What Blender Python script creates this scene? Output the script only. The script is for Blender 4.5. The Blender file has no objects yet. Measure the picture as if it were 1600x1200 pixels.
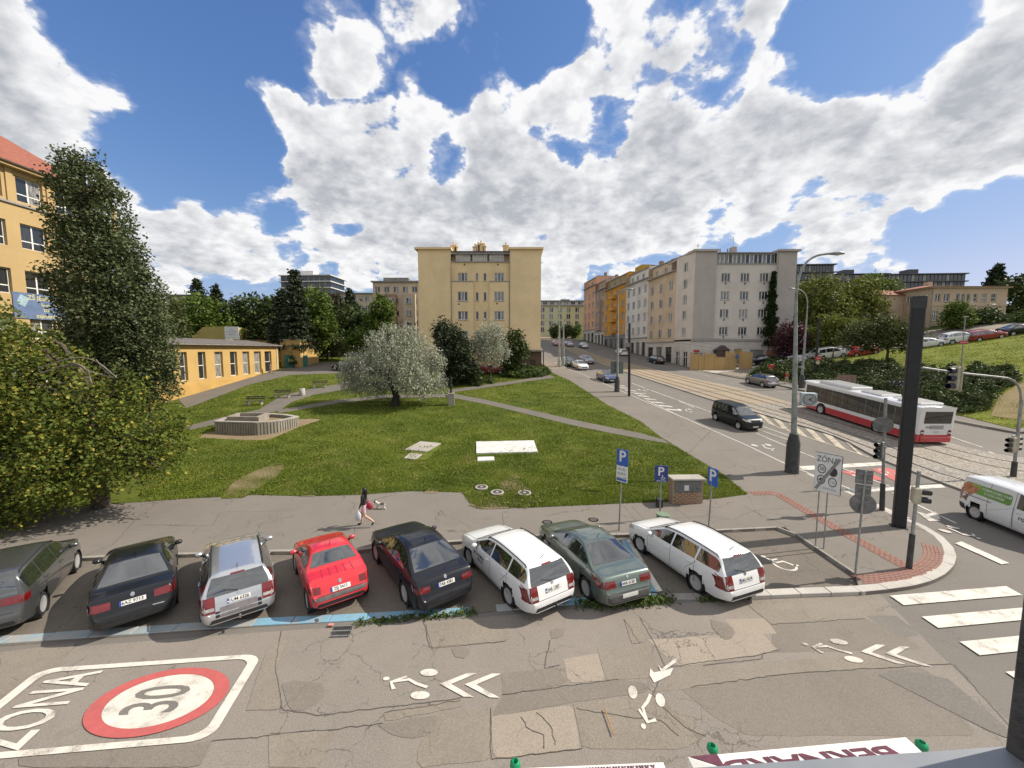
import bpy, bmesh, math, random
import numpy as np
from mathutils import Vector, Matrix
from mathutils.bvhtree import BVHTree
random.seed(7); rng = np.random.default_rng(7)
S = bpy.context.scene; COL = S.collection
R = math.radians
# ------------------------------------------------------------------ camera
EYE = 7.45; FPX = 615.0; PIT = R(5.0)
cd = bpy.data.cameras.new('camera'); cam = bpy.data.objects.new('camera', cd); COL.objects.link(cam)
cam.location = (0, 0, EYE); cam.rotation_euler = (R(90) - PIT, 0, 0)
cd.sensor_width = 36; cd.lens = FPX / 1600 * 36; cd.clip_start = 0.05; cd.clip_end = 3000
S.camera = cam
S.render.resolution_x = 1024; S.render.resolution_y = 768
S.view_settings.view_transform = 'Standard'; S.view_settings.look = 'None'
S.view_settings.exposure = 0.90; S.view_settings.gamma = 1; S.view_settings.use_curve_mapping = False
SUN_EL = R(42); SUN_AZ = R(10.5)      # azimuth measured from +X towards +Y
sdir = Vector((math.cos(SUN_EL) * math.cos(SUN_AZ), math.cos(SUN_EL) * math.sin(SUN_AZ), math.sin(SUN_EL)))
sl = bpy.data.lights.new('sun', 'SUN'); so = bpy.data.objects.new('sun', sl); COL.objects.link(so)
sl.energy = 3.3; sl.angle = R(0.53); sl.color = (1.0, 0.92, 0.79)
so.rotation_euler = sdir.to_track_quat('Z', 'Y').to_euler(); so.location = (40, 10, 60)

# ------------------------------------------------------------------ sky: Nishita + cumulus
def pdir(u, v):
    dx = (u - 800) / FPX; dy = (600 - v) / FPX
    return Vector((dx, math.cos(PIT) + dy * math.sin(PIT), -math.sin(PIT) + dy * math.cos(PIT))).normalized()
class NT:
    """small helper to write node graphs as expressions"""
    def __init__(s, tree): s.t = tree; s.n = tree.nodes; s.l = tree.links
    def put(s, sock, v):
        if isinstance(v, bpy.types.NodeSocket): s.l.new(v, sock)
        elif v is not None: sock.default_value = v
    def math(s, op, a, b=None, c=None, clamp=False):
        n = s.n.new('ShaderNodeMath'); n.operation = op; n.use_clamp = clamp
        for i, v in enumerate((a, b, c)): s.put(n.inputs[i], v)
        return n.outputs[0]
    def vmath(s, op, a, b=None, scale=None):
        n = s.n.new('ShaderNodeVectorMath'); n.operation = op
        s.put(n.inputs[0], a); s.put(n.inputs[1], b)
        if scale is not None: s.put(n.inputs['Scale'], scale)
        return n.outputs['Value'] if op in ('DOT_PRODUCT', 'LENGTH', 'DISTANCE') else n.outputs[0]
    def ramp(s, x, a, b, c=0.0, d=1.0, smooth=True):
        n = s.n.new('ShaderNodeMapRange'); n.interpolation_type = 'SMOOTHSTEP' if smooth else 'LINEAR'
        s.put(n.inputs[0], x)
        for i, v in enumerate((a, b, c, d)): s.put(n.inputs[i + 1], v)
        return n.outputs[0]
    def noise(s, vec, scale, detail=4, rough=.55, dist=0.0, lac=2.0, out=0):
        n = s.n.new('ShaderNodeTexNoise'); s.put(n.inputs['Vector'], vec)
        n.inputs['Scale'].default_value = scale; n.inputs['Detail'].default_value = detail
        n.inputs['Roughness'].default_value = rough; n.inputs['Distortion'].default_value = dist
        n.inputs['Lacunarity'].default_value = lac
        return n.outputs[out]
    def mix(s, f, a, b, mode='MIX'):
        n = s.n.new('ShaderNodeMix'); n.data_type = 'RGBA'; n.blend_type = mode
        s.put(n.inputs[0], f)
        for i, v in ((6, a), (7, b)):
            s.put(n.inputs[i], (*v, 1) if isinstance(v, tuple) and len(v) == 3 else v)
        return n.outputs[2]
    def sep(s, v):
        n = s.n.new('ShaderNodeSeparateXYZ'); s.put(n.inputs[0], v); return n.outputs
    def comb(s, x, y, z):
        n = s.n.new('ShaderNodeCombineXYZ')
        for i, v in enumerate((x, y, z)): s.put(n.inputs[i], v)
        return n.outputs[0]

W = bpy.data.worlds.new('World'); S.world = W; W.use_nodes = True
wt = W.node_tree; wt.nodes.clear(); k = NT(wt)
tc = wt.nodes.new('ShaderNodeTexCoord'); D = tc.outputs['Generated']
sky = wt.nodes.new('ShaderNodeTexSky'); sky.sky_type = 'NISHITA'; sky.sun_disc = False
sky.sun_elevation = SUN_EL; sky.sun_rotation = R(90) - SUN_AZ; sky.altitude = 250
sky.air_density = 1.0; sky.dust_density = 0.3; sky.ozone_density = 2.2
_s = wt.nodes.new('ShaderNodeSeparateColor'); wt.links.new(sky.outputs[0], _s.inputs[0]); BAND = []
for _i, (_a, _k) in enumerate(((.50, .0), (.72, .11), (1.22, .20))):
    BAND.append(k.math('DIVIDE', k.math('MULTIPLY', _s.outputs[_i], _a), k.math('ADD', 1.0, k.math('MULTIPLY', _s.outputs[_i], _k))))
BLUE = k.comb(k.math('MINIMUM', BAND[0], k.math('MULTIPLY', BAND[1], .86)), BAND[1], k.math('MAXIMUM', BAND[2], BAND[1]))

# where the cumulus banks lie: soft round patches of the dome (u, v, radius in degrees, weight)
BANKS = [(60, 70, 11, .75), (150, 95, 7, .45), (-60, 120, 13, .7), (30, 210, 7, .55), (120, 230, 5, .38), (-60, 215, 9, .5),
         (560, 95, 4.5, .5), (480, 90, 5, .42), (430, 110, 5, .38), (360, 110, 4, .3), (300, 120, 4, .3), (230, 115, 4, .28), (640, 5, 6, .38),
         (560, 15, 6, .32), (720, 20, 4, .3), (430, 175, 4, .35), (470, 200, 6, .4),
         (360, 300, 6, .55), (420, 285, 7, .6), (520, 230, 7, .55), (560, 300, 10, .75), (660, 340, 9, .7), (690, 160, 6, .5), (740, 210, 7, .6),
         (700, 260, 8, .65), (640, 390, 5, .5), (780, 300, 10, .75), (790, 360, 8, .7), (720, 130, 5, .4), (880, 130, 8, .65), (960, 70, 7, .6), (1010, 60, 6, .55), (1060, 120, 7, .6), (1000, 160, 7, .5),
         (870, 330, 9, .65), (960, 240, 8, .6), (980, 330, 8, .7), (1080, 230, 8, .7), (1060, 310, 9, .7), (1180, 160, 8, .65),
         (1180, 250, 9, .7), (1260, 110, 8, .6), (1280, 200, 9, .7), (1400, 100, 9, .7), (1400, 200, 9, .7), (1500, 130, 10, .75),
         (1560, 60, 9, .7), (1640, 120, 12, .75), (1180, 40, 4.5, .62), (1150, 18, 4, .5), (1480, 250, 8, .55), (1560, 250, 6, .45), (1300, 345, 5, .5), (1420, 335, 5, .55),
         (1490, 345, 4, .42), (1350, 290, 6, .5), (240, 370, 5, .5), (300, 385, 5, .5), (380, 390, 5, .52), (220, 300, 4, .45), (410, 355, 6, .55), (280, 340, 6, .55),
         (490, 425, 3.5, .45), (560, 425, 4, .5), (610, 425, 4, .5), (900, 400, 4, .45), (960, 392, 5, .5), (1010, 388, 5, .5), (860, 450, 4, .45), (890, 430, 4, .42),
         (1290, 400, 5, .45), (1360, 405, 4, .35), (1070, 380, 5, .45), (1500, 410, 3, .3), (270, 455, 2.5, .35)]
BANKS += [(210, 300, 4, .62), (240, 335, 4.5, .66), (300, 330, 5, .68), (215, 385, 3.5, .6), (260, 395, 3.5, .62), (320, 400, 3.5, .62), (380, 402, 3.5, .62), (430, 385, 3.5, .6),
          (330, 280, 4.5, .62), (390, 265, 4.5, .64), (440, 240, 4, .55), (410, 170, 3.5, .5), (450, 190, 4, .55), (500, 215, 4.5, .6), (545, 100, 3.8, .6), (500, 80, 3.5, .52), (400, 100, 3.2, .46), (330, 105, 3, .42), (270, 112, 3, .4), (190, 130, 2.5, .4),
          (470, 425, 2.4, .55), (500, 415, 2.4, .55), (560, 420, 2.8, .6), (600, 415, 2.8, .6), (640, 425, 3, .6), (885, 410, 2.6, .58), (925, 398, 2.8, .6), (970, 385, 3, .62), (1020, 380, 3, .62), (1075, 375, 3, .6), (860, 460, 3, .6), (885, 445, 2.6, .58), (905, 425, 2.4, .56),
          (1290, 395, 3, .6), (1330, 400, 3, .58), (1380, 405, 2.4, .52), (1280, 345, 3.4, .62), (1340, 340, 3.4, .62), (1400, 335, 3.4, .62), (1460, 335, 3, .6), (1510, 338, 2.4, .55), (1500, 412, 1.8, .5), (285, 455, 1.8, .5), (630, 20, 4, .5), (680, 25, 3, .48), (760, 15, 3, .5), (720, 85, 2, .45), (770, 85, 2, .42)]
HOLES = [(480, 130, 2.5, .15), (250, 175, 8, .42), (320, 230, 6, .42), (380, 200, 4, .3), (240, 60, 6, .4), (330, 40, 5, .35), (420, 40, 5, .3), (815, 60, 6, .4), (870, 30, 5, .35), (700, 105, 4, .3), (1115, 120, 4, .3), (1330, 40, 6, .42), (1400, 30, 6, .35), (1560, 385, 6, .4), (1500, 385, 4, .3), (1130, 345, 3, .3), (440, 340, 3, .15), (250, 250, 4, .3), (690, 235, 2.6, .28), (835, 55, 4, .25), (950, 190, 3, .22), (870, 215, 3, .18), (1385, 180, 2.2, .28), (1240, 60, 2.5, .2), (540, 345, 2, .18), (1545, 335, 4, .3)]
# inside the frame the banks below lie over a low base, out of frame denser cloud is added to whiten and brighten the fill light
DW = k.vmath('NORMALIZE', k.vmath('ADD', D, k.vmath('SCALE', k.vmath('SUBTRACT', k.noise(D, 7.0, 4, .6, out=1), (.5, .5, .5)), scale=.16)))
cov = None
for lst, sg in ((BANKS, 1), (HOLES, -1)):
    for (u, v, r, w) in lst:
        c = pdir(u, v); d = k.vmath('DOT_PRODUCT', DW, tuple(c))
        b = k.ramp(d, math.cos(R(r * 1.3)), math.cos(R(r * .2)), 0.0, w * sg)
        cov = b if cov is None else k.math('MAXIMUM' if sg > 0 else 'ADD', cov, b)
dz = k.sep(D)[2]
outside = k.ramp(k.vmath('DOT_PRODUCT', D, tuple(pdir(800, 250))), math.cos(R(62)), math.cos(R(50)), 1.0, 0.0)
outside = k.math('MAXIMUM', outside, k.ramp(dz, .66, .80))
cov = k.math('ADD', k.math('SUBTRACT', k.math('MULTIPLY', cov, 1.05), .17), k.math('MULTIPLY', outside, .62))
PP = k.vmath('SCALE', D, scale=k.math('DIVIDE', 1.0, k.math('ADD', k.math('MAXIMUM', dz, 0.0), 0.42)))
PP = k.vmath('MULTIPLY', PP, (1.0, 1.0, 1.65))
def dens(vec, detail, cv):
    a = k.noise(vec, 5.2, detail, .56, .1)
    b = k.noise(vec, 15.0, max(detail - 3, 2), .6, .2)
    f = k.math('ADD', k.math('MULTIPLY', k.math('SUBTRACT', a, .5), 1.55), k.math('MULTIPLY', k.math('SUBTRACT', b, .5), .5))
    return k.math('ADD', f, cv)
d0 = dens(PP, 9, cov)
P2 = k.vmath('ADD', PP, tuple(sdir * .035))
d1 = dens(P2, 6, cov)
alpha = k.math('MAXIMUM', k.ramp(d0, .20, .33), k.ramp(d0, .08, .34, 0, .35))
alpha = k.math('MULTIPLY', alpha, k.ramp(dz, .0, .04))
thick = k.ramp(k.math('ADD', k.math('MULTIPLY', d0, .65), k.math('MULTIPLY', cov, .75)), .34, .98, 0, 1, False)
edge = k.math('MULTIPLY', k.math('SUBTRACT', d0, d1), 1.6)
lum = k.math('ADD', k.math('SUBTRACT', 1.0, k.math('MULTIPLY', thick, .66)), edge)
CL = k.mix(k.ramp(lum, .25, .95, 0, 1, False), (2.15, 2.25, 2.45), (4.3, 4.3, 4.35))
final = k.mix(alpha, BLUE, CL)
bg = wt.nodes.new('ShaderNodeBackground'); bg.inputs['Strength'].default_value = 0.12
wt.links.new(final, bg.inputs['Color'])
wo = wt.nodes.new('ShaderNodeOutputWorld'); wt.links.new(bg.outputs[0], wo.inputs['Surface'])

# ------------------------------------------------------------------ terrain and pixel-to-ground helpers (for measuring the place)
def ramp(t, a, b, s):
    t = np.asarray(t, float)
    return np.where(t < a, 0, np.where(t < b, s * (t - a) ** 2 / (2 * (b - a)), s * (t - (a + b) / 2)))
def T(x, y):
    x = np.asarray(x, float); y = np.asarray(y, float)
    q = -.113 * x + .9936 * y; p = .9936 * x + .113 * y
    return ramp(q, 14, 32, .1) - ramp(q, 130, 200, .08) + ramp(p, 42, 50, .21) - ramp(p, 82, 90, .21)
def Tz(x, y): return float(T(x, y))
def rayd(u, v):
    dx = (u - 800) / FPX; dy = (600 - v) / FPX
    return Vector((dx, math.cos(PIT) + dy * math.sin(PIT), -math.sin(PIT) + dy * math.cos(PIT)))
def G(u, v, dz=0.0):
    d = rayd(u, v); s = 1.0; o = Vector((0, 0, EYE))
    while s < 700:
        st = 0.25 * (1 + s / 40); q = o + d * s
        if q.z < Tz(q.x, q.y) + dz:
            lo, hi = s - st * 1.1, s
            for _ in range(24):
                m = (lo + hi) / 2; q = o + d * m
                if q.z < Tz(q.x, q.y) + dz: hi = m
                else: lo = m
            return q
        s += st
    raise ValueError('no ground at %s %s' % (u, v))
def g2(u, v, dz=0.0):
    q = G(u, v, dz); return (q.x, q.y)
def at(u, v, Y):
    d = rayd(u, v); return Vector((0, 0, EYE)) + d * (Y / d.y)

# ------------------------------------------------------------------ materials
MATS = {}
def base_mat(name):
    m = bpy.data.materials.new(name); m.use_nodes = True
    b = m.node_tree.nodes['Principled BSDF']; return m, b, NT(m.node_tree)
def mat(name, col, rough=.6, metal=0.0, var=0.12, scale=6.0, bump=0.0, bscale=60.0, col2=None, spec=.5, coat=0.0, detail=5, coords='Object', emit=None):
    """procedural surface: base colour broken up by two scales of noise, optional fine relief"""
    if name in MATS: return MATS[name]
    m, b, n = base_mat(name); MATS[name] = m
    t = n.n.new('ShaderNodeTexCoord')
    vec = t.outputs['Object'] if coords == 'Object' else n.n.new('ShaderNodeNewGeometry').outputs['Position']
    c2 = col2 or tuple(c * (1 - var * 2) for c in col)
    c1 = tuple(min(1, c * (1 + var * .5)) for c in col)
    f = n.noise(vec, scale, detail, .6)
    c = n.mix(n.ramp(f, .3, .7), c1, c2)
    n.put(b.inputs['Base Color'], c)
    b.inputs['Roughness'].default_value = rough; b.inputs['Metallic'].default_value = metal
    b.inputs['Specular IOR Level'].default_value = spec; b.inputs['Coat Weight'].default_value = coat
    b.inputs['Coat Roughness'].default_value = .03
    if rough > .3: n.put(b.inputs['Roughness'], n.ramp(n.noise(vec, scale * 2.3, 3), .2, .8, max(rough - .1, 0), min(rough + .1, 1)))
    if bump:
        bn = n.n.new('ShaderNodeBump'); bn.inputs['Strength'].default_value = bump; bn.inputs['Distance'].default_value = .02
        n.put(bn.inputs['Height'], n.noise(vec, bscale, 4, .65)); n.put(b.inputs['Normal'], bn.outputs[0])
    if emit: b.inputs['Emission Color'].default_value = (*emit, 1); b.inputs['Emission Strength'].default_value = 1
    return m

# ------------------------------------------------------------------ objects
def link(o, parent=None):
    COL.objects.link(o)
    if parent is not None: o.parent = parent
    return o
def tag(o, label=None, cat=None, group=None, kind=None):
    for kk, v in (('label', label), ('category', cat), ('group', group), ('kind', kind)):
        if v: o[kk] = v
    return o
def thing(name, label, cat, loc=(0, 0, 0), rz=0.0, group=None):
    o = bpy.data.objects.new(name, None); o.empty_display_size = .3; COL.objects.link(o)
    o.location = loc; o.rotation_euler = (0, 0, rz)
    return tag(o, label, cat, group)
def kids(o): return [c for c in COL.objects if c.parent == o]
def sharp(me, deg=35):
    me.polygons.foreach_set('use_smooth', np.ones(len(me.polygons), bool))
    me.set_sharp_from_angle(angle=R(deg))
class MB:
    """collects simple shapes into one mesh"""
    def __init__(s): s.v = []; s.f = []; s.m = []; s.cur = 0
    def add(s, vs, fs):
        o = len(s.v); s.v += [tuple(p) for p in vs]; s.f += [tuple(i + o for i in f) for f in fs]; s.m += [s.cur] * len(fs); return s
    def box(s, c, d, rz=0.0, mtx=None):
        x, y, z = (a / 2 for a in d); vs = [Vector((i * x, j * y, kk * z)) for i in (-1, 1) for j in (-1, 1) for kk in (-1, 1)]
        if rz: vs = [Matrix.Rotation(rz, 3, 'Z') @ p for p in vs]
        if mtx is not None: vs = [mtx @ p for p in vs]
        vs = [p + Vector(c) for p in vs]
        return s.add(vs, [(0, 1, 3, 2), (4, 6, 7, 5), (0, 4, 5, 1), (2, 3, 7, 6), (0, 2, 6, 4), (1, 5, 7, 3)])
    def bx(s, x0, x1, y0, y1, z0, z1):
        return s.box(((x0 + x1) / 2, (y0 + y1) / 2, (z0 + z1) / 2), (x1 - x0, y1 - y0, z1 - z0))
    def tube(s, pts, rad, n=8, caps=True):
        pts = [Vector(p) for p in pts]
        if not isinstance(rad, (list, tuple)): rad = [rad] * len(pts)
        rings = []; up = Vector((0, 0, 1)); a = None
        for i, p in enumerate(pts):
            t = (pts[min(i + 1, len(pts) - 1)] - pts[max(i - 1, 0)]).normalized()
            if a is None: a = t.orthogonal().normalized()
            a = (a - t * a.dot(t)); a = a.normalized() if a.length > 1e-6 else t.orthogonal().normalized()
            b = t.cross(a)
            rings.append([p + (a * math.cos(2 * math.pi * j / n) + b * math.sin(2 * math.pi * j / n)) * rad[i] for j in range(n)])
        vs = [q for r in rings for q in r]; fs = []
        for i in range(len(pts) - 1):
            for j in range(n): fs.append((i * n + j, i * n + (j + 1) % n, (i + 1) * n + (j + 1) % n, (i + 1) * n + j))
        if caps: fs.append(tuple(range(n))[::-1]); fs.append(tuple(range(len(vs) - n, len(vs))))
        return s.add(vs, fs)
    def lathe(s, prof, n=16, c=(0, 0, 0), axis='z'):
        vs = []; fs = []
        for (r, z) in prof:
            for j in range(n):
                a = 2 * math.pi * j / n; x, y = r * math.cos(a), r * math.sin(a)
                p = (x, y, z) if axis == 'z' else ((x, z, y) if axis == 'y' else (z, x, y))
                vs.append((p[0] + c[0], p[1] + c[1], p[2] + c[2]))
        for i in range(len(prof) - 1):
            for j in range(n): fs.append((i * n + j, i * n + (j + 1) % n, (i + 1) * n + (j + 1) % n, (i + 1) * n + j))
        if prof[0][0] > 1e-4: fs.append(tuple(range(n))[::-1])
        if prof[-1][0] > 1e-4: fs.append(tuple(range(len(vs) - n, len(vs))))
        return s.add(vs, fs)
    def poly(s, pts): return s.add(pts, [tuple(range(len(pts)))])
    def prism(s, pts, z0, z1):
        n = len(pts); vs = [(p[0], p[1], z0) for p in pts] + [(p[0], p[1], z1) for p in pts]
        return s.add(vs, [tuple(range(n))[::-1], tuple(range(n, 2 * n))] + [(i, (i + 1) % n, (i + 1) % n + n, i + n) for i in range(n)])
    def mesh(s, name, m=None, smooth=None, bevel=0):
        me = bpy.data.meshes.new(name); me.from_pydata(s.v, [], s.f)
        for mm in (m if isinstance(m, (list, tuple)) else [m]):
            if mm: me.materials.append(mm)
        if isinstance(m, (list, tuple)): me.polygons.foreach_set('material_index', s.m)
        bm = bmesh.new(); bm.from_mesh(me); bmesh.ops.recalc_face_normals(bm, faces=bm.faces[:])
        if bevel: bmesh.ops.bevel(bm, geom=bm.edges[:], offset=bevel, segments=1, affect='EDGES', clamp_overlap=True)
        bm.to_mesh(me); bm.free()
        if smooth: sharp(me, smooth)
        return me
    def build(s, name, m=None, parent=None, smooth=None, bevel=0):
        return link(bpy.data.objects.new(name, s.mesh(name, m, smooth, bevel)), parent)
def inst(name, me, parent=None, loc=(0, 0, 0), rot=(0, 0, 0), scale=None):
    o = bpy.data.objects.new(name, me); link(o, parent); o.location = loc; o.rotation_euler = rot
    if scale: o.scale = scale
    return o
def copy_tree(o, parent=None):
    c = o.copy(); COL.objects.link(c); c.parent = parent
    for ch in kids(o): copy_tree(ch, c)
    return c
# flat polygons laid on the terrain
def poly_bm(polys, cell):
    bm = bmesh.new()
    for P in polys:
        vs = [bm.verts.new((x, y, 0)) for x, y in P]
        es = [bm.edges.new((vs[i], vs[(i + 1) % len(vs)])) for i in range(len(vs))]
        bmesh.ops.triangle_fill(bm, edges=es, use_beauty=True, use_dissolve=False)
    if cell:
        xs = [v.co.x for v in bm.verts]; ys = [v.co.y for v in bm.verts]
        for ax, lo, hi in ((0, min(xs), max(xs)), (1, min(ys), max(ys))):
            t = math.floor(lo / cell) * cell + cell
            while t < hi:
                co = Vector((0, 0, 0)); co[ax] = t; no = Vector((0, 0, 0)); no[ax] = 1
                bmesh.ops.bisect_plane(bm, geom=bm.verts[:] + bm.edges[:] + bm.faces[:], plane_co=co, plane_no=no, dist=1e-5)
                t += cell
    return bm
def drape(name, polys, m, off, cell=2.0, parent=None, skirt=0.0, zf=None):
    bm = poly_bm(polys, cell)
    for v in bm.verts: v.co.z = (zf or Tz)(v.co.x, v.co.y) + off
    for f in bm.faces:
        if f.normal.z < 0: f.normal_flip()
    if skirt:
        be = [e for e in bm.edges if e.is_boundary]
        r = bmesh.ops.extrude_edge_only(bm, edges=be)
        for v in [g for g in r['geom'] if isinstance(g, bmesh.types.BMVert)]: v.co.z -= skirt
    me = bpy.data.meshes.new(name); bm.to_mesh(me); bm.free(); me.materials.append(m)
    return link(bpy.data.objects.new(name, me), parent)
def strip(pts, w, side=0):
    """polygon of a band of width w along pts (side -1/0/1: left/centred/right)"""
    P = [Vector((p[0], p[1])) for p in pts]; L_ = []; R_ = []
    for i, p in enumerate(P):
        t = (P[min(i + 1, len(P) - 1)] - P[max(i - 1, 0)]).normalized(); nrm = Vector((-t.y, t.x))
        a = {0: .5, -1: 1, 1: 0}[side]; L_.append(p + nrm * w * a); R_.append(p - nrm * w * (1 - a))
    return [tuple(p) for p in L_ + R_[::-1]]
def resample(pts, step):
    P = [Vector(p) for p in pts]; out = [P[0]]; acc = 0.0
    for a, b in zip(P[:-1], P[1:]):
        L = (b - a).length; t = step - acc
        while t < L: out.append(a + (b - a) * (t / L)); t += step
        acc = (acc + L) % step
    out.append(P[-1]); return out
def smoothline(pts, it=2):
    P = [Vector(p) for p in pts]
    for _ in range(it):
        Q = [P[0]]
        for a, b in zip(P[:-1], P[1:]): Q += [a * .75 + b * .25, a * .25 + b * .75]
        P = Q + [P[-1]]
    return P
TEXTS = {}
def text_geo(s, bold=0.0):
    """triangles of a line of lettering, size 1, centred"""
    key = (s, bold)
    if key not in TEXTS:
        c = bpy.data.curves.new('lettering', 'FONT'); c.body = s; c.align_x = 'CENTER'; c.align_y = 'CENTER'; c.offset = bold; c.resolution_u = 3
        o = bpy.data.objects.new('lettering', c); me = o.to_mesh()
        TEXTS[key] = ([tuple(v.co) for v in me.vertices], [tuple(p.vertices) for p in me.polygons])
        o.to_mesh_clear(); bpy.data.objects.remove(o); bpy.data.curves.remove(c)
    return TEXTS[key]
def lettering(name, s, m, parent, fn, bold=0.0):
    vs, fs = text_geo(s, bold); b = MB(); b.add([fn(v[0], v[1]) for v in vs], fs)
    me = bpy.data.meshes.new(name); me.from_pydata(b.v, [], b.f); me.materials.append(m)
    return link(bpy.data.objects.new(name, me), parent)
# ================================================================== ground, roads, pavements
def ground_mat(name, c1, c2, c3, scale, bump=.3, crack=0.0, rough=.9, speck=.25, bscale=90, crack_scale=.55):
    """aggregate surface: large tone patches, mid stains, fine speckle, optional crack network"""
    if name in MATS: return MATS[name]
    m, b, n = base_mat(name); MATS[name] = m
    P = n.n.new('ShaderNodeNewGeometry').outputs['Position']
    a = n.noise(P, scale, 5, .62, .3); s = n.noise(P, scale * 7, 5, .7); f = n.noise(P, 38, 3, .8)
    c = n.mix(n.ramp(a, .32, .68), c1, c2)
    c = n.mix(n.ramp(s, .52, .78, 0, .8), c, c3)
    c = n.mix(speck, c, n.mix(n.ramp(f, .35, .65), tuple(x * .45 for x in c1), tuple(min(1, x * 1.7) for x in c1)))
    h = f
    if crack:
        wv = n.vmath('ADD', P, n.vmath('SCALE', n.noise(P, 2.2, 4, .65, out=1), scale=.55))
        vo = n.n.new('ShaderNodeTexVoronoi'); vo.feature = 'DISTANCE_TO_EDGE'; vo.inputs['Scale'].default_value = crack_scale
        n.put(vo.inputs['Vector'], wv)
        v2 = n.n.new('ShaderNodeTexVoronoi'); v2.feature = 'DISTANCE_TO_EDGE'; v2.inputs['Scale'].default_value = crack_scale * 3.4
        n.put(v2.inputs['Vector'], wv)
        msk = n.ramp(n.noise(P, .33, 3, .6), .47, .60)
        m2 = n.ramp(n.noise(P, .42, 3, .6, 1.0), .56, .66)
        k1 = n.math('MULTIPLY', n.ramp(vo.outputs[0], .002, .011, 1, 0), msk)
        k2 = n.math('MULTIPLY', n.ramp(v2.outputs[0], .006, .024, 1, 0), m2)
        kk = n.math('MULTIPLY', n.math('MAXIMUM', k1, k2), crack)
        c = n.mix(kk, c, tuple(x * .28 for x in c1))
        h = n.math('SUBTRACT', f, n.math('MULTIPLY', kk, 2.0))
    n.put(b.inputs['Base Color'], c); b.inputs['Roughness'].default_value = rough; b.inputs['Specular IOR Level'].default_value = .3
    bn = n.n.new('ShaderNodeBump'); bn.inputs['Strength'].default_value = bump; bn.inputs['Distance'].default_value = .012
    n.put(bn.inputs['Height'], h); n.put(b.inputs['Normal'], bn.outputs[0])
    return m
M_ASPH = ground_mat('asphalt_old', (.222, .196, .172), (.190, .169, .149), (.158, .141, .125), .35, .5, .6)
M_ASPH_D = ground_mat('asphalt_dark', (.185, .162, .138), (.160, .142, .122), (.21, .183, .155), .5, .4, .25)
M_ASPH_M = ground_mat('asphalt_mid', (.220, .190, .158), (.185, .162, .136), (.25, .216, .18), .8, .45, .4)
M_ASPH_L = ground_mat('asphalt_light', (.285, .242, .198), (.250, .215, .178), (.205, .178, .150), .9, .5, .9, crack_scale=1.1)
M_ASPH_S = ground_mat('asphalt_street', (.165, .150, .135), (.140, .128, .116), (.19, .173, .155), .25, .3, .15)
M_PARK = ground_mat('asphalt_parking', (.150, .130, .108), (.122, .107, .090), (.185, .155, .122), .45, .4, .4)
M_PAVE = ground_mat('asphalt_pavement', (.182, .162, .141), (.160, .143, .125), (.140, .125, .109), .3, .3, .6, crack_scale=.3, speck=.16)
M_PATH = ground_mat('asphalt_path', (.145, .130, .112), (.120, .108, .095), (.17, .152, .13), .5, .4, .2)
M_KERB = ground_mat('granite_kerb', (.44, .415, .38), (.37, .35, .32), (.30, .28, .25), 1.2, .3, 0, speck=.22)
M_KERBG = ground_mat('kerb_grey', (.30, .28, .25), (.24, .225, .20), (.20, .185, .165), 1.2, .3, 0, speck=.22)
M_CONC = ground_mat('concrete', (.36, .335, .30), (.29, .27, .24), (.22, .205, .18), .9, .3, .2, speck=.18)
M_DIRT = ground_mat('dry_soil', (.225, .17, .105), (.165, .13, .075), (.11, .105, .045), 1.5, .6, 0, speck=.35)
def grass_mat(name, g1, g2, dry, dryamt):
    if name in MATS: return MATS[name]
    m, b, n = base_mat(name); MATS[name] = m
    P = n.n.new('ShaderNodeNewGeometry').outputs['Position']
    a = n.noise(P, .22, 5, .65, .4); s = n.noise(P, 1.1, 5, .7, .2); f = n.noise(P, 11, 4, .75)
    c = n.mix(n.ramp(a, .35, .65), g1, g2)
    c = n.mix(n.ramp(s, .5, .72, 0, dryamt), c, dry)
    c = n.mix(n.ramp(f, .35, .7, .0, .55), c, tuple(x * .5 for x in g1))
    n.put(b.inputs['Base Color'], c); b.inputs['Roughness'].default_value = .95; b.inputs['Specular IOR Level'].default_value = .15
    bn = n.n.new('ShaderNodeBump'); bn.inputs['Strength'].default_value = .8; bn.inputs['Distance'].default_value = .06
    n.put(bn.inputs['Height'], n.noise(P, 14, 5, .75)); n.put(b.inputs['Normal'], bn.outputs[0])
    return m
M_LAWN = grass_mat('lawn_turf', (.080, .115, .016), (.130, .155, .022), (.26, .21, .08), .6)
M_HILL = grass_mat('hill_turf', (.150, .180, .026), (.20, .225, .036), (.27, .24, .11), .5)
M_FIELD = grass_mat('field_turf', (.06, .085, .026), (.08, .10, .03), (.12, .11, .05), .4)

# base sheet reaching the horizon
xs = np.unique(np.concatenate([np.arange(-80, 121, 4.0), np.linspace(-900, -80, 26), np.linspace(120, 900, 26)]))
ys = np.unique(np.concatenate([np.arange(-16, 141, 4.0), np.linspace(140, 1500, 30), np.linspace(-80, -16, 5)]))
gx, gy = np.meshgrid(xs, ys); gz = T(gx, gy) - .10
nx, ny = len(xs), len(ys); vv = np.stack([gx, gy, gz], -1).reshape(-1, 3)
ff = [(j * nx + i, j * nx + i + 1, (j + 1) * nx + i + 1, (j + 1) * nx + i) for j in range(ny - 1) for i in range(nx - 1)]
me = bpy.data.meshes.new('ground'); me.from_pydata(vv.tolist(), [], ff); me.materials.append(M_FIELD)
tag(link(bpy.data.objects.new('ground', me)), kind='structure')

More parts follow.
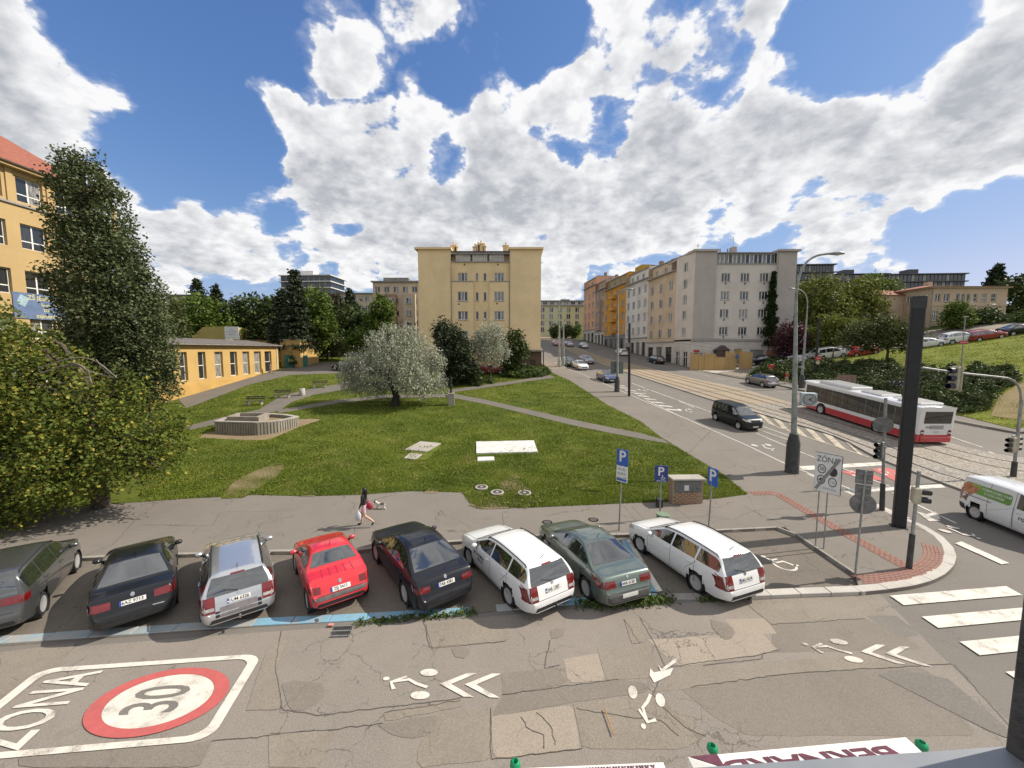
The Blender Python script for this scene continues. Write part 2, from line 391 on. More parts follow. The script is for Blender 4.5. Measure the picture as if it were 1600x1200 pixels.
def gl(pts, dz=0.0): return [g2(u, v, dz) for u, v in pts]
LK = [(-8, 210), (-1, 140), (5.5, 92)] + gl([(880, 574), (921, 590), (977, 615), (1005, 627), (1042, 643), (1087, 662), (1150, 690), (1185, 706), (1227, 727)])
CORNER = gl([(1255, 738), (1322, 768), (1375, 795), (1410, 812), (1442, 824), (1466, 837), (1484, 852), (1494, 868), (1494, 882), (1485, 897), (1462, 911), (1428, 921), (1385, 927), (1342, 931)])
FK = [(14, 210), (19, 150)] + gl([(930, 540), (957, 545), (986, 552), (1040, 566), (1110, 583), (1160, 591), (1212, 602), (1247, 610), (1503, 662), (1587, 678)]) + [(48, 31), (58, 29.5), (90, 29)]
TK = [(5, 210), (10, 140)] + gl([(920, 563), (984, 584), (1040, 602), (1080, 615), (1120, 628), (1165, 640), (1235, 661), (1316, 684), (1369, 716), (1425, 737), (1500, 766), (1600, 800)]) + [(34, 14.5), (60, 11)]
TR = [(9.5, 210), (15, 140)] + gl([(940, 560), (989, 569), (1080, 592), (1155, 606), (1200, 620), (1300, 648), (1400, 672), (1483, 693), (1582, 718)]) + [(44, 22), (70, 18.5)]
LKs = [tuple(p) for p in smoothline(LK, 1)]; CORNs = [tuple(p) for p in smoothline(CORNER, 2)]
FKs = [tuple(p) for p in smoothline(FK, 1)]; TKs = [tuple(p) for p in smoothline(TK, 2)]; TRs = [tuple(p) for p in smoothline(TR, 2)]
road_poly = LKs[:-1] + [(15, 24), (13, 19), (-75, 16.6), (-75, -14), (95, -14), (95, 29)] + FKs[::-1][1:]
tag(drape('road', [road_poly], M_ASPH_S, 0.0, 2.0), kind='structure')
side_poly = [(-75, 11.2), (-75, -13), (26, -13), (26, 6)] + gl([(1600, 1150), (1445, 1000), (1372, 925), (1170, 936), (880, 953), (730, 967), (380, 990), (0, 1020)]) + [(-20, 10.9)]
tag(drape('side_street', [side_poly], M_ASPH, .004, 4.0), kind='structure')
# parking strip
KN = gl([(0, 884), (126, 877), (270, 872), (421, 867), (550, 866), (620, 858), (827, 843), (985, 840), (1107, 834), (1226, 828), (1336, 903), (1341, 917)])
KN = [(-40, 13.3)] + KN
PF = gl([(1340, 921), (1170, 929), (1030, 934), (880, 946), (730, 960), (380, 981), (0, 1010)]) + [(-40, 10.4)]
tag(drape('parking_strip', [KN + PF], M_PARK, .008, 4.0), kind='structure')
# pavement: near strip, corner and main-street side, one raised sheet
LAWN_NEAR = gl([(1168, 776), (1125, 782), (1060, 787), (960, 791), (830, 797), (745, 798), (733, 788), (722, 773), (640, 771), (560, 777), (480, 779), (400, 777), (290, 783), (180, 791), (60, 800)]) + [(-40, 17.2), (-75, 16.2)]
LAWN_SIDE = gl([(850, 577), (862, 583), (892, 597), (912, 610), (950, 635), (1000, 660), (1035, 687), (1075, 712), (1125, 741), (1168, 776)])
pav = [(-75, 12.6)] + KN[1:-1] + [g2(1342, 924)] + CORNs[::-1] + LKs[::-1] + [(-12, 210), (-5, 140), (3.5, 75)] + LAWN_SIDE + LAWN_NEAR[1:]
tag(drape('pavement', [pav], M_PAVE, .12, 2.0, skirt=.14), kind='structure')
# lawn of the park
lawn = LAWN_SIDE[:-1] + LAWN_NEAR[:-1] + [(-75, 17), (-75, 78), (3.2, 78)]
LAWNZ = .135
tag(drape('lawn', [lawn], M_LAWN, LAWNZ, 2.0), kind='structure')
def path(name, up, lo, m=M_PATH, off=.016):
    return tag(drape(name, [gl(up, .13) + gl(lo, .13)[::-1]], m, LAWNZ + off, 2.0), kind='structure')
path('school_lane', [(276, 622), (330, 606), (430, 580), (480, 566), (537, 566), (600, 566)], [(292, 638), (345, 618), (390, 601), (455, 586), (542, 583), (610, 584)])
path('footpath', [(290, 667), (335, 655), (405, 640), (440, 619), (480, 609), (525, 601), (552, 592)], [(297, 672), (345, 662), (437, 642), (455, 629), (490, 617), (532, 610), (568, 596)])
path('footpath', [(433, 641), (530, 625), (605, 617), (700, 616)], [(437, 646), (530, 630), (605, 622), (703, 621)], off=.024)
path('footpath', [(700, 614), (760, 625), (812, 637), (900, 657), (1000, 677), (1037, 687)], [(703, 621), (755, 631), (806, 643), (895, 665), (995, 685), (1047, 694)], off=.020)
path('footpath', [(700, 610), (760, 601), (820, 593), (858, 586)], [(703, 614), (760, 606), (820, 597), (868, 590)], off=.028)
# bare worn soil
for nm, pts in (('bare_soil', [(352, 770), (365, 752), (395, 738), (430, 722), (446, 724), (434, 745), (405, 762), (380, 778), (345, 779)]),
                ('bare_soil', [(733, 790), (740, 782), (775, 772), (790, 745), (812, 742), (818, 760), (845, 770), (842, 788), (800, 794), (752, 796)]),
                ('bare_soil', [(662, 770), (672, 762), (685, 765), (684, 771)]), ('bare_soil', [(470, 776), (478, 766), (492, 765), (496, 776)]),
                ('bare_soil', [(310, 684), (325, 675), (470, 654), (508, 655), (470, 666), (420, 688), (385, 688)])):
    tag(drape(nm, [[tuple(p) for p in smoothline(gl(pts, .13) + gl(pts[:1], .13), 2)][:-1]], M_DIRT, LAWNZ + .006, 2.0), kind='structure')
# tram bed with cobbles and rails
m, b, n = base_mat('cobbles'); M_COB = m
P = n.n.new('ShaderNodeNewGeometry').outputs['Position']
vo = n.n.new('ShaderNodeTexVoronoi'); vo.inputs['Scale'].default_value = 6.5; n.put(vo.inputs['Vector'], P)
ve = n.n.new('ShaderNodeTexVoronoi'); ve.feature = 'DISTANCE_TO_EDGE'; ve.inputs['Scale'].default_value = 6.5; n.put(ve.inputs['Vector'], P)
c = n.mix(n.ramp(n.noise(P, .25, 4, .6), .35, .65), (.27, .24, .21), (.30, .245, .18))
c = n.mix(.55, c, n.mix(n.sep(vo.outputs['Color'])[0], (.13, .12, .11), (.42, .38, .33)))
c = n.mix(n.ramp(ve.outputs[0], .0, .07, .85, 0), c, (.09, .08, .07))
n.put(b.inputs['Base Color'], c); b.inputs['Roughness'].default_value = .8
bn = n.n.new('ShaderNodeBump'); bn.inputs['Strength'].default_value = .7; bn.inputs['Distance'].default_value = .03
n.put(bn.inputs['Height'], n.ramp(ve.outputs[0], 0, .12)); n.put(b.inputs['Normal'], bn.outputs[0])
tag(drape('tram_bed', [TKs + TRs[::-1]], M_COB, .07, 2.0, skirt=.1), kind='structure')
M_SAND = ground_mat('tram_concrete', (.30, .235, .165), (.25, .20, .145), (.20, .165, .125), .6, .3, .2)
M_RAIL = mat('rail_steel', (.10, .095, .09), .35, .8, .2, 3)
RESK = {}
def midline(t):
    a = resample(TKs, 1.5); b_ = resample(TRs, 1.5); N = 140; out = []
    for i in range(N):
        p = a[int(i / (N - 1) * (len(a) - 1))]; q = min(b_, key=lambda w: (w - p).length)
        out.append(p.lerp(q, t))
    return out
def zat(p, o): return (p[0], p[1], Tz(p[0], p[1]) + o)
MIDS = {t: [tuple(p) for p in smoothline(midline(t)[::4], 2)] for t in (.14, .34, .62, .82)}
for t_, w_ in ((.05, .75), (.24, 1.15), (.48, 1.5), (.72, 1.15), (.92, .8)):
    far = [tuple(p) for p in smoothline(midline(t_)[::4], 2)]; far = [p for p in far if 41 < p[1] < 190]
    tag(drape('tram_slab', [strip(far, w_)], M_SAND, .078, 4.0), kind='structure')
for t in (.14, .34, .62, .82):
    bl = MB(); Pn = [p for p in MIDS[t] if p[1] < 190 and p[0] < 60]
    for a_, b_ in zip(Pn[:-1], Pn[1:]):
        d_ = (Vector(b_) - Vector(a_)); nn = Vector((-d_.y, d_.x)).normalized() * .045
        v_ = [(a_[0] + nn.x, a_[1] + nn.y), (a_[0] - nn.x, a_[1] - nn.y), (b_[0] - nn.x, b_[1] - nn.y), (b_[0] + nn.x, b_[1] + nn.y)]
        bl.poly([zat(q, .092) for q in v_])
    tag(bl.build('tram_rail', M_RAIL), kind='structure')
# far pavement along the buildings, side road up the hill, grass slope
HN = gl([(1171, 585), (1191, 574), (1210, 568), (1256, 566), (1325, 556), (1376, 549), (1442, 540), (1480, 535), (1525, 528), (1600, 521)])
HN = HN + [(HN[-1][0] + 30, HN[-1][1] + 2)]
HF = [(x - 1.0, y + 7.5) for x, y in HN]
tag(drape('far_pavement', [FKs[:-12] + [tuple(p) for p in gl([(1110, 583)])] + [(31, 68), (30, 76), (20, 150), (17, 210)]], M_PAVE, .12, 3.0, skirt=.15), kind='structure')
tag(drape('hill_road', [gl([(1110, 583), (1160, 591)]) + HN + HF[::-1] + [(32, 69)]], M_ASPH_M, .03, 1.0), kind='structure')
tag(drape('upper_pavement', [HF + [(HF[-1][0], HF[-1][1] + 2.5)] + [(x, y + 2.5) for x, y in HF[::-1]]], M_PAVE, .14, 1.0, skirt=.2), kind='structure')
hill = gl([(1160, 592)]) + HN + [(HN[-1][0] + 5, 20), (90, 33), (60, 33.4), (50, 34.3)] + gl([(1587, 673), (1503, 652), (1250, 601), (1212, 594)])
tag(drape('hill_lawn', [hill], M_HILL, .16, 1.0), kind='structure')
tag(drape('far_pavement', [gl([(1171, 588), (1212, 595), (1250, 602), (1503, 653), (1587, 674)]) + [(50, 34.6), (60, 33.6), (90, 33), (90, 29), (58, 29.5), (48, 31)] + gl([(1587, 678), (1503, 662), (1247, 610), (1212, 602), (1160, 592)])], M_PAVE, .17, 1.0, skirt=.2), kind='structure')
tag(drape('crossing_paving', [gl([(1083, 578), (1112, 584), (1160, 576), (1128, 570)])], mat('mosaic_paving', (.45, .41, .36), .8, 0, .25, 3), .06, 1.0), kind='structure')

# ------------------------------------------------------------------ kerbs made of single stones
def kerb(name, line, w, h, step, mats, top=.125, label_paint=None, gap=.012, side=0):
    root = bpy.data.objects.new(name, None); COL.objects.link(root); root['kind'] = 'structure'
    pts = resample([Vector((p[0], p[1], 0)) for p in line], step)
    for i, (a_, b_) in enumerate(zip(pts[:-1], pts[1:])):
        d_ = b_ - a_; L = d_.length
        if L < .15: continue
        c = (a_ + b_) / 2; an = math.atan2(d_.y, d_.x); off = Vector((-math.sin(an), math.cos(an), 0)) * (w / 2 * side); c = c + off
        sl_ = math.atan2(Tz(b_.x, b_.y) - Tz(a_.x, a_.y), L)
        mb = MB(); mb.box((0, 0, 0), (L - gap, w, h))
        mm = mats(i, c) if callable(mats) else mats
        o = mb.build('kerb_stone', mm, root, bevel=.012)
        o.location = (c.x, c.y, Tz(c.x, c.y) + top - h / 2 + random.uniform(-.006, .006)); o.rotation_euler = (random.uniform(-.01, .01), -sl_, an + random.uniform(-.006, .006))
    return root
kerb('corner_kerb', CORNs[2:] + gl([(1244, 934), (1172, 938)]), .30, .26, .95, M_KERB, side=-1, top=.131)
kerb('street_kerb', [p for p in LKs if p[1] < 75] + CORNs[:3], .16, .26, 1.4, M_KERB, side=-1, top=.133)
kerb('bay_kerb', KN[1:10], .14, .24, 1.0, M_KERBG, side=1, top=.135)
kerb('bay_kerb', KN[9:12], .10, .24, 1.0, M_KERBG, side=1, top=.135)
kerb('tram_kerb', [p for p in TKs if 14 < p[1] < 95], .22, .22, 1.6, M_KERBG, side=0, top=.115)
kerb('hill_kerb', [p for p in FKs if p[1] < 64 and p[0] > 30], .2, .24, 1.6, M_KERBG, side=1, top=.19)
def paint(name, c, wear, under):
    if name in MATS: return MATS[name]
    m, b, n = base_mat(name); MATS[name] = m
    P = n.n.new('ShaderNodeNewGeometry').outputs['Position']
    w = n.math('ADD', n.math('MULTIPLY', n.noise(P, 2.3, 4, .6), .55), n.math('MULTIPLY', n.noise(P, 45, 4, .8), .45))
    f = n.ramp(w, .62 - wear * .3, .72 - wear * .12)
    n.put(b.inputs['Base Color'], n.mix(f, n.mix(n.ramp(n.noise(P, 5, 5, .7), .3, .7), c, tuple(x * .86 for x in c)), under)); b.inputs['Roughness'].default_value = .75
    return m
M_WHITE = paint('road_paint_white', (.62, .585, .525), .46, (.21, .188, .16))
M_WORN = paint('road_paint_worn', (.60, .56, .50), .62, (.14, .13, .12))
M_YELLOW = paint('road_paint_cream', (.46, .40, .30), .60, (.15, .14, .12))
M_RED = paint('road_paint_red', (.44, .095, .09), .22, (.17, .12, .11))
M_BLUEP = paint('kerb_paint_blue', (.17, .34, .46), .45, (.34, .31, .28))
M_BLUEF = paint('kerb_paint_faded', (.24, .31, .35), .75, (.33, .30, .27))
EDGE = gl([(0, 1001), (380, 974), (500, 968), (733, 955)]); EDGE = [(-16, 9.55)] + EDGE
kerb('parking_edge', EDGE, .30, .16, 1.0, lambda i, c: M_BLUEP if c.x > -7.2 else M_BLUEF, top=.03)
kerb('parking_edge', gl([(775, 951), (880, 941), (1030, 933)]), .30, .16, 1.0, lambda i, c: M_BLUEP if c.x > 1.0 else M_BLUEF, top=.03)
kerb('parking_edge', gl([(1034, 933), (1170, 931)]), .30, .16, 1.0, M_KERBG, top=.03)

# ------------------------------------------------------------------ road patches (each its own asphalt)
PATCH = [
 (M_ASPH_M, [(1160, 938), (1355, 925), (1398, 975), (1352, 968), (1205, 976)]),
 (M_ASPH_D, [(1205, 976), (1352, 967), (1395, 985), (1445, 1015), (1205, 1020)]),
 (M_ASPH_S, [(1352, 962), (1400, 962), (1440, 993), (1405, 997)]),
 (M_ASPH_L, [(1133, 968), (1195, 966), (1215, 990), (1154, 994)]),
 (M_ASPH_L, [(1012, 1000), (1190, 988), (1215, 1015), (1185, 1024), (1060, 1043)]),
 (M_ASPH_M, [(1065, 1043), (1385, 1022), (1490, 1038), (1230, 1053), (1080, 1076), (1020, 1082)]),
 (M_ASPH_D, [(1066, 1078), (1235, 1054), (1420, 1042), (1455, 1070), (1530, 1150), (1260, 1150), (1170, 1150), (1115, 1120)]),
 (M_ASPH_D, [(1408, 1045), (1440, 1042), (1480, 1072), (1500, 1108), (1480, 1110), (1445, 1090)]),
 (M_ASPH_L, [(880, 1030), (934, 1022), (946, 1063), (888, 1068)]),
 (M_ASPH_D, [(783, 1053), (872, 1043), (887, 1068), (786, 1087)]),
 (M_ASPH_M, [(934, 1014), (1012, 1006), (1030, 1040), (1020, 1060), (946, 1063)]),
 (M_ASPH_D, [(786, 1088), (965, 1062), (1020, 1070), (1012, 1082), (895, 1098), (788, 1118), (766, 1120)]),
 (M_ASPH_L, [(768, 1120), (894, 1102), (908, 1170), (770, 1188)]),
 (M_ASPH_M, [(896, 1100), (1010, 1084), (1062, 1110), (1105, 1152), (1060, 1172), (910, 1170)]),
 (M_ASPH_D, [(590, 1134), (640, 1123), (686, 1118), (688, 1128), (672, 1148), (650, 1155), (615, 1150)]),
 (M_ASPH_M, [(690, 1114), (764, 1106), (770, 1188), (650, 1200), (656, 1160), (680, 1140)]),
 (M_ASPH_M, [(600, 1114), (718, 1094), (724, 1104), (602, 1128)]),
 (M_ASPH_D, [(440, 1070), (455, 1064), (505, 1068), (506, 1090), (480, 1110), (452, 1112)]),
 (M_ASPH_M, [(420, 1148), (522, 1142), (500, 1200), (420, 1200)]),
 (M_ASPH_D, [(860, 985), (878, 980), (882, 995), (862, 1000)]), (M_ASPH_D, [(706, 1014), (725, 1010), (738, 1018), (724, 1030), (708, 1026)]),
 (M_ASPH_M, [(665, 975), (800, 962), (795, 1002), (675, 1014)]), (M_ASPH_D, [(1110, 968), (1145, 978), (1148, 996), (1132, 1000), (1115, 985)]),
 (M_ASPH_M, [(975, 968), (995, 965), (1010, 1002), (988, 1008)]), (M_ASPH_M, [(0, 1020), (120, 1005), (90, 1042), (0, 1105)]),
 (M_ASPH_M, [(415, 1022), (455, 985), (432, 1050), (440, 1110), (385, 1110)]), (M_ASPH_D, [(30, 1185), (330, 1160), (310, 1200), (30, 1200)]),
 (M_ASPH_S, [(1372, 1055), (1400, 1047), (1480, 1060), (1600, 1160), (1560, 1150)]),
]
for i, (m_, pts) in enumerate(PATCH):
    P0 = [Vector(p) for p in gl(pts)]
    Q = resample(P0 + P0[:1], .22)[:-1]
    Q = [(p.x + random.uniform(-.012, .012), p.y + random.uniform(-.012, .012)) for p in Q]
    tag(drape('asphalt_patch', [Q], m_, .0055 + .00035 * i, 0), kind='structure')
# joint lines between the patches: sealed cracks
M_SEAL = mat('crack_filler', (.085, .074, .063), .8, 0, .2, 8)
SEALS = [[(660, 962), (672, 1012), (790, 1003)], [(785, 1086), (966, 1062)], [(766, 1106), (768, 1188), (910, 1170)], [(1080, 1074), (1235, 1053), (1490, 1038), (1600, 1160)],
         [(1000, 965), (1030, 1020), (1040, 1045), (1020, 1085), (1040, 1110), (1075, 1140), (1105, 1152)], [(1028, 1045), (1185, 1024), (1220, 1015)], [(440, 985), (430, 1040), (442, 1110), (500, 1118), (690, 1096), (722, 1092), (728, 1080)],
         [(420, 1148), (525, 1140), (600, 1130)], [(900, 1108), (970, 1120), (1030, 1125), (1060, 1150)], [(1205, 976), (1160, 938)], [(1205, 976), (1352, 967)], [(975, 968), (1000, 1006)], [(600, 1114), (720, 1095)],
         [(860, 1000), (850, 1045), (875, 1040)], [(330, 1158), (440, 1148)], [(1098, 1040), (1190, 1030), (1195, 1020)], [(815, 1122), (825, 1140), (850, 1150), (850, 1170)], [(838, 1115), (862, 1135), (868, 1165)]]
for pts in SEALS:
    P0 = resample([Vector(p) for p in gl(pts)], .12); P0 = [Vector((p.x + random.gauss(0, .011), p.y + random.gauss(0, .011))) for p in P0]
    tag(drape('crack_seal', [strip(P0, .013)], M_SEAL, .017, 0), kind='structure')
for pts in ([(115, 875 - 0), (175, 852), (222, 800)], [(222, 820), (330, 822), (345, 800), (460, 798)], [(400, 822), (440, 803)], [(785, 801), (787, 823)], [(975, 791), (995, 815)], [(988, 791), (1010, 816)], [(1050, 790), (1080, 812)], [(1145, 812), (1180, 797), (1330, 790)],
            [(870, 822), (985, 815), (1107, 806), (1140, 812)], [(555, 822), (545, 860)], [(1100, 744), (1175, 740), (1230, 740)], [(1160, 790), (1230, 823)], [(1042, 640), (1100, 690)], [(1060, 672), (1140, 668)], [(1110, 706), (1160, 702)]):
    P0 = resample([Vector(p) for p in gl(pts, .12)], .3); P0 = [Vector((p.x + random.gauss(0, .012), p.y + random.gauss(0, .012))) for p in P0]
    tag(drape('pavement_joint', [strip(P0, .022)], M_SEAL, .1235, 0), kind='structure')

# ------------------------------------------------------------------ painted markings
def marking(name, polys, m=M_WHITE, off=.05, cell=0): return tag(drape(name, polys, m, off, cell), kind='structure')
def ell(cx, cy, rx, ry, n=28, a0=0, a1=2 * math.pi): return [(cx + rx * math.cos(a0 + (a1 - a0) * i / n), cy + ry * math.sin(a0 + (a1 - a0) * i / n)) for i in range(n)]
def ring(name, out, inn, m, off):
    b = MB(); n_ = len(out)
    for i in range(n_):
        j = (i + 1) % n_; b.poly([zat(out[i], off), zat(out[j], off), zat(inn[j], off), zat(inn[i], off)])
    return tag(b.build(name, m), kind='structure')
# speed zone panel on the road: frame O + a*A + b*B (A = reading direction, B = up)
Ov = Vector(g2(330, 1158)); Av = Vector(g2(411, 1022)) - Ov; Bv = (Vector(g2(90, 1044)) - Vector(g2(411, 1022)))
Bv = Bv * 1.08
def zf_(a_, b_): p = Ov + Av * a_ + Bv * b_; return (p.x, p.y)
def rrect(a0, a1, b0, b1, ra, rb):
    out = []
    for (ca, cb, st) in ((a1 - ra, b1 - rb, 0), (a0 + ra, b1 - rb, 1), (a0 + ra, b0 + rb, 2), (a1 - ra, b0 + rb, 3)):
        for i in range(7):
            t = (st + i / 6) * math.pi / 2; out.append(zf_(ca + ra * math.cos(t), cb + rb * math.sin(t)))
    return out
ring('zone_frame', rrect(0, 1, 0, 1, .13, .09), rrect(.06, .94, .045, .955, .10, .07), M_WHITE, .020)
cc = Vector(g2(250, 1094))
ca_, cb_ = .5, None
rel = cc - Ov; det = Av.x * Bv.y - Av.y * Bv.x; ca_ = (rel.x * Bv.y - rel.y * Bv.x) / det; cb_ = (Av.x * rel.y - Av.y * rel.x) / det
def ez(r1, r2): return [zf_(ca_ + x, cb_ + y) for x, y in ell(0, 0, r1, r2, 48)]
ring('zone_ring', ez(.385, .27), ez(.30, .208), M_RED, .0225)
marking('zone_disc', [ez(.299, .207)], M_WHITE, .020)
M_DIG = ground_mat('road_paint_dark', (.16, .148, .132), (.14, .13, .118), (.19, .175, .155), .8, .3, 0)
lettering('zone_number', '30', M_DIG, None, lambda x, y: zat(zf_(ca_ + x * .34, cb_ + y * .31), .0225), .012)['kind'] = 'structure'
lettering('zone_word', 'ZÓNA', M_WHITE, None, lambda x, y: zat(zf_(.485 + x * .29, .79 + y * .30), .0225), .012)['kind'] = 'structure'
# cycle pictograms: head, bent rider, two wheels, two chevrons, in metres, +y = riding direction
def thick(pts, w): return strip([Vector(p) for p in pts], w)
BIKE = [ell(0.17, 1.02, .085, .085, 14), ell(-.50, 0, .17, .24, 20), ell(.50, -.06, .17, .24, 20),
        thick([(-.28, .72), (.02, .86), (.16, .42), (-.02, .18), (-.16, -.12)], .11)[:], thick([(.02, .86), (.30, .50)], .09)]
CHEV = [[(-.52, -1.35), (0, -.72), (.52, -1.35), (.52, -1.10), (0, -.42), (-.52, -1.10)], [(-.52, -2.0), (0, -1.37), (.52, -2.0), (.52, -1.75), (0, -1.07), (-.52, -1.75)]]
def bike(c, d, s=1.0, chev=True, m=M_WHITE, off=.020, mirror=1, sx=1.0):
    d = Vector(d).normalized(); r_ = Vector((d.y, -d.x)) * mirror; c = Vector(c)
    polys = BIKE + (CHEV if chev else [])
    for i, P in enumerate(polys):
        marking('cycle_marking', [[tuple(c + r_ * (x * s * sx) + d * (y * s)) for x, y in P]], m, off + .0004 * i)
bike(g2(662, 1069), (-1, .03), .86, True, mirror=1, sx=.70)
bike(g2(1010, 1090), (-.28, -1), .70, False, mirror=1, sx=.8)
marking('cycle_marking', [gl([(1016, 1045), (1022, 1052), (1052, 1045), (1047, 1056), (1022, 1068), (1015, 1056)])], M_WHITE, .020)
marking('cycle_marking', [gl([(1028, 1040), (1034, 1046), (1060, 1026), (1056, 1036), (1033, 1052)])], M_WORN, .021)
bike(g2(1320, 1017), (-1, .12), .84, True, m=M_WORN, mirror=1, sx=.70)
# zebra
z0, z1, z2, z3 = [Vector(p) for p in gl([(1390, 932), (1572, 917), (1597, 931), (1412, 947)])]
stp = Vector(g2(1440, 965)) - z0
for i in range(-0, 6):
    marking('zebra_stripe', [[tuple(p + stp * i) for p in (z0, z1, z2, z3)]], M_WHITE, .03)
marking('lane_line', [gl([(1492, 850), (1502, 847), (1577, 881), (1565, 883)])], M_WHITE, .03)
# wheelchair sign on the bay: head, body, wheel
hc = Vector(g2(1220, 880)); hd = Vector((-.35, 1)).normalized(); hr = Vector((hd.y, -hd.x))
def hw_(P): return [tuple(hc + hr * x * .82 + hd * y * .82) for x, y in P]
for P in (ell(-.22, .62, .10, .10, 16), thick([(-.22, .5), (-.18, .08), (.22, .06), (.36, -.40), (.52, -.36)], .11), thick([(-.20, .30), (.15, .28)], .08),
          strip([Vector((.0 + .40 * math.cos(t), -.16 + .42 * math.sin(t))) for t in np.linspace(2.3, 5.9, 16)], .09)):
    marking('wheelchair_marking', [hw_(P)], M_WHITE, .014)
marking('bay_line', [gl([(1171, 918), (1166, 905), (1178, 912), (1188, 920)])], M_WHITE, .03)
marking('bay_line', [gl([(979, 845), (984, 843), (1035, 925), (1026, 927)])], M_WHITE, .04)
marking('bay_line', [gl([(970, 845), (979, 844), (1027, 927), (1013, 925)])], M_BLUEP, .035)
# main street lines
for a_, b_ in (((873, 594), (1003, 606)),):
    pass
def line(p, q, w=.12, m=M_WHITE, n=1, fill=.5):
    A = Vector(g2(*p)); B = Vector(g2(*q))
    for i in range(n):
        s_ = A.lerp(B, i / n); e_ = A.lerp(B, (i + (fill if n > 1 else 1)) / n)
        marking('lane_line', [strip([s_, e_], w)], m, .012, 3.0)
line((988, 599), (1052, 623), n=2, fill=.7); line((1061, 627), (1085, 637)); line((1034, 616), (1240, 690), .10, M_WHITE); line((1182, 677), (1390, 760), .10)
line((1262, 739), (1345, 770), .10); line((1395, 770), (1494, 818), .10); line((1180, 662), (1236, 682), .1)
line((1450, 670), (1535, 699), .1); line((1545, 706), (1590, 722), .14, M_WHITE)
line((905, 582), (960, 589), .1, M_WORN, 3); line((1095, 585), (1330, 636), .1, M_WORN, 7, .6); line((1040, 573), (930, 546), .1, M_WORN, 6, .5)
line((1240, 731), (1420, 810), .16, M_WORN); line((1010, 625), (1225, 723), .14, M_WORN)
marking('stop_line', [gl([(1246, 729), (1380, 722), (1384, 727), (1256, 735)])], M_WHITE, .014, 3)
marking('stop_line', [gl([(1322, 764), (1470, 757), (1478, 762), (1335, 770)])], M_WHITE, .014, 3)
for P in ([(1312, 737), (1349, 749), (1386, 752), (1352, 735)], [(1361, 733), (1385, 731), (1425, 742), (1398, 752)]):
    marking('cycle_box', [gl(P)], M_RED, .018, 3)
bike(g2(1347, 744), (-.05, 1), .8, False, M_WORN, .026); bike(g2(1392, 741), (-.05, 1), .8, False, M_WORN, .026)
for c in ((1190, 696), (1070, 640), (1005, 609), (1000, 615)):
    bike(g2(*c), (.2, -1), 1.1, False, M_WORN, .018)
bike(g2(1484, 828), (.55, -1), .8, False, M_WHITE, .03)
for P in ([(1432, 800), (1455, 805), (1470, 815), (1452, 815)], [(1440, 806), (1470, 812), (1462, 800)]):
    marking('cycle_marking', [gl(P)], M_WORN, .02)
# hatched strip beside the track
hat = gl([(1162, 640), (1230, 660), (1316, 686), (1366, 714)]); hat2 = gl([(1166, 648), (1228, 672), (1300, 696), (1358, 715)])
ring('hatch_edge', strip([Vector(p) for p in hat2], .14)[:4][::1] + hat2[::-1], hat2 + hat2[::-1], M_YELLOW, .02) if False else marking('hatch_edge', [strip([Vector(p) for p in hat2], .16)], M_YELLOW, .02, 3)
hA = resample([Vector(p) for p in hat], 1.6); hB = resample([Vector(p) for p in hat2], 1.6)
for i in range(0, min(len(hA), len(hB)) - 2):
    marking('hatch_stripe', [[tuple(hA[i]), tuple(hA[i].lerp(hA[i + 1], .5)), tuple(hB[i + 1].lerp(hB[i + 2], .4)), tuple(hB[i + 1].lerp(hB[i], .1))]], M_YELLOW, .025, 3)
# hatched blocks along the near kerb, further up
kA = resample([Vector(p) for p in gl([(930, 592), (960, 603), (990, 617), (1042, 641)])], 1.6)
for i, (p, q) in enumerate(zip(kA[:-1], kA[1:])):
    d_ = (q - p).normalized(); n_ = Vector((-d_.y, d_.x))
    marking('hatch_stripe', [[tuple(p + n_ * .2), tuple(p + d_ * .6 + n_ * .2), tuple(p + d_ * 1.3 + n_ * 1.3), tuple(p + d_ * .7 + n_ * 1.3)]], M_WORN, .02, 3)

# ------------------------------------------------------------------ red tactile paving at the corner
M_RBRICK = mat('red_paver', (.25, .125, .095), .85, 0, .22, 30, .3, 120, col2=(.19, .105, .085))
def pavers(line_, w, bl=.20, bw=.10):
    mb = MB(); pts = resample([Vector((p[0], p[1])) for p in line_], bl)
    for i, (a_, b_) in enumerate(zip(pts[:-1], pts[1:])):
        d_ = b_ - a_
        if d_.length < .1: continue
        an = math.atan2(d_.y, d_.x); n_ = Vector((-math.sin(an), math.cos(an))); c = (a_ + b_) / 2; rows = int(w / bw)
        for r_ in range(rows):
            q = c + n_ * ((r_ + .5) * bw - w / 2) + d_ * (.5 if r_ % 2 else 0)
            mb.box((q.x, q.y, Tz(q.x, q.y) + .105 + random.uniform(0, .006)), (bl - .018, bw - .014, .05), an)
    o = mb.build('red_pavers', M_RBRICK); o['kind'] = 'stuff'; return o
pavers(gl([(1172, 771), (1212, 770), (1262, 799), (1330, 838), (1425, 890)], .12), .55)
arc = [tuple(p) for p in smoothline(gl([(1338, 905), (1385, 902), (1424, 894), (1450, 881), (1458, 868), (1453, 852)], .12), 2)]
pavers(arc, .55)
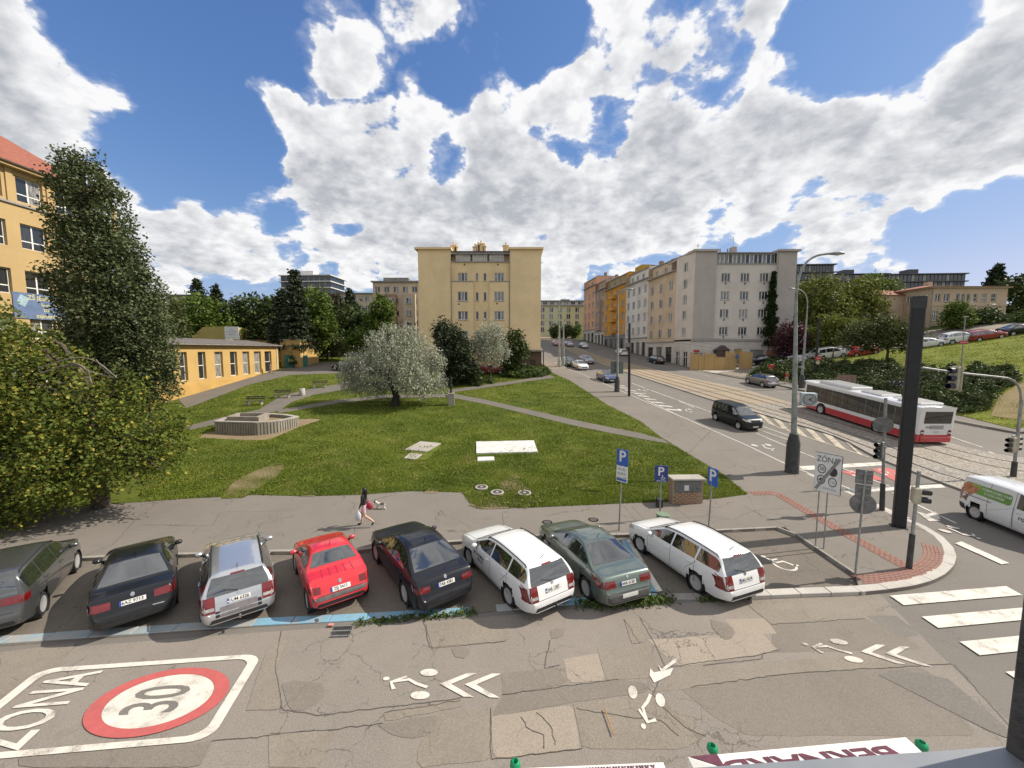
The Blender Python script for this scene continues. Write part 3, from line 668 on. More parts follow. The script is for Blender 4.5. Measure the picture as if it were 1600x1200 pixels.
# ================================================================== buildings
def plaster(name, c, dirt=.25, streak=.3, rough=.9):
    if name in MATS: return MATS[name]
    m, b, n = base_mat(name); MATS[name] = m
    P = n.n.new('ShaderNodeTexCoord').outputs['Object']
    a = n.noise(P, .35, 5, .65); f = n.noise(P, 9, 4, .7)
    mp = n.n.new('ShaderNodeMapping'); mp.inputs['Scale'].default_value = (1.6, 1.6, .10); n.put(mp.inputs[0], P)
    st = n.noise(mp.outputs[0], 1.6, 5, .7)
    d = tuple(x * (1 - dirt) for x in c)
    col = n.mix(n.ramp(a, .35, .7), c, d)
    col = n.mix(n.ramp(st, .52, .8, 0, streak), col, tuple(x * .5 for x in c))
    col = n.mix(n.ramp(f, .4, .75, 0, .18), col, tuple(x * .7 for x in c))
    n.put(b.inputs['Base Color'], col); b.inputs['Roughness'].default_value = rough; b.inputs['Specular IOR Level'].default_value = .2
    bn = n.n.new('ShaderNodeBump'); bn.inputs['Strength'].default_value = .25; bn.inputs['Distance'].default_value = .02
    n.put(bn.inputs['Height'], n.noise(P, 22, 4, .7)); n.put(b.inputs['Normal'], bn.outputs[0]); return m
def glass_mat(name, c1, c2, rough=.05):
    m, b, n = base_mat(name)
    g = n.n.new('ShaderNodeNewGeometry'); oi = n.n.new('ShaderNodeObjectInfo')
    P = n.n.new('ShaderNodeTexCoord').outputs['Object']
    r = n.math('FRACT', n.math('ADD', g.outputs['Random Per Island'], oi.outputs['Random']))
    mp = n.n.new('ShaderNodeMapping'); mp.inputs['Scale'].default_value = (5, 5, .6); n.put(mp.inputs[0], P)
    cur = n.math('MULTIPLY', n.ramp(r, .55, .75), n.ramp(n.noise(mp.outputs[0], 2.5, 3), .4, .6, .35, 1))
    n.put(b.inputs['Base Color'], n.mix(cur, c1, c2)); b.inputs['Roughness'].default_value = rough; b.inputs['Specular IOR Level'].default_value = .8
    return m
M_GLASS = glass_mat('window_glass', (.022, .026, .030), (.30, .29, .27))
M_GLASSD = mat('dark_glass', (.018, .022, .026), .06, 0, .1, 2, spec=.8)
M_FRAME = mat('window_frame_white', (.72, .71, .68), .5, 0, .06, 3)
M_FRAMEB = mat('window_frame_brown', (.10, .065, .045), .6, 0, .1, 3)
M_SILL = mat('sill_sheet', (.30, .285, .27), .6, 0, .1, 3)
M_TILE = mat('roof_tile_red', (.27, .085, .05), .85, 0, .22, 4, .5, 25, col2=(.19, .065, .045))
M_TIN = mat('roof_sheet', (.24, .225, .21), .6, .1, .15, 1.5)
M_DARKTIN = mat('roof_sheet_dark', (.085, .06, .06), .6, 0, .15, 1.5)
WM = {}
def window_meshes(w, h, style, fm):
    key = (round(w, 2), round(h, 2), style, fm.name)
    if key in WM: return WM[key]
    f = MB(); t = .07; d = .06
    f.bx(-w / 2, -w / 2 + t, -d, 0, 0, h); f.bx(w / 2 - t, w / 2, -d, 0, 0, h)
    f.bx(-w / 2 + t, w / 2 - t, -d, 0, 0, t); f.bx(-w / 2 + t, w / 2 - t, -d, 0, h - t, h)
    xs_, zs_ = {'1': ([0], [h]), '2': ([0], []), '3': ([-w / 6, w / 6], []), 'T': ([0], [h * .32]), 'U': ([0], [h * .68]), 'V': ([], [h * .5]), 'S': ([], []), '3U': ([-w / 6, w / 6], [h * .7])}[style]
    for x in xs_: f.bx(x - .05, x + .05, -d - .005, 0, t, h - t)
    for z in zs_:
        if 0 < z < h: f.bx(-w / 2 + t, w / 2 - t, -d + .004, -.002, z - .04, z + .04)
    g = MB(); ex = [-w / 2 + t] + sorted(xs_) + [w / 2 - t]
    for a, b_ in zip(ex[:-1], ex[1:]): g.poly([(a, -.02, t), (b_ - .001, -.02, t), (b_ - .001, -.02, h - t), (a, -.02, h - t)])
    s = MB(); s.bx(-w / 2 - .06, w / 2 + .06, -.26, -.02, -.07, -.01)
    WM[key] = (f.mesh('window', fm), g.mesh('pane', M_GLASS), s.mesh('sill', M_SILL)); return WM[key]
def window(parent, x, y, z, rz, w, h, style='2', fm=None, sill=True):
    a, b_, c = window_meshes(w, h, style, fm or M_FRAME)
    o = inst('window', a, parent, (x, y, z), (0, 0, rz)); inst('pane', b_, o)
    if sill: inst('sill', c, o)
    return o
class Bld:
    """a building in its own frame: walls with real openings, each window a part"""
    def __init__(s, name, label, cat, loc, rz, group=None):
        s.t = thing(name, label, cat, loc, rz, group); s.w = {}; s.wins = []
    def wall(s, m, p0, p1, z0, z1, ops=(), depth=.18, fm=None, sill=True):
        """wall from p0 to p1 (outside to the right of the way); ops: (u centre, z0, w, h, style or None)"""
        mb = s.w.setdefault(m.name, (MB(), m))[0]
        p0 = Vector((*p0, 0)); p1 = Vector((*p1, 0)); d = (p1 - p0); L = d.length; d.normalize(); nrm = Vector((d.y, -d.x, 0)); rz = math.atan2(d.y, d.x)
        us = {0, L}; zs = {z0, z1}; rects = []
        for o in ops:
            u, z, w, h = o[:4]; us |= {u - w / 2, u + w / 2}; zs |= {z, z + h}; rects.append((u - w / 2, u + w / 2, z, z + h))
        us = sorted(x for x in us if -1e-6 <= x <= L + 1e-6); zs = sorted(x for x in zs if z0 - 1e-6 <= x <= z1 + 1e-6)
        P = lambda u, z, dd=0: tuple(p0 + d * u - nrm * dd + Vector((0, 0, z)))
        for i in range(len(us) - 1):
            run = None
            for j in range(len(zs) - 1):
                cu, cz = (us[i] + us[i + 1]) / 2, (zs[j] + zs[j + 1]) / 2
                if any(r[0] < cu < r[1] and r[2] < cz < r[3] for r in rects): continue
                mb.poly([P(us[i], zs[j]), P(us[i + 1], zs[j]), P(us[i + 1], zs[j + 1]), P(us[i], zs[j + 1])])
        for o in ops:
            u, z, w, h = o[:4]; st = o[4] if len(o) > 4 else '2'; a, b_, c, e = u - w / 2, u + w / 2, z, z + h
            for q in ([P(a, c), P(a, e), P(a, e, depth), P(a, c, depth)], [P(b_, e), P(b_, c), P(b_, c, depth), P(b_, e, depth)],
                      [P(b_, c), P(a, c), P(a, c, depth), P(b_, c, depth)], [P(a, e), P(b_, e), P(b_, e, depth), P(a, e, depth)]): mb.poly(q)
            if st:
                q = p0 + d * u - nrm * (depth - .01)
                window(s.t, q.x, q.y, z, rz, w - .01, h - .01, st, fm, sill)
    def part(s, name, m, fn, smooth=None):
        mb = MB(); fn(mb); return mb.build(name, m, s.t, smooth)
    def done(s):
        for k_, (mb, m) in s.w.items(): mb.build('wall', m, s.t)
        return s.t
def zpx(v, Y): return at(800, v, Y).z
def xpx(u, v, Y): return at(u, v, Y).x
# ---- yellow apartment block in the middle
Y0 = 64.0; X0 = xpx(654.5, 480, Y0); X1 = xpx(845, 480, Y0); Wd = X1 - X0
M_YEL = plaster('plaster_yellow', (.80, .62, .37), .12, .12); M_YEL2 = plaster('plaster_yellow_deep', (.77, .595, .35), .12, .12)
b = Bld('apartment_building', 'yellow plaster apartment block with blank side wings and recessed middle bay, behind the park trees', 'building', (X0, Y0, 3.4), 0)
z = lambda v: zpx(v, Y0) - 3.4
x = lambda u: xpx(u, 480, Y0) - X0
zt = z(390); a_, c_ = x(705), x(796)
b.wall(M_YEL, (0, 0), (a_, 0), 0, zt); b.wall(M_YEL, (c_, 0), (Wd, 0), 0, zt)
b.wall(M_YEL, (Wd, 0), (Wd, 13), 0, zt); b.wall(M_YEL, (0, 13), (0, 0), 0, zt); b.wall(M_YEL, (Wd, 13), (0, 13), 0, zt)
ops = []
for r, (v0, v1) in enumerate(((425.5, 438.5), (455.5, 470), (486, 499.5), (517, 530.5))):
    for u in (723, 780):
        if r == 0: ops.append((x(u) - a_, z(v1), 1.55, z(v0) - z(v1), '3'))
    for u in (745.3, 757.7): ops.append((x(u) - a_, z(v1) + .05, .5, z(v0) - z(v1) - .1, 'S'))
zmid = z(409)
b.wall(M_YEL2, (a_, .45), (c_, .45), 0, zmid, ops)
b.wall(M_YEL2, (a_, 0), (a_, .45), 0, zt); b.wall(M_YEL2, (c_, .45), (c_, 0), 0, zt)
ob = z(440)
for u0, u1, cu in ((705.6, 739.5, 723), (765, 795.4, 780)):
    l_, r_ = x(u0), x(u1)
    oo = [(x(cu) - l_, z(v1), 1.6, z(v0) - z(v1), '3') for v0, v1 in ((455.5, 470), (486, 499.5), (517, 530.5))]
    b.wall(M_YEL, (l_, .12), (r_, .12), 0, ob, oo); b.wall(M_YEL, (r_, .12), (r_, .448), 0, ob); b.wall(M_YEL, (l_, .448), (l_, .12), 0, ob)
    b.part('ledge', M_SILL, lambda m_: m_.bx(l_ - .05, r_ + .05, .04, .447, ob, ob + .12))
b.part('roof', M_TIN, lambda m_: m_.bx(.1, Wd - .1, .5, 12.9, zt - .6, zt - .3))
b.part('terrace_cornice', M_SILL, lambda m_: m_.bx(a_ + .01, c_ - .01, .25, .9, zmid, zmid + .14))
for l_, r_ in ((-.45, a_ + .15), (c_ - .15, Wd + .35)):
    b.part('cornice', M_YEL2, lambda m_: m_.bx(l_, r_, -.4, 13.3, zt, zt + .30))
g0, g1 = x(711), x(790); zc, zd = z(407.5), z(393.5)
b.wall(M_YEL2, (a_, 1.4), (c_, 1.4), zmid - .5, zt - .3)
for i in range(3):
    w_ = (g1 - g0) / 3
    b.part('terrace_panel', mat('corrugated_panel', (.52, .49, .45), .6, 0, .12, 2), lambda m_: [m_.bx(g0 + i * w_ + .1 + j * .3, g0 + i * w_ + .1 + j * .3 + .26, .72 + .02 * (j % 2), .76 + .02 * (j % 2), zc, zd) for j in range(int((w_ - .2) / .3))])
    b.part('terrace_post', M_FRAMEB, lambda m_: m_.bx(g0 + i * w_ - .05, g0 + i * w_ + .05, .7, .8, zc - .1, zd + .1))
b.part('terrace_roof', M_DARKTIN, lambda m_: m_.bx(g0 - .6, g1 + .6, .5, 3.4, zd + .11, zd + .25))
for u, v0, v1, w_ in ((706.5, 379, 390, .9), (711, 381, 390, .5), (741, 381, 392, .7), (746, 378, 392, .5), (750.5, 376, 392, .9), (756, 380, 392, .5), (790, 379, 390, .9)):
    b.part('chimney', M_YEL2, lambda m_: (m_.bx(x(u) - w_ / 2, x(u) + w_ / 2, 2.0, 2.8, z(v1) - .8, z(v0)), m_.bx(x(u) - w_ / 2 - .08, x(u) + w_ / 2 + .08, 1.92, 2.88, z(v0), z(v0) + .12), m_.bx(x(u) - .12, x(u) + .12, 2.2, 2.5, z(v0) + .1, z(v0) + .6)))
for u in (705.2, 796.4): b.part('drainpipe', M_SILL, lambda m_: m_.tube([(x(u), -.06, .2), (x(u), -.06, zt - .1)], .05, 6))
for u, v in ((717, 475), (776.5, 474), (726, 412.5), (778, 412.5)): b.part('vent', M_FRAMEB, lambda m_: m_.bx(x(u) - .12, x(u) + .12, .09 if v > 440 else .42, .3 if v > 440 else .46, z(v) - .12, z(v) + .12))
b.done()
# ---- small brick outbuilding at its foot
M_BRICKW = mat('old_brick_wall', (.20, .125, .085), .9, 0, .25, 8, .4, 40, col2=(.12, .08, .06))
p = at(800, 560, 62.2); xs0, xs1 = xpx(803, 560, 61.5), xpx(849, 560, 61.5); zb = Tz(4, 62)
b = Bld('shed', 'low brown brick shed with flat grey roof against the yellow block', 'shed', (xs0, 61.5, zb), 0)
zz = zpx(549.5, 61.5) - zb; b.wall(M_BRICKW, (0, 0), (xs1 - xs0 - .3, 0), 0, zz, [(1.2, .9, .9, .8, '2'), (2.9, 0, .95, 2.0, None)], .2, M_FRAMEB); b.wall(M_BRICKW, (xs1 - xs0 - .3, 0), (xs1 - xs0 - .3, 2.3), 0, zz); b.wall(M_BRICKW, (0, 2.3), (0, 0), 0, zz)
b.part('roof', M_TIN, lambda m_: m_.bx(-.5, xs1 - xs0 + .4, -.6, 2.3, zz, zz + .22))
b.part('door', M_FRAMEB, lambda m_: m_.bx(2.43, 3.37, .15, .2, .01, 1.99)); b.part('post', M_FRAMEB, lambda m_: m_.bx(xs1 - xs0 - .1, xs1 - xs0 + .06, -.5, -.36, 0, zz)); b.done()
# ---- grey corner building on the main street
Yg = 70.0; zg = 3.4; XB = xpx(1083.5, 480, Yg); XE = xpx(1241, 480, Yg); Wg = XE - XB
M_GREY = plaster('plaster_grey', (.44, .40, .37), .12, .18); M_GREYL = plaster('plaster_grey_light', (.62, .57, .52), .14, .18); M_SHOP = plaster('plaster_ground_floor', (.56, .53, .49), .16, .25)
b = Bld('apartment_building', 'tall grey corner apartment block with ivy climbing its front, glazed attic terrace', 'building', (XB, Yg, zg), 0)
z = lambda v: zpx(v, Yg) - zg
x = lambda u: xpx(u, 480, Yg) - XB
zt = z(393); zf1 = z(530); c0, c1 = x(1117), x(1211)
b.wall(M_GREY, (0, 0), (c0, 0), zf1, zt); b.wall(M_GREY, (c1, 0), (Wg, 0), zf1, zt)
ops = [(x(u) - c0, z(vc + 6), 1.55, 1.45, '3') for u in (1133.5, 1163.5, 1193.5) for vc in (433.5, 462, 490, 517.5)]
zat_ = z(412); b.wall(M_GREYL, (c0, .3), (c1, .3), zf1, zat_, ops)
b.wall(M_GREYL, (c0, 0), (c0, .3), zf1, zt); b.wall(M_GREYL, (c1, .3), (c1, 0), zf1, zt)
b.wall(M_GREY, (c0, 1.6), (c1, 1.6), zat_ - .2, zt)
b.part('terrace_ledge', M_SILL, lambda m_: m_.bx(c0, c1, .1, 1.59, zat_, zat_ + .1))
nb = 14; wb_ = (c1 - c0 - .2) / nb
for i in range(nb): window(b.t, c0 + .1 + wb_ * (i + .5), .7, zat_ + .12, 0, wb_ - .02, z(396) - zat_ - .1, 'S', None, False)
b.part('terrace_roof', M_TIN, lambda m_: m_.bx(c0 + .01, c1 - .01, .2, 1.59, z(395.5), z(393.4)))
for l_, r_ in ((-.4, c0 + .1), (c1 - .1, Wg + .4)): b.part('cornice', M_GREY, lambda m_: m_.bx(l_, r_, -.4, 14, zt, zt + .35))
b.part('roof', M_TIN, lambda m_: m_.bx(c0, c1, 1.5, 13.5, zt - .2, zt + .2))
# ground floor
ops = [(x(1095), .9, 1.6, 2.6, 'U'), (x(1105) + 1, 3.0, .1, .1, None), (x(1157), 1.6, 1.4, 2.6, None), (x(1187), 1.6, 2.4, 2.4, None), (x(1128), .9, 2.0, 3.2, None)]
b.wall(M_SHOP, (-.12, -.12), (c1 - .5, -.12), 0, zf1 - .35, ops); b.wall(M_SHOP, (c1 - .5, -.06), (Wg, -.06), 0, zf1 - .35)
b.part('string_course', M_SILL, lambda m_: m_.bx(-.25, Wg, -.28, .05, zf1 - .35, zf1 - .002))
b.part('door', mat('door_ochre', (.38, .26, .11), .7), lambda m_: m_.bx(x(1157) - .7, x(1157) + .7, .0, .05, 1.6, 4.2)); b.part('garage_door', mat('door_grey', (.25, .24, .24), .7), lambda m_: m_.bx(x(1187) - 1.2, x(1187) + 1.2, .0, .05, 1.6, 4.0))
b.part('porch', M_DARKTIN, lambda m_: (m_.bx(x(1128) - 1.1, x(1128) + 1.1, -1.0, -.13, 1.2, 3.9), m_.add([(x(1128) - 1.4, -1.2, 3.9), (x(1128) + 1.4, -1.2, 3.9), (x(1128) + 1.4, -.13, 3.9), (x(1128) - 1.4, -.13, 3.9), (x(1128), -1.2, 4.8), (x(1128), -.13, 4.8)], [(0, 1, 4), (2, 3, 5), (1, 2, 5, 4), (3, 0, 4, 5), (0, 3, 2, 1)])))
# street side of the corner building: direction up the street
sd = Vector((-.113, .9936))
def sp(t, off=0): return (sd.x * t - sd.y * off, sd.y * t + sd.x * off)
b.wall(M_GREYL, sp(6.1), sp(0), zf1, zt, [(3.2, z(vc + 6), 1.3, 1.45, '2') for vc in (420 - 8, 433.5 + 6, 462 + 3, 490, 517.5)])
b.wall(M_SHOP, sp(6.1, .1), (-.12, -.12), 0, zf1 - .35, [(1.6, .9, 1.5, 2.8, 'U'), (4.2, .5, 1.5, 3.2, 'U')])
b.wall(M_GREY, (Wg, 0), (Wg, 14), 0, zt); b.wall(M_GREY, sp(6.1, -.2), sp(6.1, 0), 0, zt)
b.part('chimney', M_GREY, lambda m_: m_.bx(x(1155), x(1162), 3, 4.2, zt, zt + 1.6)); b.part('aerial', M_FRAMEB, lambda m_: (m_.tube([(x(1158), 3.5, zt + 1.5), (x(1158), 3.5, zt + 3.4)], .03, 5), m_.tube([(.6, .5, zt + .3), (.6, .5, zt + 1.4)], .04, 5), m_.tube([(.2, .5, zt + 1.1), (1.0, .5, zt + 1.1)], .03, 4)))
for u in (1128, 1135, 1147): b.part('vent_pipe', M_TIN, lambda m_: m_.tube([(x(u), 3, zt), (x(u), 3, zt + 1.2)], .12, 6))
for u in (1133.5, 1163.5, 1193.5):
    for vc in (441, 471, 498, 525): b.part('vent', M_FRAMEB, lambda m_: m_.bx(x(u) - .1, x(u) + .1, .22, .29, z(vc + 2) - .1, z(vc + 2) + .2))
b.part('street_sign', mat('sign_red', (.45, .03, .04), .5), lambda m_: m_.bx(x(1086), x(1086) + 1.0, -.2, -.16, 3.6, 4.0))
b.part('drainpipe', M_SILL, lambda m_: m_.tube([(c1 + .05, -.06, .2), (c1 + .05, -.06, zt - .2)], .06, 6))
b.done()
# ---- street row
ROW = [('cream', 6.1, 17.7, (.58, .47, .34), 3, 24.9, '2'), ('white', 17.7, 29.9, (.68, .65, .61), 4, 25.6, '2'), ('orange', 29.9, 45.2, (.62, .31, .06), 4, 26.6, '2'),
       ('brown', 45.2, 54.0, (.45, .33, .25), 3, 27.6, '2'), ('pink', 54.0, 66.0, (.66, .38, .25), 3, 30.0, '2')]
for nm, t0, t1, col, nc, ztop, st in ROW:
    m_w = plaster('plaster_' + nm, col, .2, .35); o = Vector((XB, Yg)) + sd * t0; base = Tz(o.x, o.y) - .4; L = t1 - t0
    lab = {'cream': 'stained cream apartment house with peeling attic wall, next to the grey corner block', 'white': 'white apartment house with dark shop fronts between cream and orange houses', 'orange': 'deep orange apartment house with stacked balconies on the main street',
           'brown': 'brownish apartment house with bay windows between the orange and pink houses', 'pink': 'salmon pink apartment house at the far end of the street row'}[nm]
    b = Bld('apartment_house', lab, 'building', (o.x, o.y, base), 0)
    h = ztop - base; gf = 4.6; fh = 3.08; eave = h - 2.6
    ops = []
    for c in range(nc):
        for r in range(5):
            zz = gf + .75 + r * fh
            if zz + 1.6 < eave: ops.append((L * (c + .5) / nc, zz, 1.35, 1.6, '2'))
    b.wall(m_w, sp(L), sp(0), gf, eave, ops)
    if nm == 'orange':
        for r in range(4):
            zz = gf + .2 + r * fh
            b.part('balcony', m_w, lambda m_: m_.box((sp(L * .5, .6)[0], sp(L * .5, .6)[1], zz + .45), (1.1, 3.4, .9), .113)); 
    if nm == 'brown':
        b.wall(m_w, sp(L * .75, .7), sp(L * .3, .7), gf + .2, eave - 3, [(L * .15, gf + .95 + r * fh, 1.2, 1.5, '2') for r in range(4) if gf + 2.6 + r * fh < eave - 3] + [(L * .33, gf + .95 + r * fh, 1.2, 1.5, '2') for r in range(4) if gf + 2.6 + r * fh < eave - 3])
        b.wall(m_w, sp(L * .3, .7), sp(L * .3, 0), gf + .2, eave - 3); b.wall(m_w, sp(L * .75, 0), sp(L * .75, .7), gf + .2, eave - 3)
        b.part('bay_roof', M_TIN, lambda m_: m_.box((*sp(L * .525, .35), eave - 2.95), (.8, L * .46, .1), .113))
    b.wall(M_SHOP if nm != 'orange' else plaster('plaster_grey_shop', (.25, .25, .26), .2, .3), sp(L, .08), sp(0, .08), 0, gf - .3, [(L * (c + .5) / nc, .45, L / nc * .62, 3.0, 'U') for c in range(nc)], .25, M_FRAMEB, False)
    b.part('string_course', M_SILL, lambda m_: m_.box((*sp(L / 2, .02), gf - .15), (.4, L - .02, .28), .113))
    b.part('cornice', M_SILL, lambda m_: m_.box((*sp(L / 2, .1), eave + .1), (.9, L - .02, .2), .113))
    b.wall(m_w if nm == 'pink' else plaster('plaster_attic_' + nm, tuple(c * 1.05 for c in col) if nm != 'orange' else (.40, .30, .17), .2, .3), sp(L, -.9), sp(0, -.9), eave + .1, h, [(L * (c + .5) / nc, eave + .5, 1.2, 1.3, '2') for c in range(nc)])
    b.part('roof', M_TIN, lambda m_: m_.box((*sp(L / 2, -6), h + .1), (10.6, L - .02, .2), .113))
    b.wall(m_w, sp(0, 0), sp(0, -11), 0, h); b.wall(m_w, sp(L, -11), sp(L, 0), 0, h)
    for cfrac in (.2, .75): b.part('chimney', plaster('plaster_chimney', (.33, .25, .2), .2, .3), lambda m_: m_.box((*sp(L * cfrac, -4), h + .8), (.7, .9, 1.6), .113))
    if nm == 'white': b.part('dormer', plaster('plaster_ochre', (.5, .31, .06), .2, .2), lambda m_: m_.box((*sp(L * .8, -3.5), h + 1.0), (3, 4, 2.0), .113))
    if nm == 'cream': b.part('bare_brick_patch', M_BRICKW, lambda m_: m_.box((*sp(1.8, -.86), eave + 1.1), (.04, 3.2, 1.8), .113))
    b.done()
# ---- pale green house closing the street
Yf = 150.0; b0 = at(845, 530, Yf); zb = Tz(15, Yf) - 1
b = Bld('apartment_building', 'pale green apartment block with mansard attic closing the far end of the street', 'building', (b0.x - 1, Yf, zb), 0)
Wf = xpx(922, 500, Yf) - b0.x + 1; zf = lambda v: zpx(v, Yf) - zb; mg = plaster('plaster_pale_green', (.60, .60, .38), .12, .2); my = plaster('plaster_pale_yellow', (.66, .58, .34), .12, .2)
half = Wf * .5
for m_, l_, r_ in ((mg, 0, half), (my, half, Wf)):
    ops = [((i + .5) * (r_ - l_) / 3, zf(vc) - .9, 1.5, 1.8, '2') for i in range(3) for vc in (484, 494.5, 505, 515)]
    b.wall(m_, (l_, 0), (r_, 0), 0, zf(478), ops)
b.wall(mg, (0, 12), (0, 0), 0, zf(478))
b.part('cornice', M_SILL, lambda m_: m_.bx(-.4, Wf, -.5, 1, zf(478), zf(477)))
b.wall(plaster('plaster_attic', (.5, .49, .45), .2, .2), (1, .8), (Wf, .8), zf(477), zf(470.5), [((i + .6) * (Wf - 1) / 7, zf(475.5), 1.6, 1.1, '2') for i in range(7)])
b.part('roof', M_TIN, lambda m_: (m_.bx(.4, Wf, .4, 12, zf(470.5), zf(469)), m_.bx(Wf * .45, Wf * .62, 3, 6, zf(469), zf(466)))); b.done()
# ---- cream wing and long block behind the yellow building
def slab_house(name, label, px0, px1, vtop, Y, cols, rows, fh, col, first, group=None, ww=1.4, wh=1.5, roof=M_TIN, rz=0):
    P0 = at(px0, 500, Y); P1 = at(px1, 500, Y); zb = Tz(P0.x, Y) - 1.5; h = zpx(vtop, Y) - zb; w = P1.x - P0.x
    b = Bld(name, label, 'building', (P0.x, Y, zb), rz, group); m_w = plaster('plaster_' + name + str(px0), col, .18, .3)
    ops = [((i + .5) * w / cols, h - first - r * fh, ww, wh, '2') for i in range(cols) for r in range(rows) if h - first - r * fh > .5]
    b.wall(m_w, (0, 0), (w, 0), 0, h, ops); b.wall(m_w, (w, 0), (w, 12), 0, h); b.wall(m_w, (0, 12), (0, 0), 0, h)
    b.part('roof', roof, lambda m_: m_.bx(-.4, w + .4, -.5, 12.4, h, h + .3))
    return b, w, h
b, w, h = slab_house('apartment_building', 'cream apartment wing with projecting bays left of the yellow block', 584, 656, 441, 105, 5, 6, 3.1, (.58, .46, .34), 2.6)
for fx in (.16, .80): b.part('bay', plaster('plaster_bay', (.47, .38, .28), .15, .3), lambda m_: m_.bx(w * fx - 1.6, w * fx + 1.6, -1.3, -.01, .5, h - 3.2))
b.part('bay', plaster('plaster_bay_red', (.36, .2, .15), .2, .3), lambda m_: m_.bx(w * .43 - 1.0, w * .43 + 1.0, -.9, -.01, .5, h - 3.2))
for fx in (.16, .43, .80):
    for r in range(5): window(b.t, w * fx, -1.32 if fx != .43 else -.92, h - 5.6 - r * 3.1, 0, 1.5, 1.5, '2')
b.part('attic', M_TIN, lambda m_: m_.bx(w * .2, w * .75, 1.2, 9, h + .3, h + 1.4)); b.done()
slab_house('apartment_building', 'long beige apartment block with row of aerials behind the dark conifers', 500, 590, 459, 135, 9, 4, 3.1, (.52, .43, .33), 2.4)[0].done()
slab_house('house', 'low beige house roof peeping out between the trees on the horizon', 262, 300, 462, 120, 4, 2, 3.0, (.36, .29, .22), 2.2)[0].done()
# ---- white modern apartment block on the horizon
def modern(name, label, px0, px1, vtop, Y, floors, fh, mw, mg_, ncol, over=.9, group=None, D=16, pent=None):
    P0 = at(px0, 450, Y); P1 = at(px1, 450, Y); zt_ = zpx(vtop, Y); zb = zt_ - floors * fh; w = P1.x - P0.x
    t = thing(name, label, 'building', (P0.x, Y, zb), R(-4), group)
    lo = Tz(P0.x, Y) - zb - 3
    MB().bx(.3, w - .3, .5, D, min(lo, -1), 0).build('base', mw, t)
    for f in range(floors):
        z0_ = f * fh; MB().bx(0, w, -over * .5, D + over, z0_ + fh - .45, z0_ + fh).build('floor_slab', mw, t)
        for i in range(ncol):
            a = .6 + (w - 1.2) * i / ncol
            MB().bx(a + .05, a + (w - 1.2) / ncol - .05, .55, .65, z0_ + .05, z0_ + fh - .46).build('window', mg_, t)
            MB().bx(a - .06, a + .045, .4, .7, z0_, z0_ + fh - .46).build('mullion', mw, t)
        MB().bx(w - 1.05, w - .95, .7, D - .5, z0_ + .02, z0_ + fh - .46).build('window', mg_, t); MB().bx(.95, 1.05, .7, D - .5, z0_ + .02, z0_ + fh - .46).build('window', mg_, t)
    if pent: MB().bx(w * pent[0], w * pent[1], 3, 8, floors * fh, floors * fh + 2.6).build('roof_plant', mw, t)
    return t
M_MWHITE = mat('render_white', (.62, .61, .60), .7, 0, .05, 1); M_MDARK = mat('facade_dark', (.075, .075, .085), .55, 0, .15, 1)
modern('apartment_tower', 'white modern apartment block with dark window bands on the horizon', 437, 521, 430, 210, 6, 3.2, M_MWHITE, M_GLASSD, 9, 1.5, pent=(.3, .6))
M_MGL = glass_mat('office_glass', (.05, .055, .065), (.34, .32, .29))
OG = 'dark glass office blocks on the hill'
modern('office_block', 'dark glazed office block just right of the grey corner building', 1238, 1301, 413, 190, 6, 3.6, M_MDARK, M_MGL, 14, 1.2, OG, 18)
modern('office_block', 'dark glazed office block with small roof box between two others', 1298, 1384, 428, 205, 6, 3.6, M_MDARK, M_MGL, 16, 1.2, OG, 18, (.28, .46))
modern('office_block', 'dark glazed office block with long roof terrace behind the villa', 1386, 1502, 428, 195, 6, 3.6, M_MDARK, M_MGL, 20, 1.2, OG, 18, (.32, .45))
# ---- villa on the hill
Yv = 71.0; XV = xpx(1454, 480, Yv); zv = Tz(XV + 3, Yv) - .6; wv = xpx(1572, 480, Yv) - XV; hz = lambda v: zpx(v, Yv) - zv
M_VIL = plaster('plaster_villa', (.56, .43, .31), .15, .2)
b = Bld('villa', 'two storey sandy villa with red tiled hip roof above the grass slope', 'house', (XV, Yv, zv), 0)
sx = wv / (1480 - 985)
ops = [((u - 985) * sx, hz(471), w_, 1.35, st) for u, w_, st in ((1028, 1.0, '2'), (1085, 1.1, '2'), (1158, .65, 'S'), (1192, .65, 'S'), (1227, .65, 'S'), (1272, .7, 'V'), (1328, .9, 'V'), (1392, .95, 'V'))]
ops += [((u - 985) * sx, hz(501), w_, 1.7, st) for u, w_, st in ((1020, 1.15, '3U'), (1075, 1.1, '3U'), (1270, .9, 'V'), (1330, .9, 'V'), (1392, .9, 'V'))]
ops += [((u - 985) * sx, hz(514), .55, .6, 'S') for u in (1010, 1030, 1050)]
b.wall(M_VIL, (0, 0), (wv, 0), 0, hz(450), ops, .2); b.wall(M_VIL, (0, 13), (0, 0), 0, hz(450), [(4, hz(471), 1, 1.4, '2'), (9, hz(471), 1, 1.4, '2')]); b.wall(M_VIL, (wv, 0), (wv, 13), 0, hz(450))
b.part('string_course', M_VIL, lambda m_: m_.bx(-.08, wv + .08, -.09, -.002, hz(478), hz(476)))
b.part('cornice', M_VIL, lambda m_: m_.bx(-.4, wv + .4, -.4, 13.4, hz(450), hz(448)))
ze = hz(448); zr = hz(437.5)
def hip(m_):
    v = [(-.7, -.7, ze), (wv + .7, -.7, ze), (wv + .7, 13.7, ze), (-.7, 13.7, ze), (5, 6.5, zr), (wv - 5, 6.5, zr)]
    m_.add(v, [(0, 1, 5, 4), (1, 2, 5), (2, 3, 4, 5), (3, 0, 4), (0, 3, 2, 1)])
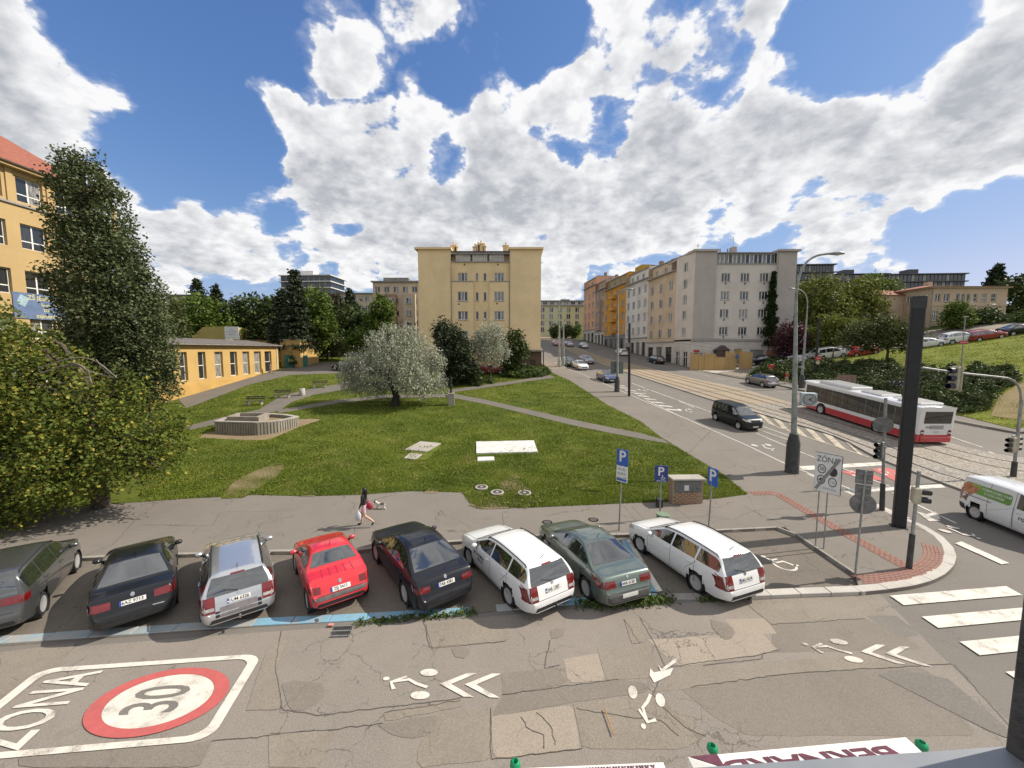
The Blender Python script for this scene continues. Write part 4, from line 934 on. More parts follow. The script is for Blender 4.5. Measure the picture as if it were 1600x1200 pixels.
b.part('roof', M_TILE, hip); b.part('chimney', M_VIL, lambda m_: m_.bx(5.5, 6.3, 6, 7, zr - .4, zr + .7)); b.part('drainpipe', M_SILL, lambda m_: m_.tube([(.12, -.08, .2), (.12, -.08, ze)], .06, 6))
b.wall(M_VIL, (-5.2, 5), (-.02, 5), 0, hz(455)); b.wall(M_VIL, (-5.2, 12), (-5.2, 5), 0, hz(455))
b.part('annexe_roof', M_TILE, lambda m_: m_.add([(-5.6, 4.6, hz(455)), (-.02, 4.6, hz(455)), (-.02, 12.4, hz(455)), (-5.6, 12.4, hz(455)), (-.02, 8.5, hz(441))], [(0, 1, 4), (1, 2, 4), (2, 3, 4), (3, 0, 4), (3, 2, 1, 0)])); b.done()
# ---- school: main block and long low wing
M_SCH = plaster('plaster_school', (.47, .335, .165), .12, .12); M_SCHW = plaster('plaster_school_wing', (.49, .325, .125), .12, .14)
XS = -38.0
b = Bld('school_building', 'ochre plaster school with white windows and red tiled roof behind the tall poplar', 'school', (XS, 0, 0), 0)
def zs_(u, v): d = rayd(u, v); return EYE + d.z * (XS / d.x)
def ys_(u, v): d = rayd(u, v); return d.y * (XS / d.x)
ya, yb = 14.0, 37.0; zbase = -.3; zev = zs_(30, 268)
rows = [zs_(45, 300), zs_(54, 373), zs_(64, 445), zs_(78, 512)]
ys0 = ys_(54, 372); pit_ = 2.62; ops = []
for r, zc in enumerate(rows + [rows[-1] - 3.6]):
    for i in range(-6, 3):
        yy = ys0 + i * pit_
        if ya + 1 < yy < yb - 1: ops.append((yy - ya, zc - .95, 1.75, 1.9, 'T'))
b.wall(M_SCH, (0, ya), (0, yb), zbase, zev, ops, .28)
b.wall(M_SCH, (0, yb), (-14, yb), zbase, zev); b.wall(M_SCH, (-14, ya), (0, ya), zbase, zev)
b.part('string_course', M_SILL, lambda m_: m_.bx(.005, .14, ya, yb, rows[0] - 1.3, rows[0] - 1.15))
b.part('cornice', M_SCH, lambda m_: m_.bx(-14.3, .55, ya - .5, yb + .5, zev, zev + .3))
for i in range(-6, 4): b.part('pilaster', M_SCH, lambda m_: m_.bx(.004, .10, ys0 + (i - .5) * pit_ - .22, ys0 + (i - .5) * pit_ + .22, rows[0] - 1.14, zev - .001))
b.part('gutter', M_FRAMEB, lambda m_: m_.tube([(.62, ya - .5, zev + .25), (.62, yb + .5, zev + .25)], .09, 8))
b.part('roof', M_TILE, lambda m_: m_.add([(.7, ya - .7, zev + .31), (.7, yb + .7, zev + .31), (-14.7, yb + .7, zev + .31), (-14.7, ya - .7, zev + .31), (-7, ya + 6, zev + 6.2), (-7, yb - 6, zev + 6.2)], [(0, 1, 5, 4), (1, 2, 5), (2, 3, 4, 5), (3, 0, 4), (3, 2, 1, 0)]))
b.done()
# banner under the third row of windows
yA, yB = ys_(20, 480), ys_(101, 480); zT, zB = zs_(60, 460), zs_(60, 499)
bn_ = thing('banner', 'blue school banner with yellow lettering on the ochre wall behind the poplar', 'banner', (XS + .04, 0, 0))
MB().bx(0, .03, yA, yB, zB, zT).build('sheet', mat('banner_blue', (.115, .17, .30), .7, 0, .1, 2), bn_)
M_BT = mat('banner_letters', (.62, .56, .22), .7); M_BW = mat('banner_pale', (.33, .45, .52), .7)
wB = yB - yA; hB_ = zT - zB
for txt, fy, fz, s_ in (('ZŠ JESENIOVA', .66, .83, .50), ('Sportovní', .66, .58, .30), ('222', .60, .37, .32), ('zsjeseniova', .66, .13, .46)):
    lettering('lettering', txt, M_BT, bn_, lambda x_, y_: (.034, yA + fy * wB + x_ * s_ * .9, zB + fz * hB_ + y_ * s_), .012)
MB().add([(.033, yA + .05 * wB, zB + .6 * hB_), (.033, yA + .2 * wB, zB + .45 * hB_), (.033, yA + .30 * wB, zB + .80 * hB_), (.033, yA + .14 * wB, zB + .93 * hB_)], [(0, 1, 2, 3)]).build('emblem', M_BW, bn_)
# low wing
pA = Vector(g2(262, 630)); pB = Vector(g2(436, 578)); dW = (pB - pA); pA = pA - dW.normalized() * 4; dW = pB - pA; LW = dW.length; rzW = math.atan2(dW.y, dW.x)
zbw = 1.2
b = Bld('school_wing', 'long low ochre school wing with seven tall narrow windows beside the lane', 'building', (pA.x, pA.y, zbw), rzW)
def lw(u, v):      # pixel on the wing's front wall -> along, height
    d = rayd(u, v); dn = dW.normalized(); nx_, ny_ = -dn.y, dn.x; s_ = (pA.x * nx_ + pA.y * ny_) / (d.x * nx_ + d.y * ny_)
    q = d * s_; return ((q.x - pA.x) * dn.x + (q.y - pA.y) * dn.y, q.z + EYE - zbw)
ops = []
for (u0, u1, v0, v1) in ((280.5, 291, 557.5, 602.5), (309, 319.5, 555.5, 597), (335, 346, 553.5, 593), (359, 368, 551.5, 589), (378.5, 387, 550, 586), (396.5, 405, 549, 582), (413, 421, 547.5, 580)):
    a0, zt_ = lw(u0, v0); a1, z1_ = lw(u1 + 4.2, v1); zt_ = lw(400, 549)[1]; ops.append(((a0 + a1) / 2, zt_ - 3.1, a1 - a0, 3.1, 'U' if False else 'V'))
zw = lw(400, 540.5)[1]
b.wall(M_SCHW, (0, 0), (LW, 0), 0, zw, ops, .35, None, True); b.wall(M_SCHW, (LW, 0), (LW, 9), 0, zw); b.wall(M_SCHW, (0, 9), (0, 0), 0, zw)
b.part('plinth', plaster('plaster_plinth', (.52, .33, .11), .2, .3), lambda m_: m_.bx(-.02, LW + .05, -.07, -.004, 0, ops[3][1] - .35))
b.part('eave', M_DARKTIN, lambda m_: m_.bx(-.3, LW + .3, -.45, 9, zw, zw + .16)); b.part('roof', mat('roof_felt', (.13, .115, .105), .85, 0, .15, 1.5), lambda m_: m_.add([(-.3, -.4, zw + .16), (LW + .3, -.4, zw + .16), (LW + .3, 9, zw + .16), (-.3, 9, zw + .16), (-.3, 4.5, zw + .9), (LW + .3, 4.5, zw + .9)], [(0, 1, 5, 4), (2, 3, 4, 5), (1, 2, 5), (3, 0, 4)]))
b.part('gutter', M_TIN, lambda m_: m_.tube([(-.3, -.5, zw + .05), (LW + .3, -.5, zw + .05)], .07, 6)); b.part('drainpipe', M_FRAME, lambda m_: m_.tube([(LW - .6, -.08, 0), (LW - .6, -.08, zw)], .05, 6))
b.part('round_sign', mat('sign_blue_red', (.12, .13, .35), .5), lambda m_: m_.lathe([(0, -.09), (.28, -.09), (.28, -.075), (0, -.075)], 16, (LW - 1.0, 0, 2.2), 'y')); b.done()
# raised block behind the wing with a white board
Yb_ = 68.0; q0, q1 = at(286, 520, Yb_), at(352, 520, Yb_); zb = 3.0
b = Bld('gym_building', 'olive yellow gym block with slanting roof edge rising behind the low wing', 'building', (q0.x, Yb_, zb), 0); wq = q1.x - q0.x
zq = lambda v: zpx(v, Yb_) - zb
mq = plaster('plaster_olive', (.46, .36, .13), .12, .15)
b.part('wall', mq, lambda m_: m_.add([(0, 0, 0), (wq, 0, 0), (wq, 0, zq(510)), (wq * .48, 0, zq(511)), (0, 0, zq(537)), (0, 9, 0), (wq, 9, 0), (wq, 9, zq(510)), (wq * .48, 9, zq(511)), (0, 9, zq(537))], [(0, 1, 2, 3, 4), (9, 8, 7, 6, 5), (2, 7, 8, 3), (3, 8, 9, 4), (1, 6, 7, 2), (0, 4, 9, 5)]))
b.part('extension', M_SCHW, lambda m_: m_.bx(wq + .02, wq + 10.2, 2, 9, 0, zq(531))); b.part('extension_roof', M_DARKTIN, lambda m_: m_.bx(wq, wq + 10.4, 1.8, 9.2, zq(531), zq(530)))
b.done()
sb = thing('signboard', 'white printed board standing on the roof edge of the low school wing', 'sign', (q1.x + .1, Yb_ - .3, zb))
wS = at(374, 520, Yb_).x - q1.x; MB().bx(0, wS, 0, .06, zq(530.5), zq(510.5)).build('board', mat('board_white', (.80, .80, .80), .6, 0, .08, 3), sb)
for i in range(3): lettering('lettering', ('ŠKOLA', 'SPORTOVNÍ HALA', 'JESENIOVA')[i], mat('board_print', (.24, .25, .36), .7), sb, lambda x_, y_: (wS / 2 + x_ * .21, -.004, zq(510.5) - .45 - i * .45 + y_ * .30))
# yellow wall/annex further along, green gate
Y2 = 64.0; q0, q1 = at(438, 545, Y2), at(469, 545, Y2); b = Bld('annexe', 'small ochre annexe with flat top behind the green gate', 'building', (q0.x, Y2, 3.5), 0)
b.wall(M_SCHW, (0, 0), (q1.x - q0.x, 0), 0, zpx(531, Y2) - 3.5); b.wall(M_SCHW, (q1.x - q0.x, 0), (q1.x - q0.x, 6), 0, zpx(531, Y2) - 3.5); b.part('coping', M_SILL, lambda m_: m_.bx(-.1, q1.x - q0.x + .1, -.1, 6, zpx(531, Y2) - 3.5, zpx(531, Y2) - 3.4)); b.done()
gt = G(446, 576); gt_ = thing('gate', 'green sheet metal gate beside the end of the low school wing', 'gate', gt, R(35)); M_GRN = mat('gate_green', (.02, .14, .12), .5, 0, .15, 3)
for i in range(2):
    MB().bx(i * 1.6 + .05, i * 1.6 + 1.55, -.03, .03, .15, 2.1).build('gate_leaf', M_GRN, gt_); MB().bx(i * 1.6 + .45, i * 1.6 + .9, -.05, -.035, 1.1, 1.5).build('notice', M_FRAME, gt_)
for i in range(3): MB().bx(i * 1.6 - .05, i * 1.6 + .045, -.06, .06, 0, 2.3).build('gate_post', M_GRN, gt_)
# pavilion
Yp = 78.0; q0, q1 = at(486, 550, Yp), at(541, 550, Yp); zb = Tz(q0.x, Yp); b = Bld('pavilion', 'low beige pavilion with brown flat roof beyond the car park', 'building', (q0.x, Yp, zb), 0); wq = q1.x - q0.x; zq = zpx(535, Yp) - zb
b.wall(plaster('plaster_pavilion', (.33, .27, .23), .2, .4), (0, 0), (wq, 0), 0, zq, [(wq * .27, 1.0, 1.1, 1.1, '2'), (wq * .63, 0, 1.3, 2.1, 'S'), (wq * .88, 1, 1.0, 1.1, '2')], .2, M_FRAMEB); b.wall(plaster('plaster_pavilion', (.33, .27, .23)), (wq, 0), (wq, 8), 0, zq); b.part('roof', M_DARKTIN, lambda m_: m_.bx(-.5, wq + .5, -.6, 8, zq, zq + .4)); b.done()
# yellow yard wall in front of the grey building
M_YW = plaster('plaster_yard_wall', (.46, .31, .14), .15, .3)
yw = thing('garden_wall', 'low ochre yard wall with pillars in front of the grey corner building', 'wall', (XB, Yg - 3.2, zg)); 
for i, (u0, u1, v0) in enumerate(((1081, 1093, 553), (1093, 1102, 556), (1102, 1118, 553), (1118, 1136, 558), (1136, 1150, 551), (1158, 1176, 550))):
    l_, r_ = xpx(u0, 550, Yg - 3.2) - XB, xpx(u1, 550, Yg - 3.2) - XB
    MB().bx(l_, r_ - .02, -.12, .12, 0, zpx(v0, Yg - 3.2) - zg).build('wall_panel', M_YW, yw)
    MB().bx(l_ - .15, l_ + .15, -.2, .2, 0, zpx(v0, Yg - 3.2) - zg + .25).build('pillar', M_YW, yw)
bw = thing('retaining_wall', 'brick red retaining wall with bushes behind the parked dark car', 'wall', (xpx(1196, 550, 70), 69.5, zg)); MB().bx(0, 3.0, 0, .3, 0, zpx(547, 69.5) - zg).build('wall_panel', plaster('wall_brickred', (.36, .17, .10), .2, .3), bw)
# ================================================================== trees, shrubs, grass
def leaf_mat(name, c1, c2, c3=None, trans=.25, rough=.55):
    """leaves: each leaf its own tone, a third tone for a few of them, some light passing through"""
    if name in MATS: return MATS[name]
    m, b, n = base_mat(name); MATS[name] = m
    g = n.n.new('ShaderNodeNewGeometry'); r = g.outputs['Random Per Island']
    c = n.mix(n.ramp(r, 0, 1, 0, 1, False), c1, c2)
    if c3: c = n.mix(n.ramp(n.math('FRACT', n.math('MULTIPLY', r, 7.31)), .78, .86), c, c3)
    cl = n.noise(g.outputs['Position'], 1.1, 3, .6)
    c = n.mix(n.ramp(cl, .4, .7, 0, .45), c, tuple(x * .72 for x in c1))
    n.put(b.inputs['Base Color'], c); b.inputs['Roughness'].default_value = rough; b.inputs['Specular IOR Level'].default_value = .3
    b.inputs['Specular IOR Level'].default_value = .12
    tr = n.n.new('ShaderNodeBsdfTranslucent'); n.put(tr.inputs['Color'], c)
    ms = n.n.new('ShaderNodeMixShader'); ms.inputs[0].default_value = trans
    out = n.n['Material Output']; n.l.new(b.outputs[0], ms.inputs[1]); n.l.new(tr.outputs[0], ms.inputs[2]); n.l.new(ms.outputs[0], out.inputs[0])
    return m
M_BARK = mat('bark', (.085, .065, .05), .95, 0, .25, 8, .8, 30); M_BARKD = mat('bark_dark', (.045, .036, .03), .95, 0, .25, 8, .8, 30)
def leaf_mesh(name, C, size, m, asp=1.6, up=None, droop=0.0, jit=.35, fold=False):
    """one four-cornered leaf per row of C"""
    N = len(C); n_ = rng.normal(size=(N, 3)); n_[:, 2] = np.abs(n_[:, 2]) + .25
    if up is not None: n_ += up
    n_ /= np.linalg.norm(n_, axis=1)[:, None]
    a = rng.normal(size=(N, 3)); a[:, 2] -= droop
    a -= n_ * np.sum(a * n_, 1)[:, None]; a /= np.linalg.norm(a, axis=1)[:, None] + 1e-9
    b = np.cross(n_, a); s = size * (1 + jit * rng.uniform(-1, 1, N))[:, None]
    A = a * s * asp * .5; B = b * s * .5
    V = np.stack([C - A, C + B * .9 - A * .1, C + A, C - B * .9 - A * .1], 1).reshape(-1, 3)
    me = bpy.data.meshes.new(name); me.vertices.add(4 * N); me.vertices.foreach_set('co', V.ravel().astype(np.float32))
    me.loops.add(4 * N); me.loops.foreach_set('vertex_index', np.arange(4 * N, dtype=np.int32))
    me.polygons.add(N); me.polygons.foreach_set('loop_start', np.arange(0, 4 * N, 4, dtype=np.int32))
    me.update(calc_edges=True); me.materials.append(m); return me
def cloud(blobs, nclump, per, sig, shell=.55, squash=1.0, stretch=None):
    """leaf positions in clumps scattered over the outer part of several ellipsoids"""
    vol = np.array([b[3] * b[4] * b[5] for b in blobs]) ** .75; pick = rng.choice(len(blobs), nclump, p=vol / vol.sum())
    B = np.array(blobs, float)[pick]; d = rng.normal(size=(nclump, 3)); d /= np.linalg.norm(d, axis=1)[:, None]
    r = shell + (1 - shell) * rng.uniform(0, 1, nclump) ** .6; r *= rng.uniform(.86, 1.12, nclump)
    C = B[:, :3] + d * B[:, 3:6] * r[:, None]
    off = rng.normal(size=(nclump, per, 3)) * sig * rng.uniform(.6, 1.4, (nclump, 1, 1)); off[:, :, 2] *= squash
    if stretch is not None: off += np.array(stretch) * rng.uniform(-1, 1, (nclump, per, 1))
    return (C[:, None] + off).reshape(-1, 3)
def limbs(mb, base, tips, r0, split=.35, bend=.25, n=7):
    base = Vector(base)
    for tp in tips:
        tp = Vector(tp); f = base + (Vector((base.x, base.y, tp.z)) - base) * split
        mid = f.lerp(tp, .5) + Vector((random.uniform(-1, 1), random.uniform(-1, 1), random.uniform(.2, 1))) * bend * (tp - f).length * .5
        mb.tube([f, f.lerp(mid, .55) + Vector((0, 0, .05)), mid, mid.lerp(tp, .6), tp], [r0 * .55, r0 * .42, r0 * .3, r0 * .18, r0 * .06], n)
def tree(name, label, pos, trunk_pts, r0, blobs, m, leaf, nclump, per, sig, group=None, tips=6, bark=None, **kw):
    """blobs and trunk in the tree's own frame; trunk > branches, crown"""
    t = thing(name, label, 'tree', pos, 0, group)
    mb = MB(); n_ = len(trunk_pts); mb.tube(trunk_pts, [r0 * 1.25] + [r0 * (1 - .65 * i / max(n_ - 1, 1)) for i in range(1, n_)], 9)
    limbs(mb, trunk_pts[-2] if n_ > 2 else trunk_pts[0], [(b[0] + random.uniform(-.4, .4) * b[3], b[1] + random.uniform(-.4, .4) * b[4], b[2] + random.uniform(-.1, .4) * b[5]) for b in random.choices(blobs, k=tips)], r0, .4)
    mb.build('trunk', bark or M_BARK, t, 50)
    ck = {k_: kw.pop(k_) for k_ in ('shell', 'squash', 'stretch') if k_ in kw}
    C = cloud(blobs, nclump, per, sig, **ck)
    link(bpy.data.objects.new('crown', leaf_mesh('crown', C, leaf, m, **kw)), t)
    return t
L_MAPLE = leaf_mat('leaf_maple', (.072, .108, .020), (.150, .178, .036), (.32, .28, .05), .28)
L_POPLAR = leaf_mat('leaf_poplar', (.066, .088, .038), (.120, .146, .064), (.18, .20, .11), .2)
L_SILVER = leaf_mat('leaf_silver', (.33, .345, .265), (.47, .475, .385), (.20, .23, .14), .22)
L_DARK = leaf_mat('leaf_dark', (.046, .070, .022), (.088, .118, .038), None, .15)
L_PINE = leaf_mat('needle_dark', (.030, .042, .024), (.056, .072, .038), None, .08)
L_MID = leaf_mat('leaf_mid', (.075, .120, .022), (.140, .190, .040), None, .25)
L_BRIGHT = leaf_mat('leaf_bright', (.085, .115, .020), (.165, .185, .040), (.24, .24, .07), .3)
L_OLIVEG = leaf_mat('leaf_olive', (.070, .090, .030), (.13, .145, .055), None, .25)
L_PURPLE = leaf_mat('leaf_purple', (.065, .020, .035), (.12, .045, .06), (.09, .08, .05), .2)
L_JUN = leaf_mat('needle_juniper', (.040, .066, .024), (.095, .125, .042), (.14, .15, .06), .1)
L_IVY = leaf_mat('leaf_ivy', (.020, .036, .012), (.045, .066, .022), None, .15)
L_HEDGE = leaf_mat('leaf_hedge', (.055, .085, .022), (.11, .145, .04), None, .2)
# maple in front of the school: broad, hanging low over the pavement
def px_blobs(lst, Y, o):
    """round masses given as (u, v, radius in px, depth offset): real position at distance Y + offset"""
    out = []
    for u, v, r, dy in lst:
        p = at(u, v, Y + dy); k_ = r * (Y + dy) / FPX; out.append((p.x - o[0], p.y - o[1], p.z - o[2], k_, k_ * 1.05, k_ * .92))
    return out
o = Vector((-19.0, 17.6, 0)); o.z = Tz(o.x, o.y) + .13
bl = px_blobs([(12, 560, 55, 0), (70, 615, 70, 0), (20, 680, 84, -.5), (130, 660, 70, 0), (110, 730, 66, -1), (30, 770, 55, -1.5), (-70, 640, 88, 0), (-60, 760, 79, -1), (200, 640, 37, .5), (205, 700, 53, 0), (250, 690, 37, .2), (222, 600, 14, .6), (262, 735, 18, -.2), (45, 535, 30, .6), (-45, 500, 48, 0), (205, 745, 26, -.6), (35, 830, 16, -1.6), (-10, 800, 40, -1.5), (-120, 720, 79, 0), (92, 575, 32, .8), (20, 600, 79, 2.0), (120, 690, 79, 2.0), (270, 660, 21, .6), (185, 590, 16, .8)], 17.0, o)
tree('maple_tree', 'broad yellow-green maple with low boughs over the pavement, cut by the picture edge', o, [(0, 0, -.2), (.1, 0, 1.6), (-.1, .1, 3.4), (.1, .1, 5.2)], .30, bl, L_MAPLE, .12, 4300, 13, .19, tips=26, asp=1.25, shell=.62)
# bare boughs reaching out of it
mt = [t_ for t_ in COL.objects if t_.name == 'maple_tree'][0]
for pts in ([(60, 575), (117, 557), (150, 562), (182, 590)], [(60, 585), (112, 566), (138, 580), (176, 590)], [(112, 566), (135, 574), (143, 598)], [(150, 562), (160, 575), (172, 586)]):
    MB().tube([tuple(p) for p in smoothline([at(u, v, 15.6) - o for u, v in pts], 2)], .022, 6).build('bough', mat('bark_pale', (.20, .17, .14), .9, 0, .2, 8), mt, 60)
# tall dark poplar bent by the wind
o = Vector((-27.2, 29.0, 0)); o.z = Tz(o.x, o.y) + .13
bl = px_blobs([(109, 258, 19, 0), (136, 255, 18, 0), (98, 285, 21, 0), (132, 290, 32, 0), (169, 300, 19, 0), (119, 335, 34, 0), (166, 345, 34, .3), (143, 385, 42, 0), (190, 395, 29, 0), (167, 430, 50, 0), (209, 445, 34, 0), (106, 370, 21, 0), (100, 395, 16, 0), (86, 430, 18, 0),
                (187, 490, 53, 0), (131, 475, 34, 0), (103, 455, 18, 0), (220, 510, 42, 0), (160, 530, 53, 0), (221, 565, 46, 0), (161, 585, 50, 0), (244, 600, 29, .3), (133, 540, 35, 0), (194, 620, 40, .5), (248, 555, 27, 0), (234, 470, 14, 0)], 29.0, o)
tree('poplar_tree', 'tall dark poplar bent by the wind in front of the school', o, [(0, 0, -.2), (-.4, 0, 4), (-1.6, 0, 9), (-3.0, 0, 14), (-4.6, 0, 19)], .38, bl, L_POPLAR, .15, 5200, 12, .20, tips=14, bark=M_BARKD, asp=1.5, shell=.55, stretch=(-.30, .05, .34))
# silvery oleasters
o = G(617, 634, .13)
bl = px_blobs([(640, 525, 18, 0), (600, 545, 30, 0), (655, 555, 30, 0), (625, 560, 37, -1.5), (565, 575, 29, 0), (545, 595, 18, -.5), (590, 590, 30, -2), (640, 590, 30, -2.2), (672, 590, 24, 0), (688, 608, 13, -.5), (682, 565, 15, 0), (610, 520, 13, 0), (560, 604, 17, -1), (660, 604, 17, -1.8), (625, 600, 20, 1.5), (540, 578, 12, 0), (590, 606, 13, -1.5)], 40.2, o)
tree('oleaster_tree', 'silvery weeping oleaster with a leaning dark trunk in the middle of the lawn', o, [(0, 0, -.1), (.15, 0, 1.0), (-.2, 0, 2.2), (.2, 0, 3.6)], .42, bl, L_SILVER, .10, 2000, 14, .17, tips=22, bark=M_BARKD, asp=2.6, droop=1.5, shell=.42, stretch=(.10, 0, -.46), group='silvery oleaster trees')
o = Vector((xpx(765, 560, 53), 53, 0)); o.z = Tz(o.x, o.y) + .13
bl = px_blobs([(765, 525, 24, 0), (748, 545, 20, 0), (782, 548, 18, 0), (765, 555, 22, -.5), (775, 520, 14, 0), (750, 530, 14, 0)], 53, o)
tree('oleaster_tree', 'smaller silvery oleaster in front of the yellow block behind the red car', o, [(0, 0, -.1), (.1, 0, 1.2), (0, 0, 2.4)], .2, bl, L_SILVER, .12, 700, 11, .22, tips=6, bark=M_BARKD, asp=2.4, droop=1.2, shell=.35, stretch=(.05, 0, -.25), group='silvery oleaster trees')
def simple(name, label, Y, blobs, m, leaf, ncl, base_u, base_v=None, group=None, r0=.2, per=9, sig=.4, bark=None, **kw):
    o = Vector((xpx(base_u, 540, Y), Y, 0)); o.z = Tz(o.x, o.y) + .1
    bl = px_blobs(blobs, Y, o); zc = min(b[2] for b in bl)
    return tree(name, label, o, [(0, 0, -.3), (.1, 0, max(zc * .5, .6)), (0, 0, max(zc, 1.2))], r0, bl, m, leaf, ncl, per, sig, group, 5, bark, **kw)
simple('yew_tree', 'dark evergreen yew between the two silvery oleasters', 50, [(700, 525, 22, 0), (712, 545, 26, 0), (695, 560, 22, 0), (722, 570, 20, 0), (690, 510, 10, 0), (705, 580, 14, 0), (735, 575, 12, 0)], L_PINE, .2, 800, 712, r0=.2, per=10, sig=.3, bark=M_BARKD, asp=2.2)
simple('lime_tree', 'dark green broadleaf tree at the right shoulder of the yellow block beside the shed', 58, [(800, 540, 18, 0), (812, 550, 14, 0), (795, 560, 16, 0), (805, 525, 10, 0), (817, 543, 9, 0), (800, 572, 12, 0)], L_DARK, .28, 420, 798, r0=.16, per=9, sig=.3)
# trees behind the school wing
BG = 'background trees behind the school wing'
simple('horse_chestnut', 'rounded bright green tree rising behind the olive gym block', 72, [(315, 495, 38, 0), (285, 510, 26, 0), (345, 508, 30, 0), (320, 520, 36, 0), (365, 525, 16, 0)], L_MID, .4, 800, 318, group=BG)
simple('dark_tree', 'broad dark tree just right of the rounded bright green one', 76, [(395, 490, 32, 0), (420, 505, 28, 0), (375, 500, 20, 0), (405, 525, 32, 0), (430, 480, 18, 0)], L_DARK, .42, 800, 400, group=BG)
simple('feathery_tree', 'thin feathery dark tree beside the poplar and the bright round tree', 60, [(262, 485, 20, 0), (270, 510, 20, 0), (255, 465, 10, 0), (255, 530, 22, 0), (280, 470, 8, 0), (290, 540, 14, 0)], L_OLIVEG, .3, 330, 265, group=BG)
simple('broadleaf_tree', 'light green tree leaning on the tall dark conifer', 70, [(492, 475, 24, 0), (480, 500, 26, 0), (500, 510, 24, 0), (485, 530, 24, 0)], L_MID, .4, 650, 490, group=BG)
simple('brown_tree', 'brownish dark tree left of the small conifer on the horizon', 88, [(518, 475, 18, 0), (528, 490, 18, 0), (512, 500, 20, 0), (535, 505, 16, 0)], leaf_mat('leaf_brown', (.045, .045, .025), (.075, .07, .035)), .42, 450, 520, group=BG)
simple('lime_tree', 'rounded mid green tree in front of the cream wing, below the small conifer', 84, [(550, 495, 22, 0), (570, 510, 22, 0), (535, 525, 22, 0), (560, 535, 20, 0), (590, 525, 16, 0)], L_DARK, .42, 560, 552, group=BG)
simple('lime_tree', 'upright green tree against the cream apartment wing', 82, [(597, 485, 18, 0), (592, 505, 20, 0), (602, 520, 18, 0), (596, 470, 9, 0)], L_MID, .4, 430, 597, group=BG)
simple('round_shrub', 'round clipped green shrub beside the pavilion roof', 70, [(560, 530, 16, 0), (552, 537, 12, 0)], L_MID, .3, 200, 560, group=BG)
simple('dark_tree', 'low dark tree mass behind the pavilion', 86, [(450, 535, 26, 0), (475, 530, 22, 0), (515, 525, 22, 0), (500, 515, 20, 0)], L_DARK, .42, 560, 480, group=BG)
simple('lime_tree', 'pale green shrubby tree between conifer and pavilion', 74, [(505, 540, 16, 0), (520, 533, 14, 0), (530, 545, 12, 0), (495, 545, 12, 0)], L_OLIVEG, .34, 280, 510, group=BG)
def conifer(name, label, Y, u, v0, v1, wpx, m, n=260, group=None, leaf=.34):
    o = Vector((xpx(u, 500, Y), Y, 0)); o.z = Tz(o.x, o.y); top = at(u, v0, Y).z - o.z; bot = max(at(u, v1, Y).z - o.z, .5); w = wpx * Y / FPX / 2
    t = thing(name, label, 'tree', o, 0, group); MB().tube([(0, 0, -.3), (0, 0, top * .6), (0, 0, top)], [.25, .14, .02], 7).build('trunk', M_BARKD, t)
    C = []
    for i in range(n):
        f = rng.uniform(0, 1) ** .75; lay = math.floor(f * 11) / 11 + rng.uniform(0, .05); zz = top - (top - bot) * min(lay, 1); rr = w * (lay * .92 + .05) * rng.uniform(.35, 1.08); a = rng.uniform(0, 6.28)
        p = np.array([rr * math.cos(a), rr * math.sin(a), zz - rr * .22 + rng.normal() * .12])
        C.append(p + rng.normal(size=(9, 3)) * np.array([.3, .3, .13]))
    link(bpy.data.objects.new('crown', leaf_mesh('crown', np.concatenate(C), leaf, m, asp=2.0)), t); return t
CG = 'conifers on the skyline'
conifer('spruce_tree', 'larger of two dark spruces on the skyline above the bright round tree', 95, 312, 437, 480, 42, L_PINE, 240, CG); conifer('spruce_tree', 'smaller thin spruce on the skyline above the dark tree', 95, 340, 443, 480, 26, L_PINE, 150, CG)
conifer('spruce_tree', 'tallest dark conifer in front of the white modern block', 66, 463, 424, 545, 64, L_PINE, 620, CG, .3); conifer('spruce_tree', 'dark pine left of the tallest conifer', 68, 440, 455, 545, 52, L_PINE, 420, CG, .3); conifer('spruce_tree', 'small dark conifer in front of the long beige block', 90, 548, 453, 490, 32, L_PINE, 200, CG)
# far wooded rim left, one mass
o = Vector((-95, 105, 0)); t = None
Cw = cloud([(-150, 92, Tz(-150, 92) + 4, 30, 10, 8), (-105, 100, Tz(-105, 100) + 4, 28, 9, 7.5), (-70, 112, Tz(-70, 112) + 4, 24, 8, 7), (-40, 108, Tz(-40, 108) + 3, 18, 8, 5)], 1600, 10, .8, shell=.6)
wm = link(bpy.data.objects.new('woodland', leaf_mesh('woodland', Cw, .6, L_DARK))); wm['kind'] = 'stuff'
# trees of the hill on the right
HG = 'trees along the hill road'
simple('ash_tree', 'tall yellow-green tree right beside the grey corner building', 74, [(1275, 465, 34, 0), (1255, 490, 32, 0), (1300, 485, 32, 0), (1270, 515, 36, 0), (1250, 530, 20, 0), (1305, 515, 26, 0), (1290, 445, 18, 0), (1252, 455, 16, 0)], L_BRIGHT, .32, 1300, 1270, group=HG, sig=.42)
simple('ash_tree', 'broad yellow-green tree below the middle dark office block', 76, [(1335, 470, 28, 0), (1350, 455, 24, 0), (1330, 495, 30, 0), (1360, 485, 24, 0), (1318, 460, 18, 0), (1345, 510, 26, 0)], L_BRIGHT, .32, 1000, 1335, group=HG, sig=.42)
simple('ash_tree', 'darker green tree between the office blocks and the villa', 82, [(1372, 455, 24, 0), (1385, 470, 20, 0), (1360, 440, 12, 0), (1395, 490, 22, 0), (1412, 500, 16, 0), (1375, 490, 22, 0)], L_MID, .34, 720, 1378, group=HG, sig=.42)
simple('thorn_tree', 'spreading thorn tree with short leaning trunk on the grass slope', 55, [(1385, 520, 26, 0), (1360, 530, 22, 0), (1345, 518, 18, 0), (1405, 530, 22, 0), (1420, 518, 18, 0), (1330, 530, 16, 0), (1375, 510, 18, 0)], L_OLIVEG, .22, 900, 1387, group=HG, per=10, sig=.28, asp=1.6)
